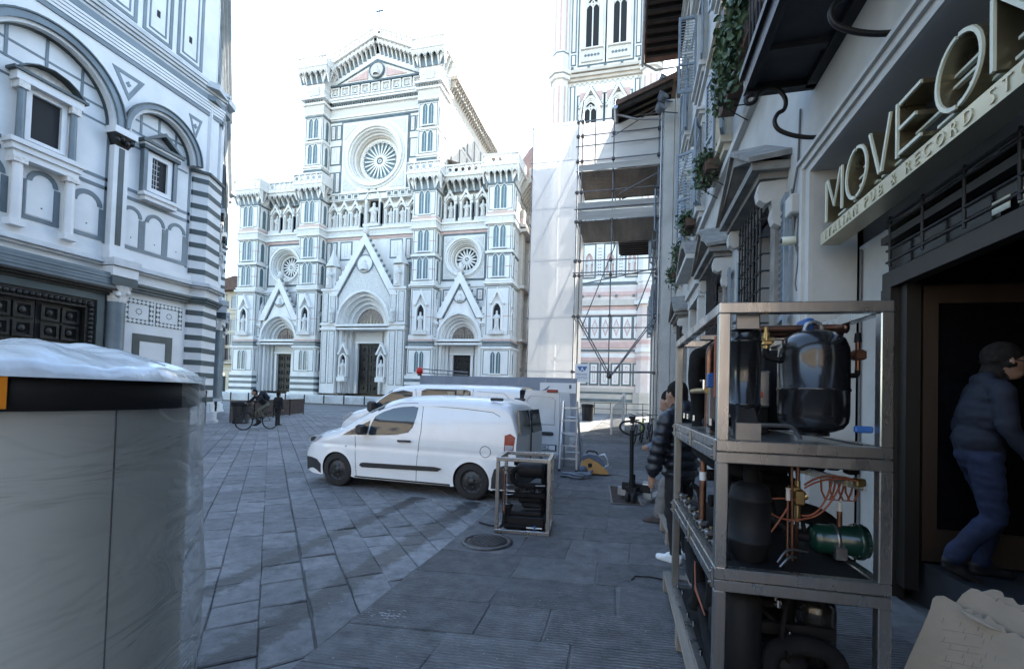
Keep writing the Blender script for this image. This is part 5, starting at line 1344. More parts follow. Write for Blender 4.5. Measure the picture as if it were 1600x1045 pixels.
# ---- floodlights on the wall end
mat('lamp_grey', (.10, .12, .15), .5, metal=.3)
for i, (x, y, z, lb) in enumerate(((1.0, 20.9, 15.4, 'upper grey floodlight under the eaves at the far end of the palazzo'), (.95, 20.5, 14.4, 'middle grey floodlight bolted to the far end of the palazzo wall'), (.85, 20.2, 13.75, 'lowest grey floodlight at the far end of the palazzo wall'))):
    t_ = thing('floodlight', lb, 'floodlight', (x, y, z), .4, 'floodlights at the end of the palazzo')
    q = MB(); q.lathe([(.10, 0), (.17, -.05), (.23, -.28), (.25, -.3)], n=14, axis='y'); q.build('housing', 'lamp_grey', t_, rot=(-.5, 0, .3)); q = MB(); q.lathe([(0, -.27), (.22, -.275)], n=14, axis='y'); q.build('lens', 'far_glass', t_, rot=(-.5, 0, .3))
    q = MB(); q.tube([(0, .02, 0), (.3, .1, .1), (.95, .05, .1)], .025, 6); q.build('arm', 'lamp_grey', t_)
# ================================================================ second palazzo and a farther one beyond the side street
p2 = thing('palazzo', 'lower plastered palazzo with a wide dark timber eave behind the scaffold bridge', 'building', (1.2, 20.8, 0))
q = MB(); wall_open(q, 0, 9.2, 0, 14.6, [(1.2 + 2.6 * i, 2.1 + 2.6 * i, z, z + 1.9) for i in range(3) for z in (5.2, 9.2)], 0, .4); q.box(.42, 9, 0, 9.2, 0, 14.6); q.build('wall', 'plaster', p2)
for i in range(3):
    for z in (5.2, 9.2):
        q = MB(); q.box(-.06, 0, 1.0 + 2.6 * i, 1.2 + 2.6 * i, z, z + 1.9); q.box(-.06, 0, 2.1 + 2.6 * i, 2.3 + 2.6 * i, z, z + 1.9); q.box(-.1, 0, .95 + 2.6 * i, 2.35 + 2.6 * i, z + 1.9, z + 2.1); o = q.build('window', 'plaster_trim', p2)
        for a, sg in ((1.2 + 2.6 * i, -1), (2.1 + 2.6 * i, 1)): put('shutter', SH2, o, (-.1, a, z), (0, 0, sg * PI / 2 + sg * .5), (.85, 1, .83))
q = MB(); q.add([(-2.1, -.2, 14.5), (3.5, -.2, 16.6), (3.5, 9.6, 16.6), (-2.1, 9.6, 14.5), (-2.1, -.2, 14.7), (3.5, -.2, 16.85), (3.5, 9.6, 16.85), (-2.1, 9.6, 14.7)], [(0,3,2,1),(4,5,6,7),(0,1,5,4),(1,2,6,5),(2,3,7,6),(3,0,4,7)]); q.build('roof', 'roof_tile', p2)
q = MB()
for i in range(20): y = -.1 + i * .5; q.add([(-2.0, y, 14.36), (.3, y, 15.22), (.3, y + .14, 15.22), (-2.0, y + .14, 14.36), (-2.0, y, 14.53), (.3, y, 15.4), (.3, y + .14, 15.4), (-2.0, y + .14, 14.53)], [(0,3,2,1),(0,1,5,4),(2,3,7,6),(3,0,4,7)])
q.build('rafters', 'rafter', p2)
q = MB(); q.tube([(-2.1, -.2, 14.45), (-2.1, 9.6, 14.45)], .09, 8); q.cyl((-.1, .4, 0), (-.1, .4, 14.3), .05); q.tube([(-2.05, .3, 14.4), (-1.2, .35, 14.1), (-.1, .4, 14.0)], .05, 8); q.build('gutter', 'galv', p2)
p3 = thing('palazzo', 'low plastered wing with a dark eave between the scaffold and the bell tower', 'building', (1.3, 30.1, 0))
q = MB(); q.box(0, 7, 0, 3.4, 0, 11.6); q.build('wall', 'plaster', p3)
for z in (4.6, 8.0): q = MB(); q.box(-.06, 0, .9, 1.1, z, z + 1.8); q.box(-.06, 0, 2.0, 2.2, z, z + 1.8); q.box(-.1, 0, .85, 2.25, z + 1.8, z + 2.0); o = q.build('window', 'plaster_trim', p3); q = MB(); q.box(-.02, 0.01, 1.1, 2.0, z, z + 1.8); q.build('pane', 'lattice_glass', o)
q = MB(); q.box(-2.3, 7, -.1, 3.8, 11.9, 12.0); q.poly([(-2.3, 12.0), (7, 12.0), (7, 14)], -.1, 3.8); q.build('roof', 'roof_tile', p3)
for i in range(8): q = MB(); q.box(-2.2, 0, i * .48, .14 + i * .48, 11.7, 11.9); q.build('rafter', 'rafter', p3)
# ================================================================ scaffold bridge over the street
mat('pipe', (.16, .165, .18), .45, metal=.7, var=.25, scale=5, bump=.1)
mat('pipe_clamp', (.09, .085, .085), .5, metal=.6)
mat('plank', (.20, .175, .15), .8, var=.25, scale=2.5, aniso=(1, .15, 1), bump=.2)
mat('plank_pale', (.36, .35, .33), .8, var=.2, scale=2.5, aniso=(.15, 1, 1))
mat('hoarding_grey', (.24, .27, .32), .7, var=.10, scale=1.5)
mat('sign_white', (.72, .73, .74), .5, var=.03, scale=4)
mat('sign_blue', (.03, .13, .36), .5)
mat('lamp_red', (.55, .02, .015), .35)
mat('poster_dark', (.10, .11, .13), .6)
mt = bpy.data.materials.new('net'); mt.use_nodes = True; M['net'] = mt
n_ = mt.node_tree.nodes; l_ = mt.node_tree.links; n_.clear()
o_ = n_.new('ShaderNodeOutputMaterial'); d1 = n_.new('ShaderNodeBsdfDiffuse'); d2 = n_.new('ShaderNodeBsdfTranslucent'); tp = n_.new('ShaderNodeBsdfTransparent'); m1 = n_.new('ShaderNodeMixShader'); m2 = n_.new('ShaderNodeMixShader')
d1.inputs[0].default_value = (.80, .81, .82, 1); d2.inputs[0].default_value = (.66, .66, .65, 1); m1.inputs[0].default_value = .45; m2.inputs[0].default_value = .13
l_.new(d1.outputs[0], m1.inputs[1]); l_.new(d2.outputs[0], m1.inputs[2]); l_.new(m1.outputs[0], m2.inputs[1]); l_.new(tp.outputs[0], m2.inputs[2]); l_.new(m2.outputs[0], o_.inputs[0])
SY, SB = 21.8, 24.9
scaf = thing('scaffold', 'tubular scaffold bridge with plank decks and white netting spanning the street', 'scaffold', (0, SY, 0))
D = SB - SY
def pipe(p0, p1, name='pipe', r=.027, m='pipe'):
    q = MB(); q.cyl(p0, p1, r, None, 8); return q.build(name, m, scaf)
for x, z0, z1 in ((-4.84, 0, 14.9), (-2.65, 0, 15.0), (-2.45, 2.6, 15.2), (-1.0, 2.55, 15.6), (1.02, 0, 15.0), (1.35, 0, 9.8)): pipe((x, 0, z0), (x, 0, z1), 'standard')
pipe((-1.85, .0, 12.3), (-1.85, 0, 14.6), 'standard')
for x, z0, z1 in ((-4.84, 0, 14.7), (-2.65, 0, 14.7), (1.02, 0, 13), (-1.0, 9.5, 12.6)): pipe((x, D, z0), (x, D, z1), 'standard')
for z in (14.62, 13.93, 13.44, 12.72, 11.25, 10.45, 9.85, 7.98, 7.42, 7.28, 5.37): pipe((-2.75, -.06, z), (1.75, -.06, z + .03), 'ledger')
pipe((-2.6, -.05, 2.77), (1.8, -.05, 2.82), 'ledger', .045)
for z in (12.2, 9.8, 5.3): pipe((-2.75, D, z), (1.75, D, z), 'ledger')
for z in (2.8, 5.35, 8.1, 10.6, 12.9, 14.6): pipe((-4.95, .06, z), (-2.55, .06, z), 'ledger', .022)
for x in (-4.84, -2.65, -1.0, 1.02):
    for z in (12.15, 9.78, 5.3): pipe((x, -.3, z), (x, D + .2, z), 'transom')
for p0, p1 in (((-2.5, -.1, 5.29), (-.98, -.1, 2.6)), ((-2.38, -.14, 5.29), (-.9, -.14, 2.65)), ((1.05, -.1, 5.4), (-.9, -.1, 2.6)), ((1.1, -.14, 5.3), (-.82, -.14, 2.65)), ((-1.1, -.12, 13.7), (2.05, -.3, 15.35)), ((-.7, -.12, 11.0), (1.75, -.2, 12.2)), ((-2.2, -.1, 6.9), (1.6, -.1, 7.6)), ((-2.6, .1, 14.6), (-2.4, -.3, 15.5)), ((.2, -.1, 5.6), (1.4, -.1, 9.0)), ((-2.6, D, 5.3), (-.9, D, 9.8))): pipe(p0, p1, 'brace')
for p0, p1 in (((-4.7, .1, 3.2), (-2.7, .1, 7.9)), ((-4.7, .1, 8.3), (-2.7, .1, 12.8)), ((-4.7, .1, 10.7), (-2.7, .1, 14.5))): pipe(p0, p1, 'brace', .022)
q = MB()
for x in (-2.65, -2.45, -1.0, 1.02, 1.35):
    for z in (14.62, 13.93, 12.72, 11.25, 9.85, 7.98, 7.3, 5.37, 2.78): q.bevbox(x - .07, x + .07, -.12, .05, z - .07, z + .07, .02)
q.ball((-.95, -.1, 2.6), .13, 8); q.build('clamps', 'pipe_clamp', scaf, kind='stuff')
for zl, zz in ((12.22, 'plank'), (9.86, 'plank')):
    for i in range(13): q = MB(); y = .02 + i * .24; q.box(-2.6, 1.6, y, y + .225, zl, zl + .05); q.build('deck_board', zz, scaf)
for z0, z1 in ((12.28, 12.55), (9.92, 10.35), (10.38, 10.75)): q = MB(); q.box(-2.6, 1.62, -.035, -.005, z0, z1); q.build('toe_board', 'plank_pale', scaf)
def net(x0, x1, z0, z1, y, yb=None, nx=10, nz=30, amp=.05):
    q = MB(); vs = []
    for j in range(nz + 1):
        for i in range(nx + 1):
            a, b = i / nx, j / nz; w = amp * (math.sin(b * 26 + i * 1.3) * .5 + math.sin(a * 9 + b * 7) * .6) * math.sin(PI * a) + rnd.uniform(-.006, .006)
            if yb is None: vs.append((x0 + (x1 - x0) * a, y + w, z0 + (z1 - z0) * b))
            else: vs.append((x0 + w, y + (yb - y) * a, z0 + (z1 - z0) * b))
    q.add(vs, [(j*(nx+1) + i, j*(nx+1) + i + 1, (j+1)*(nx+1) + i + 1, (j+1)*(nx+1) + i) for j in range(nz) for i in range(nx)], True)
    return q.build('net', 'net', scaf)
net(-4.86, -2.62, .3, 14.72, -.02); net(-4.86, -2.62, .3, 14.6, D); net(-4.87, -4.87, .3, 14.65, 0, D); net(-2.6, -2.6, .3, 14.65, 0, D)
net(-2.58, 1.62, 12.3, 14.6, .06, nx=24, nz=12, amp=.08)
# pedestrian sign
ps = thing('pedestrian_sign', 'white board with a blue arrow and the words PEDONI SOTTO tied to the scaffold', 'sign', (-2.5, SY - .22, 2.3))
q = MB(); q.box(0, .66, 0, .02, 0, .84); q.build('board', 'sign_white', ps)
q = MB(); q.poly([(.1, .72), (.56, .72), (.47, .54), (.33, .48), (.19, .54)], -.006, 0); q.build('arrow', 'sign_blue', ps)
q = MB(); q.poly([(.25, .52), (.33, .7), (.41, .52), (.37, .52), (.33, .61), (.29, .52)], -.012, -.006); q.build('arrow_mark', 'sign_white', ps)
for tx, z in (('PEDONI', .3), ('SOTTO', .14)): put('lettering', text_mesh(tx, .15, .002, 'sign_blue', 'lettering'), ps, (.04 if tx == 'PEDONI' else .08, -.004, z), (PI / 2, 0, 0), (.95, 1, 1), kind='stuff')
# ---- grey hoarding round the scaffold foot
ho = thing('hoarding', 'low grey sheet hoarding behind the vans, with a white notice at its right end', 'hoarding', (0, 20.4, 0))
x = -9.75; i = 0
while x < -2.3:
    q = MB(); wdt = min(1.22, -2.25 - x); q.bevbox(x, x + wdt - .01, rnd.uniform(-.01, .01), .03, 0, 2.42 + rnd.uniform(-.01, .01), .004); q.build('sheet', 'hoarding_grey', ho); x += 1.22
q = MB()
for i in range(5): q.box(-9.5 + i * 1.75, -9.42 + i * 1.75, .05, .12, 0, 2.35)
q.build('posts', 'plank', ho, kind='stuff')
q = MB(); q.box(-3.9, -2.3, -.03, -.012, 1.75, 2.2); nt_ = q.build('notice', 'sign_white', ho); q = MB(); q.poly([(-3.8, 1.85), (-3.65, 1.93), (-3.45, 2.08), (-3.5, 1.98), (-3.62, 1.86)], -.038, -.03); q.box(-2.6, -2.5, -.036, -.03, 1.95, 2.12); q.build('print', 'poster_dark', nt_)
q = MB(); q.cyl((-9.6, -.03, 2.72), (-7.4, .1, 2.6), .028); q.cyl((-9.6, -.03, 2.52), (-7.4, .1, 2.46), .022); q.build('rail', 'pipe', ho)
rl = thing('warning_lamp', 'round red warning lamp on the rail above the grey hoarding', 'lamp', (-9.75, 20.35, 2.45))
q = MB(); q.lathe([(.05, 0), (.14, .06), (.17, .18), (.12, .32), (0, .36)], n=14); q.build('lens', 'lamp_red', rl); q = MB(); q.cyl((0, 0, -.06), (0, 0, .03), .1, None, 10); q.build('base', 'pipe_clamp', rl)
# ================================================================ vans
mat('van_white', (.76, .775, .79), .26, col2=(.70, .715, .725), scale=2.5, coat=.6)
mat('van_dirty', (.60, .62, .64), .38, col2=(.50, .51, .51), scale=1.8, coat=.3)
mat('black_plastic', (.022, .023, .025), .55, var=.2, scale=12)
mat('rubber', (.016, .016, .017), .8, var=.3, scale=10, bump=.1)
mat('wheel_steel', (.035, .037, .04), .45, metal=.4, var=.2, scale=8)
mat('car_glass', (.03, .04, .05), .05, spec=.8)
mat('tail_red', (.20, .003, .003), .25)
mat('lamp_clear', (.35, .38, .41), .12, coat=.8)
mat('chrome', (.65, .66, .68), .18, metal=1)
mat('gap', (.02, .02, .022), .9)
mat('plate_white', (.62, .63, .64), .5)
def interp(tab, x):
    if x <= tab[0][0]: return tab[0][1]
    for (a, b), (c, d) in zip(tab[:-1], tab[1:]):
        if x <= c: t = (x - a) / (c - a); return b + (d - b) * t
    return tab[-1][1]
def sm(tab, x, h=.06): return (interp(tab, x - h) + 2 * interp(tab, x) + interp(tab, x + h)) / 4
class Van:
    def __init__(s, root, top, bot, L, hw, wheels, wr, belt, th, nose, crown, tail, arch_r):
        s.root = root; s.top = top; s.bot = bot; s.L = L; s.hw = hw; s.wheels = wheels; s.wr = wr; s.belt = belt; s.th = th; s.nose = nose; s.crown = crown; s.tail = tail; s.ar = arch_r
    def W(s, x, z):
        w = s.hw
        if x < s.nose: w *= 1 - .30 * ((s.nose - x) / s.nose) ** 2.2
        if x > s.L - .5: w *= 1 - .035 * ((x - s.L + .5) / .5) ** 2
        if z > s.belt: w -= s.th * (z - s.belt) ** 1.4
        if z < .45: w -= .10 * (.45 - z)
        w -= .012 * math.exp(-((z - s.belt + .14) / .03) ** 2)      # feature line
        return w
    def body(s, mats, glass=None):
        b = MB(); N = int(s.L / .035); xs = [s.L * i / N for i in range(N + 1)]
        ns, nt = 34, 12; rings = []
        for x in xs:
            T = sm(s.top, x); B = interp(s.bot, x); r = min(.16, (T - B) * .3); zs = T - r; ring = []
            zsu = zs - s.crown
            for k in range(ns + 1):
                z = B + (zsu - B) * k / ns; ring.append((-s.W(x, z), z))
            w0 = s.W(x, zsu)
            for k in range(1, nt + 1):
                t = PI / 2 * k / nt; ring.append((-w0 * (math.cos(t) ** .55), zsu + (T - zsu) * math.sin(t) ** .9))
            rings.append(ring)
        n1 = ns + nt + 1; vs = []
        for x, ring in zip(xs, rings): vs += [(x, y, z) for y, z in ring] + [(x, -y, z) for y, z in ring]
        fs = []; gl = []
        for i in range(len(xs) - 1):
            for half in (0, 1):
                for k in range(n1 - 1):
                    a = i * 2 * n1 + half * n1 + k; c = a + 2 * n1
                    xm = (xs[i] + xs[i + 1]) / 2; zm = (rings[i][k][1] + rings[i + 1][k + 1][1]) / 2
                    if k < ns and any((xm - wx) ** 2 + (zm - s.wr) ** 2 < s.ar ** 2 for wx in s.wheels): continue
                    f = (a, c, c + 1, a + 1) if half else (a, a + 1, c + 1, c)
                    if glass and k >= ns - 1 and glass[0] < xm < glass[1] and abs(rings[i][k][0]) < s.hw * .9: gl.append(f)
                    else: fs.append(f)
        b.add(vs, fs, True); base = len(b.f)
        if gl:
            b.cur = 1
            for f in gl: b.f.append(f); b.mi.append(1); b.sm.append(True)
        b.cur = 0
        for i in (0, len(xs) - 1):
            o = i * 2 * n1; b.add([vs[o + k] for k in range(2 * n1)], [tuple(list(range(n1)) + list(range(2 * n1 - 1, n1 - 1, -1)))])
        return b.build('body', mats, s.root)
    def patch(s, name, pts, m, off=.005, side=-1, parent=None, thick=.0, sub=True):
        """panel that follows the side; pts in (x, z)"""
        q = MB(); n = len(pts)
        if sub:
            c = (sum(p[0] for p in pts) / n, sum(p[1] for p in pts) / n)
            lv = [1, .66, .33]; vs = []
            for k in lv: vs += [(c[0] + (p[0] - c[0]) * k, c[1] + (p[1] - c[1]) * k) for p in pts]
            vs.append(c); fs = []
            for a in range(2): fs += [(a*n + i, a*n + (i+1) % n, (a+1)*n + (i+1) % n, (a+1)*n + i) for i in range(n)]
            fs += [(2*n + i, 2*n + (i+1) % n, 3*n) for i in range(n)]
            q.add([(x, side * (s.W(x, z) + off), z) for x, z in vs], fs, True)
            edge = [(x, side * (s.W(x, z) + off), z) for x, z in pts] + [(x, side * (s.W(x, z) - .01), z) for x, z in pts]
            q.add(edge, [(i, (i+1) % n, (i+1) % n + n, i + n) for i in range(n)])
        return q.build(name, m, parent or s.root)
    def line(s, pts, r=.0045, side=-1, name='panel_gap', m='gap', off=.0):
        q = MB(); dense = []
        for a, c in zip(pts[:-1], pts[1:]):
            k = max(2, int(math.hypot(c[0] - a[0], c[1] - a[1]) / .08))
            dense += [(a[0] + (c[0] - a[0]) * i / k, a[1] + (c[1] - a[1]) * i / k) for i in range(k)]
        dense.append(pts[-1])
        q.tube([(x, side * (s.W(x, z) + off), z) for x, z in dense], r, 5); return q.build(name, m, s.root)
    def wheel(s, x, side, rim=.62):
        w = thing('wheel', '', '') if False else None
        y = side * (s.hw - .02); r = s.wr; q = MB()
        pr = [(r * rim, .0), (r * .9, .0), (r * .985, -.02), (r, -.05), (r, -.15), (r * .97, -.18), (r * .6, -.18)]
        q.lathe([(a, side * h) for a, h in pr], (x, y, r), 32, 'y'); wo = q.build('wheel', 'rubber', s.root)
        q = MB(); q.lathe([(a, side * h) for a, h in ((r * rim, -.005), (r * rim * .96, -.03), (r * .5, -.035), (r * .42, -.015), (r * .2, -.02), (r * .18, .0), (0, .002))], (x, y, r), 28, 'y'); ri = q.build('rim', 'wheel_steel', wo)
        q = MB()
        for i in range(12): a = 2 * PI * i / 12; q.lathe([(0, 0), (.022, 0)], (x + r * .5 * math.cos(a), y - side * .030, r + r * .5 * math.sin(a)), 8, 'y')
        q.build('rim_holes', 'gap', ri, kind='stuff')
        q = MB()
        for i in range(5): a = 2 * PI * i / 5; q.cyl((x + r * .28 * math.cos(a), y - side * .02, r + r * .28 * math.sin(a)), (x + r * .28 * math.cos(a), y + side * .0, r + r * .28 * math.sin(a)), .012, None, 6)
        q.build('wheel_nuts', 'pipe_clamp', ri, kind='stuff')
        # arch lip and dark well
        q = MB(); a0, a1 = -.32, PI + .32; ai = s.ar - .03
        A = [(x + ai * math.cos(a0 + (a1 - a0) * i / 24), r + ai * math.sin(a0 + (a1 - a0) * i / 24)) for i in range(25)]; Bq = [(x + (s.ar + .03) * math.cos(a0 + (a1 - a0) * i / 24), r + (s.ar + .03) * math.sin(a0 + (a1 - a0) * i / 24)) for i in range(25)]
        vs = [(p[0], side * (s.W(p[0], p[1]) + .008), p[1]) for p in A] + [(p[0], side * (s.W(p[0], p[1]) + .003), p[1]) for p in Bq] + [(p[0], side * (s.hw - .3), p[1]) for p in A]; n = 25
        q.add(vs, [(i, i + 1, n + i + 1, n + i) for i in range(24)] , True); q.cur = 1; q.add(vs, [(i, i + 1, 2*n + i + 1, 2*n + i) for i in range(24)], True)
        q.add([(p[0], side * (s.hw - .3), p[1]) for p in A], [tuple(range(25))]); q.build('wheel_arch', [s.paint, 'gap'], s.root)
# ---- near van
A_ = on_z(524, 760); B_ = on_z(735.5, 782.4); dv = (B_ - A_).normalized(); nv = Vector((-dv.y, dv.x, 0))
HWV = .80; org = A_ - dv * .80 + nv * HWV
vr = thing('van', 'small white panel van with black side strip, nearest of the two parked vans', 'van', org, math.atan2(dv.y, dv.x), 'vans parked on the square')
top1 = [(0, .62), (.03, .70), (.12, .79), (.3, .885), (.62, .965), (.80, 1.0), (1.0, 1.12), (1.35, 1.335), (1.68, 1.485), (1.95, 1.54), (2.3, 1.565), (2.8, 1.57), (3.3, 1.56), (3.6, 1.53), (3.74, 1.48), (3.82, 1.40), (3.87, 1.2), (3.90, 1.06)]
v1 = Van(vr, top1, [(0, .20), (.2, .17), (3.90, .19)], 3.90, HWV, (.80, 3.21), .285, .84, .27, .75, .04, .2, .325)
v1.paint = 'van_white'
v1.body(['van_white', 'car_glass'], (.92, 1.62))
for sd_ in (-1, 1):
    for wx in v1.wheels: v1.wheel(wx, sd_)
    v1.patch('side_window', [(1.40, .895), (1.46, .885), (1.9, .915), (2.12, .965), (2.19, 1.05), (2.22, 1.2), (2.235, 1.36), (2.1, 1.385), (1.85, 1.35), (1.62, 1.27), (1.48, 1.19), (1.42, 1.05)], 'car_glass', .004, sd_)
    v1.patch('quarter_window', [(.90, .862), (1.36, .888), (1.385, 1.0), (1.40, 1.12), (1.2, 1.02), (1.05, .945)], 'car_glass', .004, sd_)
    v1.patch('headlight', [(.03, .70), (.10, .675), (.28, .70), (.42, .79), (.46, .835), (.34, .835), (.16, .79), (.07, .75)], 'lamp_clear', .008, sd_)
    v1.patch('headlight_rim', [(.12, .70), (.24, .72), (.34, .79), (.26, .80), (.16, .77)], 'black_plastic', .012, sd_)
    v1.patch('bumper_corner', [(.0, .20), (.45, .20), (.46, .34), (.36, .42), (.20, .44), (.0, .43)], 'black_plastic', .010, sd_)
    v1.patch('rub_strip', [(1.25, .385), (1.30, .36), (2.66, .395), (2.73, .445), (2.6, .462), (1.32, .438), (1.27, .425)], 'black_plastic', .014, sd_)
    v1.patch('sill_trim', [(1.15, .185), (2.86, .19), (2.86, .215), (1.15, .21)], 'black_plastic', .006, sd_)
    v1.patch('tail_light', [(3.72, .77), (3.86, .79), (3.88, .98), (3.80, 1.03), (3.72, 1.0)], 'tail_red', .010, sd_)
    v1.patch('tail_lamp', [(3.735, .78), (3.85, .80), (3.86, .86), (3.735, .86)], 'lamp_clear', .014, sd_)
    v1.patch('rear_bumper', [(3.53, .21), (3.89, .21), (3.89, .56), (3.72, .56), (3.58, .50), (3.54, .36)], 'black_plastic', .012, sd_)
    for pts in ([(1.18, .21), (1.165, .5), (1.15, .86)], [(2.28, .21), (2.30, .6), (2.34, 1.0), (2.32, 1.37), (2.2, 1.43), (1.9, 1.41), (1.6, 1.31)], [(2.40, 1.39), (3.0, 1.37), (3.5, 1.33), (3.62, 1.27)], [(3.43 + .085 * math.cos(i * PI / 6), .745 + .085 * math.sin(i * PI / 6)) for i in range(13)], [(.46, .84), (.7, .92), (.86, .95)]): v1.line(pts, side=sd_)
    q = MB(); q.tube([(1.96, sd_ * (v1.W(2, .82) + .03), .825), (2.1, sd_ * (v1.W(2, .82) + .032), .83), (2.18, sd_ * (v1.W(2, .82) + .02), .828)], .018, 6); q.build('door_handle', 'black_plastic', vr)
    m_ = MB(); m_.bevbox(1.27, 1.42, min(sd_ * .84, sd_ * 1.0), max(sd_ * .84, sd_ * 1.0), .90, 1.06, .03); mo = m_.build('mirror', 'black_plastic', vr)
    q = MB(); q.bevbox(1.9, 2.05, sd_ * .6 - .03, sd_ * .6 + .03, 1.53, 1.565, .012); q.bevbox(3.42, 3.62, sd_ * .6 - .03, sd_ * .6 + .03, 1.50, 1.55, .012); q.build('roof_rail_foot', 'black_plastic', vr)
q = MB(); q.cyl((.97, -v1.W(.97, .68) + .01, .68), (.97, -v1.W(.97, .68) - .006, .68), .016, None, 10); q.build('indicator', 'lamp_clear', vr)
# rear doors glass seen obliquely, front grille
q = MB()
for s_ in (-1, 1): q.add([(3.905, s_ * .06, 1.0), (3.905, s_ * .66, 1.0), (3.85, s_ * .60, 1.37), (3.85, s_ * .06, 1.37), (3.93, s_ * .06, 1.0), (3.93, s_ * .66, 1.0), (3.875, s_ * .60, 1.37), (3.875, s_ * .06, 1.37)], [(4, 5, 6, 7), (0, 1, 5, 4), (1, 2, 6, 5), (2, 3, 7, 6), (3, 0, 4, 7)])
q.build('rear_window', 'car_glass', vr)
q = MB(); q.bevbox(3.88, 3.93, -.78, .78, .2, .52, .015); q.build('rear_bumper', 'black_plastic', vr)
q = MB(); q.bevbox(3.905, 3.925, -.006, .006, .52, 1.38, .002); q.build('panel_gap', 'gap', vr)
q = MB(); q.bevbox(-.03, .03, -.45, .45, .33, .58, .02); q.build('grille', 'black_plastic', vr)
# ---- far van with its rear doors open
v2r = thing('van', 'long white panel van with rear doors swung open, behind the smaller van', 'van', (-7.05, 10.9, 0), 0, 'vans parked on the square')
top2 = [(0, .75), (.05, .86), (.2, 1.0), (.45, 1.13), (.8, 1.22), (.95, 1.3), (1.2, 1.53), (1.45, 1.70), (1.7, 1.775), (2.1, 1.81), (3.0, 1.82), (4.2, 1.815), (4.6, 1.80), (4.66, 1.79)]
v2 = Van(v2r, top2, [(0, .2), (4.66, .22)], 4.66, .88, (.92, 3.75), .31, 1.0, .16, .8, .04, .2, .36)
v2.paint = 'van_white'; v2.body(['van_white', 'car_glass'], (.98, 1.5))
for sd_ in (-1, 1):
    for wx in v2.wheels: v2.wheel(wx, sd_)
    v2.patch('side_window', [(1.02, 1.16), (1.5, 1.18), (2.02, 1.2), (2.07, 1.4), (2.05, 1.6), (1.8, 1.64), (1.5, 1.58), (1.2, 1.38)], 'car_glass', .004, sd_)
    v2.patch('headlight', [(.05, .80), (.2, .84), (.5, 1.05), (.42, 1.08), (.2, .97)], 'lamp_clear', .008, sd_)
    v2.patch('side_window', [(2.27, 1.22), (3.48, 1.22), (3.52, 1.35), (3.5, 1.66), (3.4, 1.69), (2.4, 1.69), (2.28, 1.64)], 'car_glass', .004, sd_)
    v2.patch('bumper_corner', [(.0, .22), (.5, .22), (.5, .4), (.3, .5), (.0, .5)], 'black_plastic', .01, sd_)
    for pts in ([(2.14, .25), (2.16, .9), (2.18, 1.4), (2.12, 1.68)], [(3.56, .25), (3.56, 1.7)], [(1.0, .4), (.98, 1.15)], [(3.65, 1.66), (4.3, 1.63), (4.45, 1.5)]): v2.line(pts, side=sd_)
    v2.patch('tail_light', [(4.48, .9), (4.62, .9), (4.62, 1.5), (4.5, 1.5)], 'tail_red' if sd_ > 0 else 'black_plastic', .008, sd_)
    m_ = MB(); m_.bevbox(1.02, 1.2, min(sd_ * .92, sd_ * 1.12), max(sd_ * .92, sd_ * 1.12), 1.1, 1.36, .04); m_.build('mirror', 'black_plastic', v2r)
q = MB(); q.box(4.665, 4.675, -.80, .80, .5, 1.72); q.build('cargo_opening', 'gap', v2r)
# boxes seen through the side window
for i, (x, w_) in enumerate(((2.75, .12), (2.9, .2), (3.12, .15), (3.3, .13))): pass
def rear_door(y, flip, name):
    d_ = MB(); x0 = 4.78; x1 = x0 + .80; pts = [(x0, .34), (x1, .34), (x1 + .01, 1.2), (x1 - .02, 1.70), (x0 + .05, 1.73), (x0, 1.5)]
    d_.M = Matrix.Translation((0, y, 0)); d_.poly(pts, -.03, .03); o = d_.build(name, 'van_dirty', v2r)
    pn = MB(); pn.M = Matrix.Translation((0, y, 0)); s_ = 1 if flip else -1
    ip = [(x0 + .08, .98), (x1 - .1, .98), (x1 - .09, 1.5), (x1 - .16, 1.58), (x0 + .16, 1.6), (x0 + .08, 1.5)]; c0 = (sum(p[0] for p in ip) / 6, sum(p[1] for p in ip) / 6)
    pn.ring([(c0[0] + (p[0] - c0[0]) * .985, c0[1] + (p[1] - c0[1]) * .985) for p in ip], ip, s_ * .03, s_ * .036, closed=True); pn.build('panel_gap', 'gap', o)
    return o, x0, x1
o, x0, x1 = rear_door(-.9, False, 'rear_door')
q = MB(); q.bevbox(x0 + .38, x0 + .68, -.975, -.925, .755, .83, .015); q.build('door_handle', 'black_plastic', o)
q = MB(); q.bevbox(x0 + .52, x0 + .76, -.955, -.925, 1.68, 1.745, .012); q.build('brake_light', 'tail_red', o)
q = MB(); q.box(x0 + .12, x0 + .76, -.945, -.93, .42, .555); pl_ = q.build('number_plate_holder', 'black_plastic', o); q = MB(); q.box(x0 + .15, x0 + .73, -.952, -.945, .44, .54); pp = q.build('number_plate', 'plate_white', o)
put('lettering', text_mesh('GV 460BZ', .105, .002, 'gap', 'lettering'), o, (x0 + .19, -.955, .455), (PI / 2, 0, 0), (.92, 1, 1), kind='stuff')
put('lettering', text_mesh('TRAFIC', .085, .004, 'gap', 'lettering', 1.1), o, (x0 + .06, -.935, .775), (PI / 2, 0, 0), (.8, 1, .75), kind='stuff')
o2, x0, x1 = rear_door(.9, True, 'rear_door'); q = MB(); q.bevbox(x0 + .1, x0 + .6, .84, .868, .9, 1.5, .02); q.build('inner_lining', 'van_white', o2)
q = MB(); q.bevbox(4.70, 4.78, -.94, -.8, 1.2, 1.6, .02); q.build('hinge', 'gap', v2r)
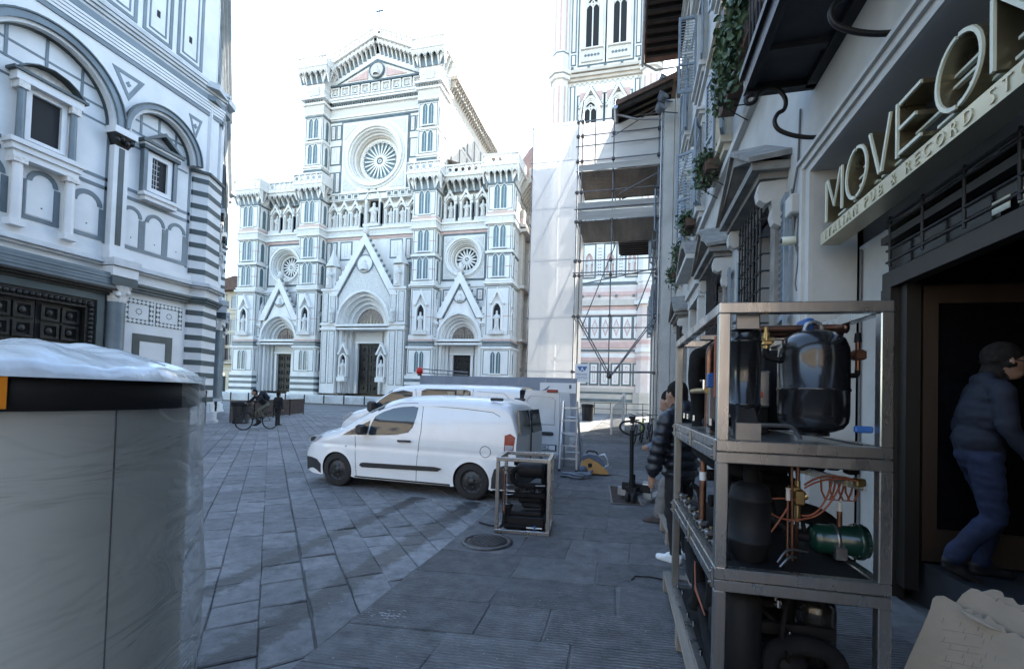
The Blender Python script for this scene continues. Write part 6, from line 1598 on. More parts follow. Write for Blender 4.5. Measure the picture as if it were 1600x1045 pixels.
# parcels in the cargo bay seen through the window
mat('cardboard', (.36, .30, .22), .85, var=.12, scale=4, bump=.1)
for i, (x, w_, z) in enumerate(((2.95, .18, 1.42), (3.18, .16, 1.46), (3.36, .12, 1.4))):
    q = MB(); q.bevbox(-7.05 + x, -7.05 + x + w_, 10.9 - .855, 10.9 - .82, z + .12, z + .22, .005)
    tag(q.build('parcel', 'cardboard'), ('left', 'middle', 'right')[i] + ' one of three tan parcels inside the side window of the far van', 'parcel', 'parcels in the van')
# ---- ladder
mat('aluminium', (.50, .52, .54), .35, metal=.85, var=.1, scale=6)
ld = thing('ladder', 'aluminium trestle ladder standing beside the open van door', 'ladder', (-1.42, 9.85, 0))
def rail(p0, p1): q = MB(); q.beam(p0, p1, .035, .06); q.build('rail', 'aluminium', ld)
rail((0, 0, .02), (.02, .25, 1.5)); rail((.36, 0, .02), (.30, .25, 1.5)); rail((0, .75, .02), (.02, .32, 1.5)); rail((.40, .75, .02), (.30, .32, 1.5))
for i in range(5): z = .28 + i * .27; q = MB(); q.box(.0, .36, .25 * z / 1.5 - .05, .25 * z / 1.5 + .06, z - .012, z + .012); q.build('rung', 'aluminium', ld)
for i in range(3): z = .35 + i * .4; q = MB(); q.cyl((.02, .75 - .43 * z / 1.5, z), (.38, .75 - .43 * z / 1.5, z), .014); q.build('rung', 'aluminium', ld)
for x in (0, .36): q = MB(); q.bevbox(x - .03, x + .03, -.04, .04, 0.02, .07, .008); q.build('foot', 'black_plastic', ld)
# ================================================================ heat pump units, tank, pallets
mat('steel_tube', (.54, .53, .51), .30, metal=.95, col2=(.33, .325, .315), scale=2.2, aniso=(3, 3, .5), rvar=.10, bump=.03)
mat('steel_plate', (.27, .27, .27), .36, metal=.9, var=.15, scale=6)
mat('tank_black', (.012, .012, .013), .22, coat=.35, var=.2, scale=3)
mat('matt_black', (.010, .010, .011), .6, var=.3, scale=9, spec=.25)
mat('foam', (.011, .011, .012), .9, var=.3, scale=10, bump=.15, spec=.2)
mat('copper', (.21, .11, .075), .38, metal=.9, var=.35, scale=9)
mat('brass_fit', (.46, .34, .16), .32, metal=.95, var=.15, scale=12)
mat('green_motor', (.006, .032, .022), .28, coat=.4, var=.2, scale=5)
mat('blue_clip', (.02, .09, .28), .45)
mat('red_cap', (.42, .06, .03), .5)
mat('hose_orange', (.28, .085, .045), .5)
mat('white_cap', (.62, .63, .63), .5)
mat('pallet_wood', (.30, .25, .19), .85, col2=(.17, .15, .13), scale=3.5, aniso=(1, .12, 1), bump=.25)
def tubeframe(root, w, d, h, t=.05, z0=0., caps=True, rails_mid=None):
    def bar(name, *b): q = MB(); q.bevbox(*b, .004); return q.build(name, 'steel_tube', root)
    for x in (0, w - t):
        for y in (0, d - t): bar('post', x, x + t, y, y + t, z0 + t, z0 + h - t)
    for z in (z0, z0 + h - t):
        for y in (0, d - t): bar('rail', 0, w, y, y + t, z, z + t)
        for x in (0, w - t): bar('rail', x, x + t, t, d - t, z, z + t)
def part(root, name, m, fn):
    q = MB(); fn(q); return q.build(name, m, root)
def bend(pts, r=.06, n=5):
    """round the corners of a polyline"""
    P = [Vector(p) for p in pts]; out = [P[0]]
    for a, b, c in zip(P[:-2], P[1:-1], P[2:]):
        d0, d1 = (a - b), (c - b); k = min(r, d0.length / 2, d1.length / 2); s, e = b + d0.normalized() * k, b + d1.normalized() * k
        for i in range(n + 1): t = i / n; out.append(s * (1 - t) ** 2 + b * 2 * t * (1 - t) + e * t * t)
    return out + [P[-1]]
def tube(root, name, m, pts, r, rb=.06, n=8): return part(root, name, m, lambda q: q.tube(bend(pts, rb), r, n))
SR = math.radians(2.0); SO = Vector((.39, 2.29, 0))
def unit(z, label): return thing('heat_pump_unit', label, 'heat pump', (SO.x, SO.y, z), SR, 'stacked heat pump units')
UW, UD = .70, 1.5
# ---- top unit
ua = unit(1.374, 'topmost steel-framed heat pump unit of the stack, with a glossy black tank')
tubeframe(ua, UW, UD, .68)
part(ua, 'base_plate', 'steel_plate', lambda q: q.box(.05, UW - .05, .05, UD - .05, .03, .042))
def tank(q):
    q.lathe([(0, .565), (.05, .563), (.10, .545), (.135, .515), (.152, .47), (.155, .42), (.155, .275), (.159, .272), (.159, .262), (.155, .259), (.155, .15), (.15, .11), (.13, .08), (.09, .062), (.075, .06), (.075, .042)], (.50, .30, .03), 36)
tk = part(ua, 'pressure_tank', 'tank_black', tank)
tube(ua, 'tank_lug', 'steel_plate', [(.455, .30, .57), (.47, .30, .625), (.50, .30, .635), (.53, .30, .625), (.545, .30, .57)], .011)
part(ua, 'compressor', 'tank_black', lambda q: q.lathe([(0, .565), (.05, .563), (.068, .55), (.074, .53), (.074, .50), (.078, .498), (.078, .49), (.074, .488), (.074, .20), (.078, .198), (.078, .19), (.074, .188), (.07, .15), (.05, .135), (.05, .042)], (.145, .15, .02), 28))
part(ua, 'bracket', 'steel_plate', lambda q: (q.bevbox(.085, .185, .055, .062, .565, .64, .002), q.box(.085, .185, .06, .14, .6, .606)))
part(ua, 'bracket', 'steel_plate', lambda q: (q.bevbox(.09, .20, .052, .06, .05, .13, .002), q.box(.09, .20, .06, .15, .045, .052)))
part(ua, 'bracket_black', 'matt_black', lambda q: q.add([(.095, .06, .13), (.19, .06, .13), (.175, .08, .2), (.115, .08, .2), (.095, .10, .13), (.19, .10, .13), (.175, .1, .2), (.115, .1, .2)], [(0,1,2,3),(4,7,6,5),(0,3,7,4),(1,5,6,2)]))
for y in (.36, .42): tube(ua, 'copper_pipe', 'copper', [(.24, y, .605 - (y - .36) * .3), (.68, y, .615 - (y - .36) * .3)], .020)
part(ua, 'pipe_end', 'copper', lambda q: q.lathe([(.02, 0), (.026, .005), (.026, .02), (.02, .025)], (.655, .36, .613), 12, 'x'))
part(ua, 'pipe_clamp', 'blue_clip', lambda q: q.bevbox(.475, .515, .325, .45, .575, .66, .006))
tube(ua, 'copper_pipe', 'copper', [(.06, .52, .08), (.06, .52, .52), (.11, .56, .56), (.14, .62, .56)], .022)
tube(ua, 'orange_pipe', 'hose_orange', [(.075, .44, .25), (.075, .44, .58)], .008)
part(ua, 'valve', 'brass_fit', lambda q: (q.cyl((.285, .30, .50), (.285, .30, .58), .018, None, 8), q.cyl((.25, .30, .545), (.32, .30, .545), .016, None, 8), q.cyl((.285, .30, .58), (.285, .30, .61), .011, None, 6), q.bevbox(.26, .31, .275, .325, .515, .54, .006)))
tube(ua, 'pipe', 'matt_black', [(.285, .30, .5), (.285, .30, .46), (.35, .30, .44)], .016)
part(ua, 'angle_valve', 'copper', lambda q: (q.cyl((.655, .34, .475), (.735, .34, .475), .016, None, 10), q.bevbox(.69, .745, .312, .368, .45, .50, .008), q.cyl((.715, .34, .5), (.715, .34, .54), .012, None, 8), q.cyl((.715, .34, .45), (.715, .34, .40), .012, None, 8)))
part(ua, 'valve_cap', 'matt_black', lambda q: q.cyl((.715, .34, .54), (.715, .34, .585), .018, .014, 8))
tube(ua, 'pipe', 'matt_black', [(.715, .34, .40), (.715, .34, .375), (.64, .33, .37)], .013)
tube(ua, 'foam_pipe', 'foam', [(.12, .9, .52), (.0 + .05, .9, .53), (.04, .9, .35), (.07, .95, .25), (.08, .95, .06)], .042, .09, 12)
tube(ua, 'foam_pipe', 'foam', [(.14, .75, .56), (.14, 1.2, .56), (.14, 1.3, .3), (.14, 1.35, .08)], .045, .12, 12); tube(ua, 'foam_pipe', 'foam', [(.07, .35, .09), (.09, .8, .1), (.3, .9, .1)], .03, .1, 10)
part(ua, 'blue_clip', 'blue_clip', lambda q: q.bevbox(.04, .085, .46, .50, .30, .38, .005)); part(ua, 'blue_clip', 'blue_clip', lambda q: q.bevbox(.58, .65, .052, .075, .105, .135, .004))
part(ua, 'clip_foot', 'steel_plate', lambda q: q.bevbox(.048, .082, .44, .52, .05, .30, .002))
part(ua, 'small_valve', 'chrome', lambda q: (q.cyl((.035, .53, .29), (.035, .53, .345), .010, None, 8), q.cyl((.015, .53, .34), (.055, .53, .34), .006, None, 6)))
tube(ua, 'copper_pipe', 'brass_fit', [(.045, .5, .285), (.03, .72, .285), (.03, .9, .285)], .016)
part(ua, 'control_box', 'matt_black', lambda q: q.bevbox(.26, .40, .62, .9, .05, .42, .006)); part(ua, 'filter', 'steel_plate', lambda q: q.bevbox(.28, .36, .46, .52, .2, .40, .01))
part(ua, 'red_cap', 'red_cap', lambda q: q.bevbox(.275, .305, .40, .44, .25, .285, .004))
tube(ua, 'pipe', 'steel_plate', [(.2, .12, .12), (.36, .14, .12), (.40, .16, .06)], .010); part(ua, 'heat_exchanger', 'matt_black', lambda q: q.bevbox(.42, .62, .85, 1.35, .06, .55, .02))
part(ua, 'rail', 'steel_tube', lambda q: q.bevbox(.05, UW - .05, .75, .79, .60, .63, .003))
tube(ua, 'pipe', 'matt_black', [(.24, .36, .05), (.24, .36, .6)], .011); [part(ua, 'fitting', 'chrome', lambda q: q.cyl((.03, y, .10), (.03, y, .135), .012, None, 6)) for y in (.3, .8, 1.05, 1.2)]
# ---- middle unit
ub = unit(.796, 'middle heat pump unit of the stack, with a green motor and thin orange tubes')
tubeframe(ub, UW, UD, .574)
part(ub, 'base_plate', 'matt_black', lambda q: q.box(.05, UW - .05, .05, UD - .05, .03, .042))
part(ub, 'compressor', 'matt_black', lambda q: q.lathe([(0, .42), (.05, .415), (.085, .39), (.093, .35), (.097, .345), (.097, .33), (.093, .325), (.093, .15), (.097, .148), (.097, .135), (.093, .13), (.085, .07), (.06, .045), (.06, .042)], (.195, .2, 0), 28))
tube(ub, 'foam_pipe', 'foam', [(.2, .2, .4), (.2, .22, .5), (.35, .35, .5), (.62, .5, .48)], .035, .08, 10)
gm = part(ub, 'motor', 'green_motor', lambda q: q.lathe([(0, -.13), (.05, -.128), (.068, -.11), (.072, -.09), (.072, .07), (.085, .072), (.088, .08), (.088, .10), (.078, .105), (.078, .12), (.05, .122), (0, .124)], (.645, .36, .13), 26, 'x'))
part(ub, 'motor_strap', 'steel_plate', lambda q: q.lathe([(.074, -.008), (.076, -.008), (.076, .008), (.074, .008)], (.625, .36, .13), 24, 'x')); part(ub, 'terminal_box', 'steel_plate', lambda q: q.bevbox(.60, .65, .265, .30, .055, .115, .003))
part(ub, 'flange_bolts', 'chrome', lambda q: [q.cyl((.715, .36 + .08 * math.cos(a), .13 + .08 * math.sin(a)), (.755, .36 + .08 * math.cos(a), .13 + .08 * math.sin(a)), .006, None, 6) for a in [i * PI / 4 for i in range(8)]])
tube(ub, 'pipe', 'matt_black', [(.51, .36, .13), (.44, .36, .14), (.36, .4, .2), (.36, .5, .35)], .024); tube(ub, 'foam_pipe', 'foam', [(.75, .55, .06), (.66, .55, .19), (.5, .6, .22), (.42, .7, .22)], .055, .1, 12)
tube(ub, 'capillary_pipe', 'copper', [(.40, .24, .03), (.395, .25, .54)], .007); tube(ub, 'capillary_pipe', 'copper', [(.375, .23, .03), (.38, .25, .34)], .0065)
part(ub, 'pipe_cap', 'white_cap', lambda q: (q.cyl((.381, .25, .33), (.381, .25, .385), .011, .010, 8), q.cyl((.381, .25, .385), (.381, .25, .39), .013, None, 8)))
part(ub, 'pipe_cap', 'white_cap', lambda q: q.cyl((.648, .35, .27), (.648, .35, .32), .013, .012, 8)); tube(ub, 'pipe', 'copper', [(.648, .35, .20), (.648, .35, .275)], .013)
part(ub, 'expansion_valve', 'brass_fit', lambda q: (q.cyl((.44, .3, .22), (.44, .3, .42), .014, None, 8), q.bevbox(.415, .47, .275, .325, .30, .38, .01), q.cyl((.44, .3, .33), (.48, .3, .35), .02, None, 8), q.cyl((.40, .3, .38), (.44, .3, .38), .018, None, 8)))
tube(ub, 'copper_pipe', 'copper', [(.44, .3, .22), (.44, .32, .12), (.46, .34, .05)], .010); tube(ub, 'copper_pipe', 'copper', [(.44, .3, .42), (.44, .3, .52), (.38, .35, .53)], .010)
for i, (a, b, c) in enumerate((((.47, .3, .40), (.54, .26, .49), (.66, .2, .45)), ((.47, .3, .385), (.56, .26, .475), (.70, .22, .44)), ((.46, .3, .25), (.55, .28, .24), (.60, .3, .46)), ((.46, .28, .24), (.56, .26, .25), (.64, .3, .45)), ((.30, .25, .33), (.36, .24, .345), (.42, .27, .33)), ((.29, .2, .18), (.33, .2, .24), (.37, .22, .30)), ((.29, .22, .27), (.36, .22, .22), (.48, .26, .25)))):
    P0, P1, P2 = Vector(a), Vector(b), Vector(c); part(ub, 'capillary_hose', 'hose_orange', lambda q: q.tube([P0 * (1 - t) ** 2 + P1 * 2 * t * (1 - t) + P2 * t * t for t in [k / 12 for k in range(13)]], .0048, 6))
for i, x in enumerate((.62, .66, .70, .73)):
    part(ub, 'hose', 'hose_orange', lambda q: q.tube([(x - .03, .42, .44), (x - .03, .41, .36), (x - .015, .4, .32), (x + .005, .4, .32), (x + .02, .4, .36), (x + .025, .38, .44)], .0048, 6))
part(ub, 'cross_rail', 'steel_tube', lambda q: q.beam((.45, .55, .47), (.70, .22, .42), .03, .035)); part(ub, 'solenoid', 'matt_black', lambda q: (q.bevbox(.58, .63, .3, .36, .48, .54, .006), q.bevbox(.64, .69, .25, .31, .47, .53, .006))); part(ub, 'solenoid_valve', 'brass_fit', lambda q: q.bevbox(.66, .70, .21, .26, .42, .46, .006))
tube(ub, 'pipe', 'steel_plate', [(.3, .1, .05), (.35, .12, .10), (.40, .2, .07)], .007); tube(ub, 'pipe', 'steel_plate', [(.29, .1, .07), (.34, .13, .13), (.45, .2, .10)], .006)
tube(ub, 'copper_pipe', 'copper', [(.07, .7, .06), (.07, .7, .55)], .02); part(ub, 'pipe_label', 'white_cap', lambda q: q.cyl((.07, .7, .33), (.07, .7, .38), .0215, None, 10)); tube(ub, 'foam_pipe', 'foam', [(.05, .8, .50), (.1, .45, .45), (.3, .4, .42)], .034, .1, 10)
tube(ub, 'foam_pipe', 'foam', [(.04, .95, .26), (.09, .95, .23), (.11, .9, .1)], .018, .05, 8); part(ub, 'control_box', 'matt_black', lambda q: q.bevbox(.28, .6, .9, 1.4, .05, .5, .01))
for i in range(7):
    y = .22 + i * .19; part(ub, 'manifold_valve', 'steel_plate', lambda q: (q.cyl((.045, y, .05), (.045, y, .12), .013, None, 8), q.bevbox(.03, .075, y - .025, y + .025, .085, .11, .005), q.cyl((.02, y + .03, .10), (.09, y + .03, .10), .008, None, 6)))
    if i % 2: part(ub, 'fitting', 'brass_fit', lambda q: q.cyl((.075, y + .06, .05), (.075, y + .06, .115), .012, .010, 8))
part(ub, 'manifold', 'matt_black', lambda q: q.bevbox(.03, .1, .15, 1.42, .04, .07, .006))
# ---- bottom unit
uc = unit(.145, 'lowest heat pump unit of the stack, full of black foam pipes, on the near pallet')
tubeframe(uc, UW, UD, .647)
part(uc, 'base_plate', 'matt_black', lambda q: q.box(.05, UW - .05, .05, UD - .05, .03, .042))
tube(uc, 'foam_pipe', 'foam', [(.48, .5, .58), (.49, .5, .22), (.32, .45, .2), (.15, .4, .22)], .052, .14, 12)
tube(uc, 'foam_pipe', 'foam', [(.66, .62, .42), (.62, .58, .50), (.55, .55, .48), (.545, .5, .05)], .045, .12, 12); part(uc, 'compressor', 'matt_black', lambda q: q.lathe([(0, .56), (.07, .55), (.1, .5), (.1, .12), (.08, .05), (.06, .042)], (.16, .22, 0), 24))
part(uc, 'pump', 'matt_black', lambda q: (q.lathe([(0, -.16), (.07, -.15), (.085, -.1), (.085, .12), (.06, .14), (0, .145)], (.33, .5, .5), 20, 'x'), q.bevbox(.22, .44, .42, .58, .38, .42, .01)))
part(uc, 'support_rail', 'matt_black', lambda q: (q.bevbox(.1, .62, .30, .34, .30, .36, .004), q.bevbox(.1, .62, .26, .30, .08, .12, .004)))
for x, y, z in ((.40, .26, .31), (.24, .24, .14), (.50, .24, .10), (.36, .3, .44)): part(uc, 'fitting', 'chrome', lambda q: (q.cyl((x, y, z), (x, y, z + .035), .013, .009, 8), q.cyl((x - .018, y, z + .012), (x + .018, y, z + .012), .006, None, 6)))
for x, y, z in ((.345, .3, .47), (.55, .34, .36)): part(uc, 'cable_tag', 'white_cap', lambda q: q.add([(x, y, z), (x + .03, y - .01, z - .012), (x + .032, y + .01, z - .004), (x + .005, y + .02, z + .012)], [(0, 1, 2, 3)]))
tube(uc, 'foam_pipe', 'foam', [(.07, .3, .55), (.07, .32, .40), (.08, .55, .33), (.07, .9, .36), (.07, 1.1, .5)], .046, .12, 12); tube(uc, 'foam_pipe', 'foam', [(.06, .7, .5), (.07, .75, .25), (.08, 1.0, .12)], .042, .1, 12); tube(uc, 'foam_pipe', 'foam', [(.07, .2, .1), (.08, .5, .14), (.1, .8, .2)], .035, .1, 10)
for i in range(7):
    rr_ = random.Random(40 + i); x, y = rr_.uniform(.12, .6), rr_.uniform(.3, .8)
    tube(uc, 'cable', 'foam', [(x, y, .60), (x + rr_.uniform(-.1, .1), y - .05, .45), (x + rr_.uniform(-.15, .15), y - .1, .3), (x + rr_.uniform(-.1, .1), y, .06)], .012, .08, 8)
    tube(ub, 'cable', 'foam', [(x, y + .15, .55), (x + rr_.uniform(-.12, .12), y + .1, .35), (x + rr_.uniform(-.12, .12), y + .05, .06)], .010, .08, 8)
for y, z in ((.42, .50), (.62, .40), (.75, .24)): tube(uc, 'foam_pipe', 'foam', [(.12, y, z), (.6, y + .04, z - .03)], .045, .05, 12)
for y, z in ((.55, .50), (.72, .36), (.66, .22)): tube(ub, 'foam_pipe', 'foam', [(.1, y, z), (.45, y + .05, z), (.62, y + .2, z - .04)], .034, .08, 12)
part(uc, 'pressure_tank', 'tank_black', lambda q: q.lathe([(0, .46), (.06, .455), (.09, .42), (.095, .38), (.095, .12), (.06, .06)], (.57, .42, .02), 22))
part(uc, 'valve_block', 'matt_black', lambda q: (q.bevbox(.03, .12, .15, .28, .3, .42, .01), q.bevbox(.04, .12, .9, 1.1, .28, .42, .01))); 
for dz in (0, .02): part(uc, 'wire', 'hose_orange', lambda q: q.tube([(.02, .62, .52 - dz), (.005, .5, .42 - dz), (.03, .36, .33)], .004, 5))
for i in range(5): part(uc, 'fitting', 'chrome', lambda q: q.cyl((.02, .4 + i * .22, .10 + .05 * (i % 2)), (.02, .4 + i * .22, .13 + .05 * (i % 2)), .01, None, 6))
tube(uc, 'foam_pipe', 'foam', [(.30, .22, .08), (.30, .22, .26), (.42, .24, .30), (.60, .24, .28), (.62, .24, .06)], .045, .12, 12); tube(uc, 'foam_pipe', 'foam', [(.12, .55, .55), (.4, .6, .56), (.62, .75, .5), (.63, .8, .1)], .05, .12, 12); tube(uc, 'foam_pipe', 'foam', [(.28, .16, .14), (.62, .18, .14)], .04, .1, 12); part(uc, 'motor', 'matt_black', lambda q: q.lathe([(0, -.1), (.08, -.09), (.09, .1), (.05, .13), (0, .13)], (.36, .32, .16), 18, 'x'))
part(uc, 'tank', 'matt_black', lambda q: q.lathe([(0, .5), (.08, .49), (.12, .45), (.12, .1), (.06, .05)], (.5, 1.1, 0), 20))
for z, b in ((1.374, ua), (.796, ub)):
    for y in (.03, .72, 1.45): part(b, 'coupling', 'steel_plate', lambda q: (q.bevbox(-.012, 0, y - .015, y + .015, -.045, .045, .002), q.cyl((-.022, y, .025), (-.01, y, .025), .008, None, 6), q.cyl((-.022, y, -.025), (-.01, y, -.025), .008, None, 6)))
# ---- pallets
def pallet(loc, rz, lx, ly, label):
    p = thing('pallet', label, 'pallet', loc, rz, 'wooden pallets under the equipment'); n = max(5, round(lx / .16))
    for i in range(n): q = MB(); w_ = .1; x = i * (lx - w_) / (n - 1); q.bevbox(x, x + w_, rnd.uniform(0, .008), ly + rnd.uniform(-.008, 0), .12, .142, .003); q.build('top_board', 'pallet_wood', p)
    for y in (0, ly * .5 - .05, ly - .1): q = MB(); q.bevbox(0, lx, y, y + .1, .098, .12, .002); q.build('stringer_board', 'pallet_wood', p)
    for y in (0, ly * .5 - .05, ly - .1):
        for x in (0, lx / 2 - .05, lx - .1): q = MB(); q.bevbox(x, x + .1, y, y + .1, .022, .098, .003); q.build('block', 'pallet_wood', p)
        q = MB(); q.bevbox(0, lx, y, y + .1, 0.0, .022, .002); q.build('bottom_board', 'pallet_wood', p)
    return p
pallet((.335, 2.22, .024), math.radians(1.0), .82, 1.92, 'weathered wooden pallet carrying the stack of three heat pump units')
pallet((.42, 5.35, .024), math.radians(3), .8, 1.15, 'weathered wooden pallet on the pavement behind the man in the black jacket')
# ---- small unit on the pavement
us = thing('heat_pump_unit', 'single small steel-framed heat pump unit standing on the pavement behind the white van', 'heat pump', (-1.47, 5.14, .024), math.radians(6))
tubeframe(us, .63, .66, .86, .042)
part(us, 'base_plate', 'steel_plate', lambda q: q.box(.042, .588, .042, .618, .005, .012))
part(us, 'receiver', 'matt_black', lambda q: q.lathe([(0, -.17), (.06, -.165), (.085, -.14), (.09, -.12), (.09, .12), (.085, .15), (0, .17)], (.38, .25, .69), 22, 'x'))
tube(us, 'foam_pipe', 'foam', [(.3, .2, .72), (.17, .2, .70), (.16, .2, .55), (.3, .18, .52), (.52, .2, .52)], .035, .08, 10); tube(us, 'foam_pipe', 'foam', [(.12, .2, .40), (.55, .22, .40)], .035, .05, 10)
part(us, 'compressor', 'matt_black', lambda q: (q.lathe([(0, -.14), (.06, -.135), (.075, -.1), (.075, .1), (.06, .135), (0, .14)], (.38, .28, .36), 20, 'x'), q.bevbox(.28, .52, .2, .34, .25, .31, .02)))
part(us, 'heat_exchanger', 'matt_black', lambda q: (q.bevbox(.09, .56, .12, .5, .03, .17, .015), q.bevbox(.13, .52, .16, .46, .17, .22, .01)))
tube(us, 'foam_pipe', 'foam', [(.10, .1, .06), (.52, .1, .06)], .028, .05, 10); part(us, 'pipe_label', 'white_cap', lambda q: q.box(.36, .54, .068, .073, .055, .07)); part(us, 'blue_clip', 'blue_clip', lambda q: q.bevbox(.445, .465, .06, .075, .03, .09, .003))
tube(us, 'foam_pipe', 'foam', [(.10, .15, .05), (.11, .15, .2), (.15, .2, .3)], .04, .06, 10); tube(us, 'copper_pipe', 'copper', [(.075, .1, .2), (.07, .1, .72), (.16, .14, .66)], .006, .02, 6); tube(us, 'copper_pipe', 'copper', [(.10, .1, .2), (.095, .1, .66)], .010)
for z in (.30, .41, .46, .52): part(us, 'fitting', 'chrome', lambda q: q.cyl((.08, .12, z), (.19, .16, z + .005), .006, None, 6))
tube(us, 'pipe', 'steel_plate', [(.45, .12, .535), (.56, .12, .54)], .008); tube(us, 'pipe', 'steel_plate', [(.595, .35, .05), (.6, .35, .8)], .008); tube(us, 'foam_pipe', 'foam', [(.53, .4, .05), (.53, .4, .75)], .04, .05, 10); tube(us, 'foam_pipe', 'foam', [(.15, .45, .75), (.5, .45, .75)], .04, .05, 10)
part(us, 'valves', 'matt_black', lambda q: [q.bevbox(.2 + .09 * i, .26 + .09 * i, .16, .24, .44 + .02 * (i % 2), .49, .01) for i in range(4)])
# ---- hot water tank in plastic film
mat('tank_jacket', (.60, .62, .59), .55, var=.05, scale=1.5)
mat('tank_band', (.018, .016, .017), .5, var=.2, scale=6)
mat('label_orange', (.80, .26, .01), .5)
fm = bpy.data.materials.new('film'); fm.use_nodes = True; M['film'] = fm
nn = fm.node_tree.nodes; ll = fm.node_tree.links; nn.clear(); out = nn.new('ShaderNodeOutputMaterial'); pb = nn.new('ShaderNodeBsdfPrincipled'); tp = nn.new('ShaderNodeBsdfTransparent'); mx = nn.new('ShaderNodeMixShader'); lw = nn.new('ShaderNodeLayerWeight'); mr = nn.new('ShaderNodeMapRange'); tc = nn.new('ShaderNodeTexCoord'); nz = nn.new('ShaderNodeTexNoise'); bp = nn.new('ShaderNodeBump'); mpn = nn.new('ShaderNodeMapping')
pb.inputs['Base Color'].default_value = (.70, .74, .76, 1); pb.inputs['Roughness'].default_value = .28; lw.inputs[0].default_value = .35
mr.inputs[3].default_value = .13; mr.inputs[4].default_value = .62; mpn.inputs['Scale'].default_value = (1.6, 1.6, 4.0); mpn.inputs['Rotation'].default_value = (.5, .35, 0); nz.inputs['Scale'].default_value = 1.6; nz.inputs['Detail'].default_value = 3; nz.inputs['Distortion'].default_value = 1.4; bp.inputs['Strength'].default_value = .9; bp.inputs['Distance'].default_value = .05
ll.new(tc.outputs['Object'], mpn.inputs[0]); ll.new(mpn.outputs[0], nz.inputs['Vector']); ll.new(nz.outputs[0], bp.inputs['Height']); ll.new(bp.outputs[0], pb.inputs['Normal']); ll.new(bp.outputs[0], lw.inputs['Normal']); ll.new(lw.outputs['Facing'], mr.inputs[0]); ll.new(mr.outputs[0], mx.inputs[0]); ll.new(tp.outputs[0], mx.inputs[1]); ll.new(pb.outputs[0], mx.inputs[2]); ll.new(mx.outputs[0], out.inputs[0])
mat('film_milky', (.60, .645, .67), .14, var=.14, scale=5, bump=.45, bscale=6, aniso=(1, 2.2, 1), coat=.3)
wt = thing('hot_water_tank', 'big grey cylindrical water tank with a black rim, wrapped in clear plastic film', 'water tank', (-1.687, .875, 0))
TR = .45
part(wt, 'jacket', 'tank_jacket', lambda q: q.lathe([(TR, .08), (TR, 1.535)], n=64)); part(wt, 'rim', 'tank_band', lambda q: q.lathe([(TR + .004, 1.533), (TR + .022, 1.536), (TR + .022, 1.606), (TR - .01, 1.614), (0, 1.615)], n=64)); part(wt, 'foot', 'tank_band', lambda q: q.lathe([(TR - .05, 0), (TR - .05, .08), (TR, .08)], n=40))
sa = math.atan2(on_y(183, 900, .875).y * 0 - .3, .9)
def film_side(q):
    nz_, na = 60, 150; vs = []; rr = random.Random(4); ph = [rr.uniform(0, 6.28) for _ in range(12)]
    # direction of the silhouette on the camera's right
    a_sil = math.atan2(.875 - 0, -1.687 - 0) + PI; a_sil = math.atan2(-.875, 1.687) + 1.33
    for j in range(nz_ + 1):
        z = .02 + 1.61 * j / nz_
        for i in range(na):
            a = 2 * PI * i / na; d = (a - a_sil + PI) % (2 * PI) - PI
            loose = math.exp(-(d / .42) ** 2)
            belly = .008 + .022 * math.exp(-((z - .95) / .33) ** 2) + .012 * math.exp(-((z - .3) / .25) ** 2)
            w = .016 + .002 * math.sin(5 * a + 9 * z + ph[0]) + .0025 * math.sin(11 * a - 7 * z + ph[1])
            fold = .008 * abs(math.sin(13 * d + 5.5 * z + 1.2 * math.sin(6 * z + ph[2]))) + .007 * abs(math.sin(7 * z - 9 * d + ph[3])) + .004 * math.sin(21 * z + 17 * d)
            r = TR + w + loose * (belly + fold); vs.append((r * math.cos(a), r * math.sin(a), z))
    q.add(vs, [(j*na + i, j*na + (i+1) % na, (j+1)*na + (i+1) % na, (j+1)*na + i) for j in range(nz_) for i in range(na)], True)
part(wt, 'film', 'film', film_side)
def film_top(q):
    nr, na = 24, 120; vs = []
    for j in range(nr + 1):
        t = j / nr; r = (TR + .034) * t
        for i in range(na):
            a = 2 * PI * i / na; x, y = r * math.cos(a), r * math.sin(a)
            z = 1.620 + .075 * (1 - t ** 3) + .012 * math.sin(9 * a + 6 * t) * t * (1.02 - t) * 3 + .010 * abs(math.sin(3 * a + 7 * t)) * (1 - t) + .005 * abs(math.sin(23 * x + 14 * y + 3 * math.sin(9 * y))) + .004 * abs(math.sin(31 * y - 17 * x + 2 * math.sin(13 * x)))
            if t > .97: z = 1.608
            vs.append((x, y, z))
    q.add(vs, [(j*na + i, j*na + (i+1) % na, (j+1)*na + (i+1) % na, (j+1)*na + i) for j in range(nr) for i in range(na)], True)
part(wt, 'film_cap', 'film_milky', film_top)
def on_tank(u, rr):          # angle on the tank seen at column u
    d = unproj(u, 620); o = Vector((1.687, -.875)); dd = Vector((d.x, d.y)).normalized(); b = o.dot(dd); t = -b - math.sqrt(max(0, b * b - o.dot(o) + rr * rr)); p = o + dd * t; return math.atan2(p.y, p.x)
a0 = on_tank(183, TR); part(wt, 'seam', 'tank_band', lambda q: q.cyl((TR * math.cos(a0), TR * math.sin(a0), .08), (TR * math.cos(a0), TR * math.sin(a0), 1.535), .002, None, 5))
aa = on_tank(9, TR + .01); part(wt, 'label', 'label_orange', lambda q: q.add([((TR + .030) * math.cos(aa - k * .02), (TR + .030) * math.sin(aa - k * .02), z) for k in range(9) for z in (1.54, 1.61)], [(2*k, 2*k + 2, 2*k + 3, 2*k + 1) for k in range(8)], True))
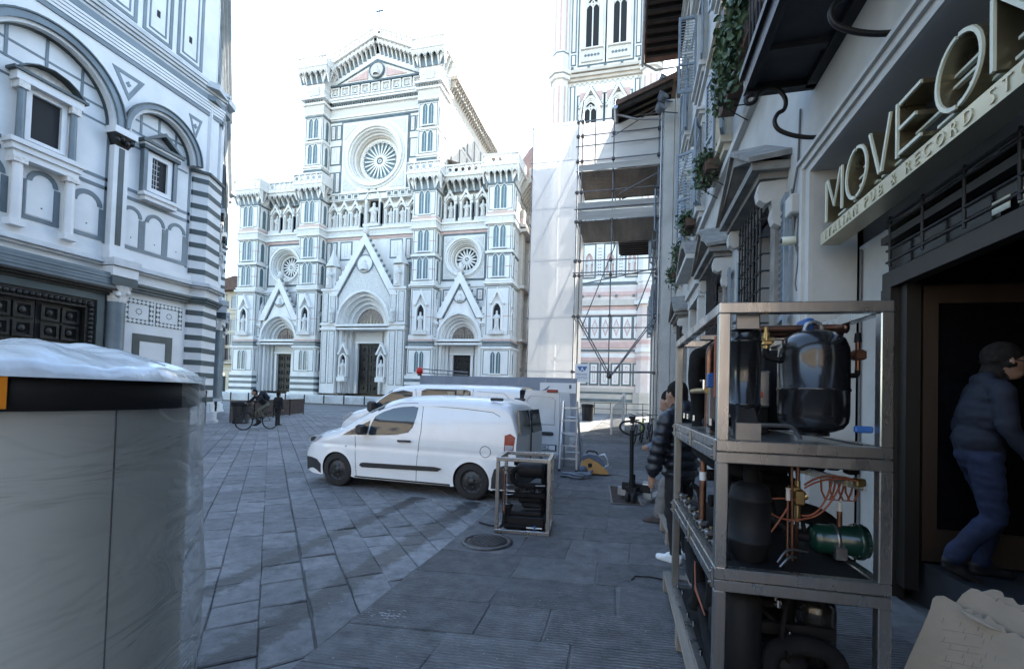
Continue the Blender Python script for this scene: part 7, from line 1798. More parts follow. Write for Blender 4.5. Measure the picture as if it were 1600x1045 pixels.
# ---- torn cardboard at the lower right and a white board behind it
mat('card_grey', (.34, .315, .27), .9, col2=(.26, .24, .205), scale=2.5, bump=.12, bscale=20)
mat('pencil', (.27, .25, .215), .9)
def card(pts, th, name, root, rot, loc, m='card_grey'):
    q = MB(); q.poly(pts, 0, th); return q.build(name, m, root, rot=rot, loc=loc)
cb = thing('cardboard_box', 'torn grey cardboard packaging with a pencilled grid, at the shop door', 'cardboard', (1.62, 2.35, .02), math.radians(-6))
def torn(x0, z0, x1, z1, n, amp, seed):
    r = random.Random(seed); return [(x0 + (x1 - x0) * i / n + r.uniform(-amp, amp) * .4, z0 + (z1 - z0) * i / n + r.uniform(-amp, amp)) for i in range(n + 1)]
cb.location = (1.42, 2.63, .022); cb.rotation_euler = (0, 0, math.radians(-20.6))
f1 = [(-.28, 0), (-.2, .16), (-.12, .30), (-.05, .52), (-.02, .62), (-.012, .665), (.0, .682), (.03, .69), (.06, .675)] + torn(.08, .66, .2, .625, 9, .014, 1) + torn(.22, .60, .9, .40, 34, .014, 2) + [(.9, 0)]
fo = card(f1, .007, 'front_flap', cb, (math.radians(-4), 0, 0), (0, 0, 0))
f2 = [(.0, .0), (.05, .60), (.10, .70), (.13, .735), (.155, .735)] + torn(.18, .72, .9, .50, 44, .016, 3) + [(.9, 0)]
card(f2, .007, 'inner_flap', cb, (math.radians(-2), 0, 0), (0, .07, 0))
f3 = [(.08, .0), (.1, .6), (.16, .72)] + torn(.2, .735, .9, .53, 44, .018, 5) + [(.9, 0)]
card(f3, .007, 'inner_flap', cb, (math.radians(1), 0, 0), (0, .12, 0))
q = MB(); q.tube([(.08, -.012, .655), (.12, -.02, .635), (.17, -.014, .612), (.21, -.006, .60)], [.004, .012, .010, .003], 6); q.build('curled_edge', 'card_grey', cb)
q = MB(); rr = random.Random(3)
for i in range(9):
    z = .34 + i * .028; x0 = .02 + rr.uniform(-.02, .02); x1 = x0 + rr.uniform(.10, .2); q.M = None
    if rr.random() < .85: q.beam((x0, -.0025 + z * .0699, z), (x1, -.0025 + z * .0699, z + .012), .0013, .0010)
    for k in range(6):
        x = x0 + .01 + k * .03
        if rr.random() < .6: q.beam((x, -.0025 + z * .0699, z + .002), (x + .006, -.0025 + (z + .026) * .0699, z + .026), .0013, .0010)
q.build('pencil_grid', 'pencil', fo if False else cb, kind='stuff')
wb = MB(); wb.poly([(.52, 0), (.50, .55), (.55, .70), (.74, 1.25), (1.2, 1.25), (1.2, 0)], 0, .03)
tag(wb.build('board', 'sign_white', None, loc=(1.42, 2.95, .022), rot=(math.radians(-6), 0, math.radians(-20.6))), 'plain white board leaning behind the torn cardboard at the right edge', 'board')
# ================================================================ small things on the ground
mat('cast_iron', (.085, .087, .092), .42, metal=.5, var=.3, scale=12, bump=.2)
mat('vac_orange', (.55, .30, .10), .5, var=.1, scale=6)
mat('vac_grey', (.10, .13, .18), .5, var=.15, scale=6)
mat('hose_grey', (.17, .20, .24), .55, var=.1, scale=8)
mat('barrier_clear', (.55, .60, .62), .3)
mat('bike_black', (.015, .015, .017), .4)
mat('bike_green', (.30, .40, .05), .45)
mat('rust_mesh', (.07, .055, .05), .7, metal=.3, var=.3, scale=6)
mt = bpy.data.materials.new('clear_panel'); mt.use_nodes = True; M['clear_panel'] = mt
n_ = mt.node_tree.nodes; l_ = mt.node_tree.links; n_.clear(); o_ = n_.new('ShaderNodeOutputMaterial'); g_ = n_.new('ShaderNodeBsdfPrincipled'); t_ = n_.new('ShaderNodeBsdfTransparent'); m_ = n_.new('ShaderNodeMixShader'); g_.inputs['Base Color'].default_value = (.5, .56, .58, 1); g_.inputs['Roughness'].default_value = .2; m_.inputs[0].default_value = .42
l_.new(t_.outputs[0], m_.inputs[1]); l_.new(g_.outputs[0], m_.inputs[2]); l_.new(m_.outputs[0], o_.inputs[0])
# manhole cover
mh = thing('manhole_cover', 'round ribbed iron manhole cover in the pavement slabs', 'manhole cover', (-1.45, 4.80, .033), math.radians(62))
q = MB(); q.lathe([(.225, 0), (.225, .004), (.275, .004), (.275, -.01)], n=48); q.build('frame', 'cast_iron', mh)
q = MB(); q.lathe([(0, .001), (.215, .001), (.217, -.01)], n=48); q.build('lid', 'rust_mesh', mh)
for i in range(10):
    y = -.162 + i * .036; w = math.sqrt(max(.001, .19 ** 2 - y * y)); q = MB(); q.bevbox(-w, w, y - .009, y + .009, .001, .011, .003); q.build('rib', 'cast_iron', mh)
for x, y in ((-.04, .2), (.05, -.2)): q = MB(); q.bevbox(x - .03, x + .03, y - .01, y + .01, .002, .010, .002); q.build('key_slot', 'gap', mh)
# floor grate
gr = thing('floor_grate', 'rectangular dark iron floor grate under the pallet jack', 'grate', (-.24, 7.12, .032), math.radians(4))
q = MB(); q.ring([(0, 0)] * 1 + [(0, 0)], [(0, 0)] * 2, 0, 0) if False else None
for b in ((0, .46, 0, .03), (0, .46, 1.37, 1.4), (0, .03, .03, 1.37), (.43, .46, .03, 1.37)): q.box(*b, -.01, .006)
q.build('frame', 'cast_iron', gr); q = MB(); q.box(.03, .43, .03, 1.37, -.012, -.004); q.build('bed', 'gap', gr)
for i in range(28): q = MB(); y = .05 + i * .047; q.box(.03, .43, y, y + .018, -.004, .004); q.build('bar', 'rust_mesh', gr)
# pallet jack
pj = thing('pallet_jack', 'black hand pallet jack with a loop handle and one grey fork in view', 'pallet jack', (.05, 7.3, .024), math.radians(-22))
q = MB(); q.tube([(0, 0, .30), (.0, -.03, 1.10)], .032, 10); q.build('shaft', 'matt_black', pj)
q = MB(); q.tube(bend([(0, -.03, 1.02), (-.12, -.03, 1.05), (-.20, -.03, 1.12), (-.17, -.03, 1.21), (-.05, -.03, 1.235), (.05, -.03, 1.235), (.17, -.03, 1.21), (.20, -.03, 1.12), (.12, -.03, 1.05), (0, -.03, 1.02)], .06), .016, 8); q.build('handle', 'matt_black', pj)
q = MB(); q.bevbox(-.025, .025, -.05, 0, 1.2, 1.30, .008); q.bevbox(-.045, .045, -.055, .0, 1.27, 1.31, .008); q.build('lever', 'matt_black', pj)
q = MB(); q.cyl((0, .02, .12), (0, .02, .34), .055, .045, 14); q.bevbox(-.09, .09, -.02, .12, .16, .24, .012); q.cyl((0, .08, .22), (0, .08, .42), .03, None, 10); q.build('pump', 'matt_black', pj)
for s in (-1, 1): q = MB(); q.lathe([(.0, -.025), (.075, -.025), (.085, -.018), (.085, .018), (.075, .025), (0, .025)], (s * .045, 0, .085), 16, 'x'); q.build('wheel', 'rubber', pj)
for s in (-.20, .20): q = MB(); q.bevbox(s - .075, s + .075, .14, 1.2, .055, .09, .01); q.bevbox(s - .075, s + .075, .12, .16, .06, .33 if s > 0 else .2, .01); q.build('fork', 'galv', pj); q = MB(); q.cyl((s - .04, 1.05, .04), (s + .04, 1.05, .04), .04, None, 12); q.build('load_roller', 'rubber', pj)
q = MB(); q.bevbox(-.2, .26, .10, .16, .16, .28, .012); q.build('head', 'matt_black', pj)
q = MB(); q.box(.135, .265, .110, .114, .2, .3); q.build('label', 'white_cap', pj)
# vacuum cleaner and hose
vc = thing('vacuum_cleaner', 'orange and grey workshop vacuum cleaner on the pavement by the ladder', 'vacuum cleaner', (-.70, 9.75, .024), math.radians(8))
q = MB(); sec = [(-.25, 0, .04), (-.26, .10, .10), (-.22, .17, .28), (-.12, .19, .34), (.1, .2, .28), (.25, .17, .13), (.3, .1, .05)]
pts = [(-.25, .04), (-.27, .12), (-.22, .29), (-.1, .34), (.08, .26), (.24, .12), (.3, .06), (.28, .03)]
q.poly(pts, -.17, .17); q.build('body', 'vac_orange', vc)
q = MB(); q.poly([(-.24, .29), (-.1, .345), (.09, .265), (.23, .14), (.2, .30), (.06, .40), (-.1, .42), (-.22, .38)], -.15, .15); q.build('motor_head', 'vac_grey', vc)
q = MB(); q.tube(bend([(-.15, 0, .42), (-.12, 0, .47), (.05, 0, .46), (.08, 0, .40)], .03), .014, 8); q.build('handle', 'matt_black', vc)
for s in (-1, 1): q = MB(); q.lathe([(0, -.02), (.09, -.02), (.095, 0), (.09, .02), (0, .02)], (-.22, s * .19, .095), 18, 'y'); q.build('wheel', 'vac_grey', vc)
q = MB(); q.bevbox(-.12, -.04, -.185, -.17, .16, .24, .008); q.build('socket', 'gap', vc)
q = MB()
for k in range(4): q.tube([(.10 + .02 * k, -.12 + .07 * k, .40), (.2 + .01 * k, -.14 + .07 * k, .42), (.27, -.15 + .06 * k, .33), (.28 + .01 * k, -.14 + .06 * k, .2), (.18, -.16 + .05 * k, .16)], .008, 6)
q.build('power_cord', 'white_cap', vc)
q = MB(); pts = []
for i in range(90):
    t = i / 89; a = t * 4 * PI; r = .19 + .06 * math.sin(3 * a); pts.append((-1.02 + r * 1.25 * math.cos(a) + .06 * t, 9.15 + r * .55 * math.sin(a), .055 + .045 * (i // 45) + .01 * math.sin(a * 2)))
pts += [(-.78, 9.3, .10), (-.72, 9.45, .12), (-.7, 9.55, .13)]
q.tube(pts, [.022 + .0025 * (i % 2) for i in range(len(pts))], 10); tag(q.build('vacuum_hose', 'hose_grey'), 'coiled grey vacuum hose lying on the pavement', 'hose')
q = MB(); q.tube([(-.42, 9.7, .03), (-.3, 9.8, .03), (-.1, 9.75, .03), (.0, 9.6, .03)], .007, 6); tag(q.build('cable', 'cable'), 'thin cable on the pavement right of the vacuum cleaner', 'cable')
q = MB(); q.tube([(-1.75, 5.45, .035), (-1.6, 5.38, .035), (-1.42, 5.36, .04)], .011, 6); tag(q.build('cable', 'matt_black'), 'short black cable running under the single small heat pump unit', 'cable')
q = MB(); q.tube([(.05, 4.22, .03), (.08, 4.30, .031), (.2, 4.33, .031), (.36, 4.30, .03)], .006, 6); tag(q.build('cable', 'matt_black'), 'short black cord on the slabs beside the near pallet', 'cable')
# bins
def bin_(loc, label, r, h):
    b = thing('litter_bin', label, 'litter bin', loc, 0, 'litter bins on the square')
    q = MB(); q.lathe([(r * .88, 0), (r * .9, .04), (r, h * .8)], n=20); q.build('body', 'bike_black', b); q = MB(); q.lathe([(r * 1.06, h * .8), (r * 1.08, h * .84), (r * 1.08, h * .97), (r * .9, h), (r * .6, h), (r * .58, h * .9)], n=20); q.build('lid', 'matt_black', b)
bin_((-2.80, 32.3, 0), 'dark round litter bin far down the street before the bell tower', .42, 1.15); bin_((-16.6, 16.9, 0), 'dark litter bin left of the cyclist by the striped corner', .36, .95)
# striped-corner fence and thin posts
fe = thing('mesh_fence', 'low rusty mesh fence panels by the foot of the striped baptistery corner', 'fence', (-17.2, 17.0, 0))
for i in range(4):
    x0, y0 = -.15 - i * .32 * 2.2, .1 + i * .95 * 2.2; x1, y1 = -.15 - (i + 1) * .32 * 2.2, .1 + (i + 1) * .95 * 2.2
    q = MB(); q.beam((x0, y0, .95), (x1, y1, .95), .04); q.beam((x0, y0, .08), (x1, y1, .08), .04); q.beam((x0, y0, 0), (x0, y0, .98), .05); q.beam((x1, y1, 0), (x1, y1, .98), .05); o = q.build('panel_frame', 'rust_mesh', fe)
    q = MB()
    for k in range(1, 22): t = k / 22; q.beam((x0 + (x1 - x0) * t, y0 + (y1 - y0) * t, .1), (x0 + (x1 - x0) * t, y0 + (y1 - y0) * t, .95), .04, .02)
    q.build('mesh', 'rust_mesh', o, kind='stuff')
for i, (x, y, lb) in enumerate(((-17.05, 15.55, 'thin dark post nearest the striped baptistery corner'),)):
    q = MB(); q.cyl((x, y, 0), (x, y, 1.35), .03, None, 8); q.ball((x, y, 1.37), .045, 8); tag(q.build('post', 'iron'), lb, 'post')
# low rail with posts in front of the cathedral
rl = thing('low_railing', 'low railing of dark posts along the foot of the cathedral steps', 'railing', (C0, CYF - 4.4, 0))
for i in range(17): q = MB(); x = -19 + i * 2.4; q.box(x - .05, x + .05, -.05, .05, 0, 1.0); q.build('post', 'iron', rl)
q = MB(); q.box(-19.5, 19.8, -.3, .3, 0, .14); q.build('kerb', 'cast_iron', rl); q = MB(); q.box(-19.3, 19.6, .25, .6, 0, .85); q.build('parapet', 'marble_grey', rl)
# railing at the bell tower
rt_ = thing('iron_railing', 'dark iron railing before the foot of the bell tower', 'railing', (-3.3, 45.6, 0))
for z in (.55, 1.1): q = MB(); q.cyl((-6, 0, z), (6, 0, z), .03, None, 6); q.build('rail', 'iron', rt_)
for i in range(9): q = MB(); q.cyl((-6 + i * 1.5, 0, 0), (-6 + i * 1.5, 0, 1.15), .035, None, 6); q.build('post', 'iron', rt_)
# clear barrier
ba = thing('barrier', 'clear sloping barrier panel with a white post by the parked bicycles', 'barrier', (-.75, 20.6, 0), math.radians(80))
q = MB(); q.poly([(0, .25), (2.6, .25), (2.6, 1.75), (0, 1.15)], -.01, .01); q.build('panel', 'clear_panel', ba); q = MB(); q.box(2.6, 2.72, -.06, .06, 0, 1.85); q.build('post', 'sign_white', ba); q = MB(); q.box(-.06, 0, -.04, .04, 0, 1.2); q.build('post', 'aluminium', ba)
# bicycles
def bicycle(loc, rz, label, m='bike_black', group=None, lean=0.):
    b = thing('bicycle', label, 'bicycle', loc, rz, group); b.rotation_euler = (lean, 0, rz)
    R = .32
    for x in (0, 1.02):
        q = MB(); q.tube([(x + R * math.cos(i * PI / 14), 0, R + .02 + R * math.sin(i * PI / 14)) for i in range(28)], .022, 8, closed=True); w = q.build('wheel', 'rubber', b)
        q = MB()
        for i in range(14): a = i * PI / 7; q.cyl((x, .02 * (-1) ** i, R + .02), (x + (R - .02) * math.cos(a), 0, R + .02 + (R - .02) * math.sin(a)), .0025, None, 4, caps=False)
        q.cyl((x, -.04, R + .02), (x, .04, R + .02), .025, None, 8); q.build('spokes', 'galv', w)
    q = MB(); r_ = .018
    for a, c in (((1.02, 0, .34), (.94, 0, .62)), ((.94, 0, .62), (.90, 0, .86)), ((.92, 0, .74), (.44, 0, .30)), ((.90, 0, .82), (.32, 0, .72)), ((.44, 0, .30), (.28, 0, .82)), ((.44, 0, .30), (0, 0, .34)), ((.31, 0, .74), (0, 0, .34))): q.cyl(a, c, r_ if c != (0, 0, .34) else .012, None, 8)
    q.build('frame', m, b)
    q = MB(); q.tube(bend([(.90, 0, .86), (.90, 0, .96), (.86, .12, 1.0), (.82, .28, 1.0)], .04), .013, 6); q.tube(bend([(.90, 0, .96), (.86, -.12, 1.0), (.82, -.28, 1.0)], .04), .013, 6); q.build('handlebar', 'bike_black', b)
    q = MB(); q.add([(.14, -.08, .87), (.14, .08, .87), (.40, .02, .86), (.40, -.02, .86), (.15, -.07, .83), (.15, .07, .83), (.39, .015, .83), (.39, -.015, .83)], [(0,1,2,3),(7,6,5,4),(0,4,5,1),(1,5,6,2),(2,6,7,3),(3,7,4,0)]); q.build('saddle', 'bike_black', b)
    q = MB(); q.lathe([(0, -.004), (.09, -.004), (.09, .004), (0, .004)], (.44, -.03, .30), 18, 'y'); q.cyl((.44, -.06, .30), (.52, -.06, .16), .01, None, 6); q.cyl((.44, .06, .30), (.36, .06, .44), .01, None, 6); q.bevbox(.48, .56, -.13, -.05, .14, .17, .005); q.bevbox(.32, .40, .05, .13, .43, .46, .005); q.build('crank', 'wheel_steel', b)
    return b
bicycle((.15, 16.6, .024), math.radians(96), 'black bicycle parked nearest the scaffold, behind the pallet jack handle', 'bike_black', 'bicycles parked by the scaffold', .15)
bicycle((.42, 17.3, .024), math.radians(92), 'lime green bicycle leaning between two black ones by the scaffold', 'bike_green', 'bicycles parked by the scaffold', .12)
bicycle((.75, 17.9, .024), math.radians(94), 'black bicycle parked closest to the palazzo wall by the scaffold', 'bike_black', 'bicycles parked by the scaffold', .10)

# paint flecks, crumbs and gum on the slabs
mat('fleck', (.42, .43, .44), .9)
fk = MB(); rr = random.Random(9); c0 = on_z(606, 967)
def fleck(x, y, a, b, an):
    c, s_ = math.cos(an), math.sin(an); z = .0285 if x > CURB else .007
    fk.add([(x + u * c - w * s_, y + u * s_ + w * c, z) for u, w in ((-a, -b), (a, -b * .6), (a * .8, b), (-a * .7, b * .8))] + [(x, y, z + .002)], [(0, 1, 4), (1, 2, 4), (2, 3, 4), (3, 0, 4)])
for _ in range(34): fleck(c0.x + rr.gauss(0, .07), c0.y + rr.gauss(0, .045), rr.uniform(.004, .018), rr.uniform(.0015, .004), rr.uniform(-.2, .2))
for _ in range(150): fleck(rr.uniform(-1.75, .3), rr.uniform(2.3, 9), rr.uniform(.002, .007), rr.uniform(.002, .005), rr.uniform(0, 3))
for _ in range(90): fleck(rr.uniform(-6, -1.9), rr.uniform(2.6, 8), rr.uniform(.002, .006), rr.uniform(.002, .005), rr.uniform(0, 3))
fk.build('flecks', 'fleck', pavement, kind='stuff')
# ================================================================ people
mat('skin', (.30, .18, .13), .55, var=.08, scale=12)
mat('hair_dark', (.014, .012, .011), .85, spec=.15, var=.4, scale=30, bump=.4)
mat('hair_grey', (.016, .014, .013), .85, spec=.15, var=.4, scale=30, bump=.4)
mat('navy_jacket', (.006, .009, .020), .8, var=.25, scale=5, bump=.35, bscale=9)
mat('jeans', (.010, .018, .050), .85, var=.25, scale=6, bump=.3, bscale=12)
mat('black_nylon', (.012, .014, .022), .42, var=.3, scale=6, bump=.2)
mat('black_cloth', (.010, .010, .012), .85, var=.3, scale=8, bump=.2)
mat('shoe_black', (.015, .014, .014), .5)
mat('shoe_white', (.62, .64, .66), .6, var=.1, scale=15)
mat('grey_trousers', (.17, .16, .155), .9, var=.18, scale=6, bump=.3, bscale=10)
mat('blue_hoodie', (.11, .15, .24), .9, var=.15, scale=6, bump=.3, bscale=10)
mat('boot_brown', (.06, .05, .045), .8, var=.2, scale=9)
mat('olive_trousers', (.10, .10, .075), .9)
V = Vector
def capsule(q, p0, p1, r0, r1): 
    q.cyl(p0, p1, r0, r1, 14); q.ball(p0, r0, 12); q.ball(p1, r1, 12)
def figure(root, name, segs, balls, mats, zone, vox=.012, smooth=6, fold=.009):
    """segs: (p0, p1, r0, r1, material); balls: (centre, r, scale, material); one remeshed surface, coloured by nearest piece"""
    q = MB()
    for p0, p1, r0, r1, m in segs: capsule(q, p0, p1, r0, r1)
    for c, r, sc, m in balls: q.ball(c, r, 14, sc)
    me = q.mesh(name, ['skin']); o = bpy.data.objects.new(name, me); COL.objects.link(o)
    md = o.modifiers.new('r', 'REMESH'); md.mode = 'VOXEL'; md.voxel_size = vox; md.use_smooth_shade = True
    ms = o.modifiers.new('s', 'SMOOTH'); ms.factor = .5; ms.iterations = smooth
    dg = bpy.context.evaluated_depsgraph_get(); dg.update(); m2 = bpy.data.meshes.new_from_object(o.evaluated_get(dg)); bpy.data.objects.remove(o); bpy.data.meshes.remove(me)
    from mathutils import noise
    nrm = [v.normal.copy() for v in m2.vertices]
    for v, vn in zip(m2.vertices, nrm):
        c = v.co.copy(); k = .35 + .65 * (c.z < 1.45); v.co = c + vn * k * fold * (noise.noise(Vector((c.x * 7, c.y * 7, c.z * 16 + 3))) + .6 * noise.noise(Vector((c.x * 15 + c.z * 9, c.y * 15, c.z * 26))))
    m2.materials.clear()
    for m in mats: m2.materials.append(M[m])
    S = [(Vector(a), Vector(b), r0, r1, m) for a, b, r0, r1, m in segs]; Bc = [(Vector(c), r, sc, m) for c, r, sc, m in balls]
    for p in m2.polygons:
        c = p.center; best = 1e9; bm = 0
        for a, b, r0, r1, m in S:
            d = b - a; L = d.length_squared; t = max(0, min(1, (c - a).dot(d) / L)) if L > 0 else 0
            dist = (c - (a + d * t)).length - (r0 + (r1 - r0) * t)
            if dist < best: best = dist; bm = m
        for cc, r, sc, m in Bc:
            w = c - cc; dist = (Vector((w.x / sc[0], w.y / sc[1], w.z / sc[2])).length - r) * min(sc)
            if dist < best: best = dist; bm = m
        p.material_index = zone(c, bm) if zone else bm; p.use_smooth = True
    return put('body' if name == 'x' else name, m2, root)
def hand(segs, wrist, direction, palm_n, side, s=1., m=0, curl=.5):
    """five fingers on a palm; direction = towards the fingertips, palm_n = palm normal, side=+1 thumb towards direction x palm_n"""
    w = Vector(wrist); d = Vector(direction).normalized(); n = Vector(palm_n).normalized(); t = d.cross(n).normalized() * side
    segs.append((w, w + d * .035 * s, .026 * s, .030 * s, m))
    for k in (-1.1, 0, 1.1): segs.append((w + d * .02 * s + t * k * .018 * s, w + d * .085 * s + t * k * .022 * s, .014 * s, .013 * s, m))
    for i, ln in enumerate((.070, .078, .072, .056)):
        b = w + d * .085 * s + t * (.030 - .020 * i) * s; a1 = curl * .6; dd = (d * math.cos(a1) + n * math.sin(a1)); k1 = b + dd * ln * .5 * s
        a2 = curl * 1.5; dd2 = (d * math.cos(a2) + n * math.sin(a2)); segs.append((b, k1, .0090 * s, .0085 * s, m)); segs.append((k1, k1 + dd2 * ln * .5 * s, .0085 * s, .007 * s, m))
    tb = w + d * .03 * s + t * .028 * s; k1 = tb + (d * .6 + t * .7 + n * .3).normalized() * .04 * s; segs.append((tb, k1, .012 * s, .010 * s, m)); segs.append((k1, k1 + (d * .8 + t * .3 + n * .4).normalized() * .032 * s, .010 * s, .008 * s, m))
def shoe(segs, balls, ankle, toe_dir, m, s=1., pitchz=0.):
    a = Vector(ankle); t = Vector(toe_dir).normalized()
    heel = a + Vector((0, 0, -.055)) * s - t * .035 * s; toe = a + t * .17 * s + Vector((0, 0, -.062 + pitchz)) * s
    segs.append((heel, toe, .040 * s, .034 * s, m)); segs.append((heel + Vector((0, 0, .03)), a + t * .06 * s + Vector((0, 0, -.03)), .042 * s, .040 * s, m))
def head(balls, segs, c, fwd, s=1., hair=1, skin=0, longhair=0):
    c = Vector(c); f = Vector(fwd).normalized(); up_ = Vector((0, 0, 1)); r = up_.cross(f).normalized()
    balls.append((c, .098 * s, (1, 1, 1.18), skin)); balls.append((c + f * .03 * s - up_ * .06 * s, .066 * s, (1, 1, .95), skin))
    segs.append((c + f * .095 * s + up_ * .012 * s, c + f * .118 * s - up_ * .022 * s, .010 * s, .016 * s, skin))        # nose
    for k in (-1, 1):
        balls.append((c + r * k * .093 * s - f * .005 * s, .028 * s, (.6, .8, 1.2), skin)); balls.append((c + f * .085 * s + r * k * .034 * s + up_ * .012 * s, .016 * s, (1, 1, .7), skin))
    segs.append((c + f * .083 * s + r * .02 * s - up_ * .062 * s, c + f * .083 * s - r * .02 * s - up_ * .062 * s, .010 * s, .010 * s, skin))
    balls.append((c - f * .022 * s + up_ * .035 * s, .106 * s, (1, 1, 1.08), hair)); balls.append((c - f * .05 * s - up_ * .03 * s, .085 * s, (1, 1, 1.1), hair))
    if longhair: balls.append((c - f * .035 * s + up_ * .045 * s, .112 * s, (1.05, 1, 1), hair)); balls.append((c - f * .075 * s - up_ * .09 * s, .082 * s, (1, 1.05, 1.0), hair)); [balls.append((c + V((rnd.uniform(-.11, .05), rnd.uniform(-.1, .1), rnd.uniform(-.06, .13))) * s, .03 * s, (1.3, 1, .7), hair)) for _ in range(10)]; balls.append((c + f * .035 * s + up_ * .085 * s, .06 * s, (1, 1, .6), hair))
# ---- man walking into the shop; local x = the way he faces
p1 = thing('person', 'person in a navy jacket and blue jeans striding into the dark shop doorway', 'person', (2.55, 4.26, .345), math.radians(-10))
sg, bl = [], []; SK, HR, JK, JN, SH = range(5)
hip = V((0, 0, .90)); ch = V((.05, 0, 1.28)); nk = V((.09, 0, 1.45))
bl += [((0, 0, .92), .165, (.85, 1.05, .9), JN), ((.0, 0, 1.02), .175, (.88, 1.06, 1.0), JK), ((.03, 0, 1.20), .185, (.85, 1.1, 1.1), JK), ((.05, 0, 1.34), .165, (.85, 1.2, .8), JK)]
sg += [((.05, .16, 1.40), (.05, -.16, 1.40), .075, .075, JK), ((.07, 0, 1.40), (.115, 0, 1.52), .065, .058, JK), ((.02, .07, 1.47), (.02, -.07, 1.47), .055, .055, JK)]
head(bl, sg, (.155, 0, 1.60), (.96, -.1, -.22), 1.0, HR, SK, 1)
# right arm (camera side), a little back; left arm forward
sg += [((.05, -.21, 1.38), (.06, -.26, 1.12), .072, .060, JK), ((.06, -.26, 1.12), (.20, -.25, .90), .058, .045, JK), ((.05, .21, 1.38), (-.02, .27, 1.10), .07, .06, JK), ((-.02, .27, 1.10), (.10, .25, .88), .055, .045, JK)]
hand(sg, (.21, -.25, .885), (.6, 0, -.8), (.3, .8, .2), 1, 1, SK, .9); hand(sg, (.11, .25, .87), (.5, 0, -.86), (.3, -.8, .2), -1, 1, SK, .9)
# left leg forward planted, right leg trailing with the heel up
sg += [((.0, .09, .88), (.13, .09, .49), .098, .072, JN), ((.13, .09, .49), (.05, .09, .10), .070, .056, JN), ((.0, -.09, .88), (.05, -.10, .47), .104, .078, JN), ((.05, -.10, .47), (-.16, -.10, .19), .076, .066, JN), ((-.16, -.10, .19), (-.17, -.1, .16), .072, .070, JN)]
shoe(sg, bl, (.05, .09, .085), (1, .1, 0), SH, 1.0); shoe(sg, bl, (-.18, -.10, .125), (.85, -.05, -.45), SH, 1.0)
figure(p1, 'body', sg, bl, ['skin', 'hair_grey', 'navy_jacket', 'jeans', 'shoe_black'], None, .011, 5)
q = MB(); q.tube([(.16, -.105, 1.615), (.20, -.1, 1.612), (.262, -.07, 1.60)], .004, 5); q.tube([(.255, -.04 + .028 * math.cos(a), 1.59 + .02 * math.sin(a)) for a in [i * PI / 6 for i in range(12)]], .003, 5, closed=True); q.build('glasses', 'gap', p1)
# ---- man in the black puffer jacket, facing left
p2p = thing('person', 'person in a black quilted jacket, black trousers and white trainers behind the stack', 'person', (.50, 4.88, .024), math.radians(180 - 38))
sg, bl = [], []
bl += [((0, 0, .90), .16, (.9, 1.05, .9), JN)]
for i in range(7): z = .86 + i * .095; bl.append(((.0, 0, z), .20 - .004 * abs(i - 3), (.92, 1.16, .34), JK))
sg += [((0, .16, 1.40), (0, -.16, 1.40), .10, .10, JK), ((0, 0, 1.42), (.03, 0, 1.50), .085, .08, JK), ((-.06, .06, 1.50), (-.06, -.06, 1.50), .07, .07, JK)]
head(bl, sg, (.07, 0, 1.62), (.9, 0, -.4), .98, HR, SK)
for s_ in (1, -1):
    a = V((.0, .24 * s_, 1.40)); b = V((.05, .30 * s_, 1.13)); c = V((.12, .28 * s_, .88))
    for A0, B0 in ((a, b), (b, c)):
        for k in range(3): t0, t1 = k / 3, (k + 1) / 3; m = A0.lerp(B0, (t0 + t1) / 2); bl.append((m, .088, (1, 1, .62), JK))
    sg += [(a, b, .075, .068, JK), (b, c, .068, .060, JK)]; hand(sg, c + V((.01, 0, -.04)), (.15, 0, -1), (.1, -s_, 0), s_, 1, SK, .6)
    sg += [((0, .09 * s_, .86), (.02, .10 * s_, .47), .098, .072, JN), ((.02, .10 * s_, .47), (-.03, .10 * s_, .10), .068, .052, JN)]; shoe(sg, bl, (-.03, .10 * s_, .085), (1, .15 * s_, 0), SH, 1.0)
figure(p2p, 'body', sg, bl, ['skin', 'hair_dark', 'black_nylon', 'black_cloth', 'shoe_white'], None, .012, 3)
q = MB(); q.lathe([(0, 0), (.012, .002), (0, .004)], (.02, .30, 1.28), 8, 'y'); q.build('sleeve_badge', 'white_cap', p2p)
# ---- man in grey trousers behind him, stepping
p3p = thing('person', 'person in a blue-grey hooded top and grey work trousers, half hidden behind the black jacket', 'person', (.70, 6.25, .024), math.radians(180 - 20))
sg, bl = [], []
bl += [((0, 0, .86), .165, (.9, 1.05, .9), JN), ((.02, 0, 1.0), .18, (.9, 1.1, 1.0), JK), ((.08, 0, 1.2), .185, (.9, 1.15, 1.1), JK), ((.12, 0, 1.32), .16, (.9, 1.2, .8), JK)]
sg += [((.12, .17, 1.36), (.12, -.17, 1.36), .08, .08, JK), ((.12, 0, 1.38), (.2, 0, 1.46), .07, .065, JK), ((.08, .07, 1.43), (.08, -.07, 1.43), .065, .065, JK)]
head(bl, sg, (.24, 0, 1.55), (.8, 0, -.6), .98, HR, SK)
for s_ in (1, -1): sg += [((.12, .22 * s_, 1.34), (.2, .27 * s_, 1.1), .072, .062, JK), ((.2, .27 * s_, 1.1), (.38, .2 * s_, .98), .06, .05, JK)]; hand(sg, V((.39, .2 * s_, .975)), (1, 0, -.3), (0, -s_, 0), s_, 1, SK, .8)
sg += [((.0, .09, .84), (.22, .1, .50), .10, .082, JN), ((.22, .1, .50), (.28, .1, .13), .08, .075, JN), ((0, -.09, .84), (.02, -.1, .46), .10, .08, JN), ((.02, -.1, .46), (-.14, -.1, .12), .078, .07, JN)]
shoe(sg, bl, (.28, .1, .09), (1, .1, .0), SH, 1.1); shoe(sg, bl, (-.14, -.1, .09), (1, -.1, 0), SH, 1.1)
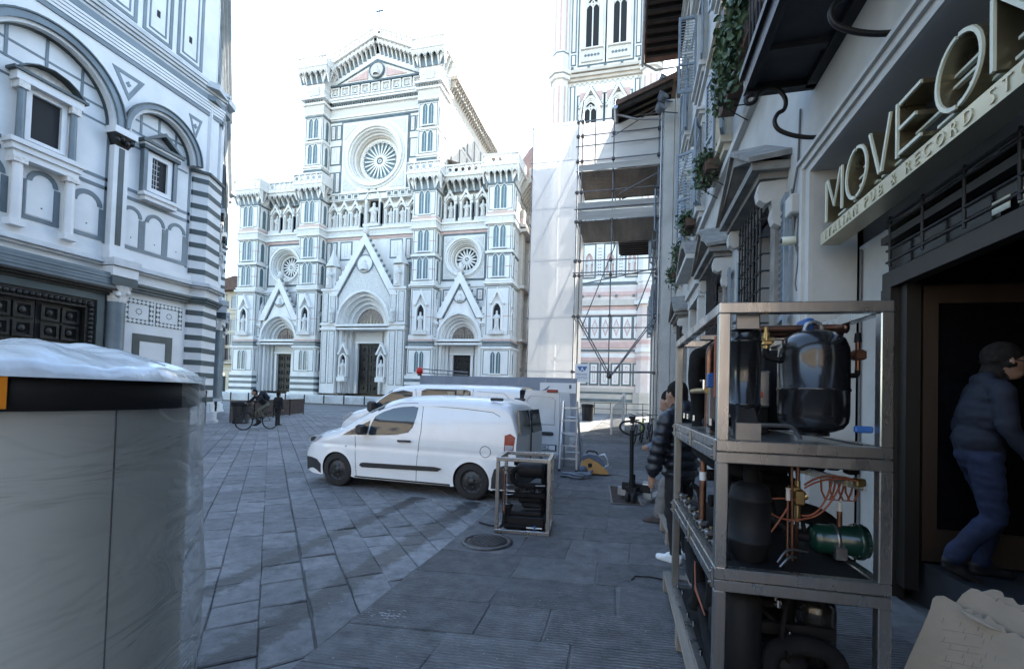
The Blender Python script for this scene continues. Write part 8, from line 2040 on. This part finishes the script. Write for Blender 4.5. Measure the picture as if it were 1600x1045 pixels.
figure(p3p, 'body', sg, bl, ['skin', 'hair_dark', 'blue_hoodie', 'grey_trousers', 'boot_brown'], None, .013, 4)
# ---- cyclist
hd = math.atan2(14.29 - 15.27, -13.89 + 13.57)
bicycle((-13.57, 15.27, -.004), hd, 'dark bicycle ridden by the cyclist across the square', 'bike_black')
cy = thing('person', 'person in a dark jacket and backpack cycling to the left across the square', 'person', (-13.57, 15.27, -.004), hd)
sg, bl = [], []
bl += [((.22, 0, .95), .15, (.95, 1.05, .85), JN), ((.34, 0, 1.08), .15, (.95, 1.1, .95), JK), ((.48, 0, 1.20), .15, (.95, 1.2, .85), JK)]
sg += [((.52, .16, 1.26), (.52, -.16, 1.26), .07, .07, JK), ((.54, 0, 1.27), (.62, 0, 1.34), .06, .055, SK)]; head(bl, sg, (.68, 0, 1.41), (.95, 0, -.1), .92, HR, SK)
for s_ in (1, -1): sg += [((.53, .2 * s_, 1.25), (.66, .25 * s_, 1.1), .06, .05, JK), ((.66, .25 * s_, 1.1), (.82, .26 * s_, 1.02), .048, .036, JK), ((.82, .26 * s_, 1.02), (.85, .26 * s_, 1.0), .035, .035, SK)]
sg += [((.22, .09, .92), (.54, .1, .74), .09, .068, JN), ((.54, .1, .74), (.36, .1, .50), .064, .05, JN), ((.22, -.09, .92), (.52, -.1, .62), .09, .068, JN), ((.52, -.1, .62), (.46, -.1, .27), .064, .05, JN)]
shoe(sg, bl, (.36, .1, .53), (1, 0, -.1), SH, .95); shoe(sg, bl, (.46, -.1, .25), (1, 0, -.1), SH, .95)
figure(cy, 'body', sg, bl, ['skin', 'hair_dark', 'black_cloth', 'olive_trousers', 'shoe_black'], None, .02, 2)
q = MB(); q.bevbox(-.1, .1, -.14, .14, -.2, .2, .05); bk_ = q.build('backpack', 'navy_jacket', cy, loc=(.28, 0, 1.28), rot=(0, math.radians(45), 0))
# ---- pedestrian beyond the cyclist
pd = thing('person', 'person in dark clothes standing just behind the cyclist, seen from behind', 'person', (-14.75, 17.0, 0), math.radians(80))
sg, bl = [], []
bl += [((0, 0, .74), .14, (.9, 1.05, .9), JN), ((0, 0, .88), .15, (.9, 1.1, 1.0), JK), ((0, 0, 1.05), .16, (.9, 1.15, 1.0), JK)]
sg += [((0, .14, 1.15), (0, -.14, 1.15), .07, .07, JK), ((0, 0, 1.15), (.02, 0, 1.26), .05, .05, SK)]; head(bl, sg, (.02, 0, 1.33), (1, 0, -.05), .85, HR, SK)
for s_ in (1, -1): sg += [((0, .19 * s_, 1.14), (0, .23 * s_, .9), .058, .048, JK), ((0, .23 * s_, .9), (.06, .22 * s_, .7), .046, .036, JK), ((.06, .22 * s_, .7), (.07, .22 * s_, .64), .034, .03, SK), ((0, .08 * s_, .7), (.02 * s_, .08 * s_, .4), .085, .06, JN), ((.02 * s_, .08 * s_, .4), (0, .08 * s_, .08), .058, .045, JN)]; shoe(sg, bl, (0, .08 * s_, .07), (1, 0, 0), SH, .85)
figure(pd, 'body', sg, bl, ['skin', 'hair_dark', 'black_cloth', 'black_cloth', 'shoe_black'], None, .02, 2)
# ================================================================ flower boxes
mat('leaf', (.045, .085, .035), .55, col2=(.025, .05, .025), scale=4); mat('leaf_pale', (.075, .125, .06), .55, col2=(.045, .08, .04), scale=4); mat('terracotta', (.085, .05, .035), .85, var=.2, scale=5); mat('bloom', (.40, .10, .05), .7)
def foliage(q, c, ext, n, size, r, droop=.0):
    for _ in range(n):
        a = [r.gauss(0, .42) for _ in range(3)]; p = V((c[0] + a[0] * ext[0], c[1] + a[1] * ext[1], c[2] + a[2] * ext[2] - droop * max(0, r.gauss(0, .6))))
        s = size * r.uniform(.6, 1.3); n_ = V((r.gauss(0, 1), r.gauss(0, 1), r.gauss(.6, .8))).normalized(); t = n_.orthogonal().normalized(); t.rotate(Matrix.Rotation(r.uniform(0, 6.28), 3, n_)); b = n_.cross(t)
        q.add([p - t * s, p + b * s * .55 - t * .2 * s, p + b * s * .4 + t * s * .55, p + t * s, p - b * s * .4 + t * s * .55, p - b * s * .55 - t * .2 * s, p + n_ * s * .18], [(0, 1, 6), (1, 2, 6), (2, 3, 6), (3, 4, 6), (4, 5, 6), (5, 0, 6)])
def flower_box(loc, ly, hgt, n, label, size=.05, droop=.3, blooms=0):
    r = random.Random(int(loc[1] * 100)); f = thing('flower_box', label, 'flower box', loc, 0, 'flower boxes on the palazzo')
    q = MB(); q.add([(-.11, -ly/2, 0), (.11, -ly/2, 0), (.11, ly/2, 0), (-.11, ly/2, 0), (-.14, -ly/2 - .02, .2), (.14, -ly/2 - .02, .2), (.14, ly/2 + .02, .2), (-.14, ly/2 + .02, .2)], [(0,3,2,1),(4,5,6,7),(0,1,5,4),(1,2,6,5),(2,3,7,6),(3,0,4,7)]); q.build('box', 'terracotta', f)
    q = MB(); foliage(q, (-.05, 0, .2 + hgt * .35), (.22, ly * .55, hgt * .5), n, size, r, droop); q.build('foliage', 'leaf', f, kind='stuff'); q = MB(); foliage(q, (-.12, 0, .2 + hgt * .3), (.22, ly * .5, hgt * .5), n // 2, size * 1.15, r, droop); q.build('foliage_pale', 'leaf_pale', f, kind='stuff')
    if blooms: q = MB(); [q.ball((-.22 + r.uniform(-.1, .1), r.uniform(-ly/2, ly/2), .2 + r.uniform(0, hgt)), .035, 6) for _ in range(blooms)]; q.build('flowers', 'bloom', f, kind='stuff')
    q = MB()
    for y in (-ly * .35, ly * .35): q.tube([(.25, y, -.03), (-.13, y, -.03), (-.14, y, .2)], .01, 5); q.tube([(-.13, y, -.03), (.25, y, -.3)], .009, 5)
    q.build('iron_holder', 'iron', f, kind='stuff')
flower_box((1.50, 7.25, 6.45), 2.4, 1.0, 3600, 'large overgrown flower box hanging from the first-floor window beside the balcony', .055, .12, 6)
flower_box((1.52, 10.55, 6.35), .95, .4, 520, 'ivy-filled flower box on the first-floor window next to the large overgrown one', .05, .35, 2)
flower_box((1.52, 14.0, 6.45), .9, .35, 420, 'bushy green flower box above the arched doorway', .05, .25)
flower_box((1.52, 16.2, 6.2), .8, .5, 380, 'trailing green flower box, second farthest along the palazzo front', .05, .6); flower_box((1.52, 18.3, 6.1), .8, .35, 320, 'farthest trailing flower box on the palazzo front, by the scaffold', .05, .5)
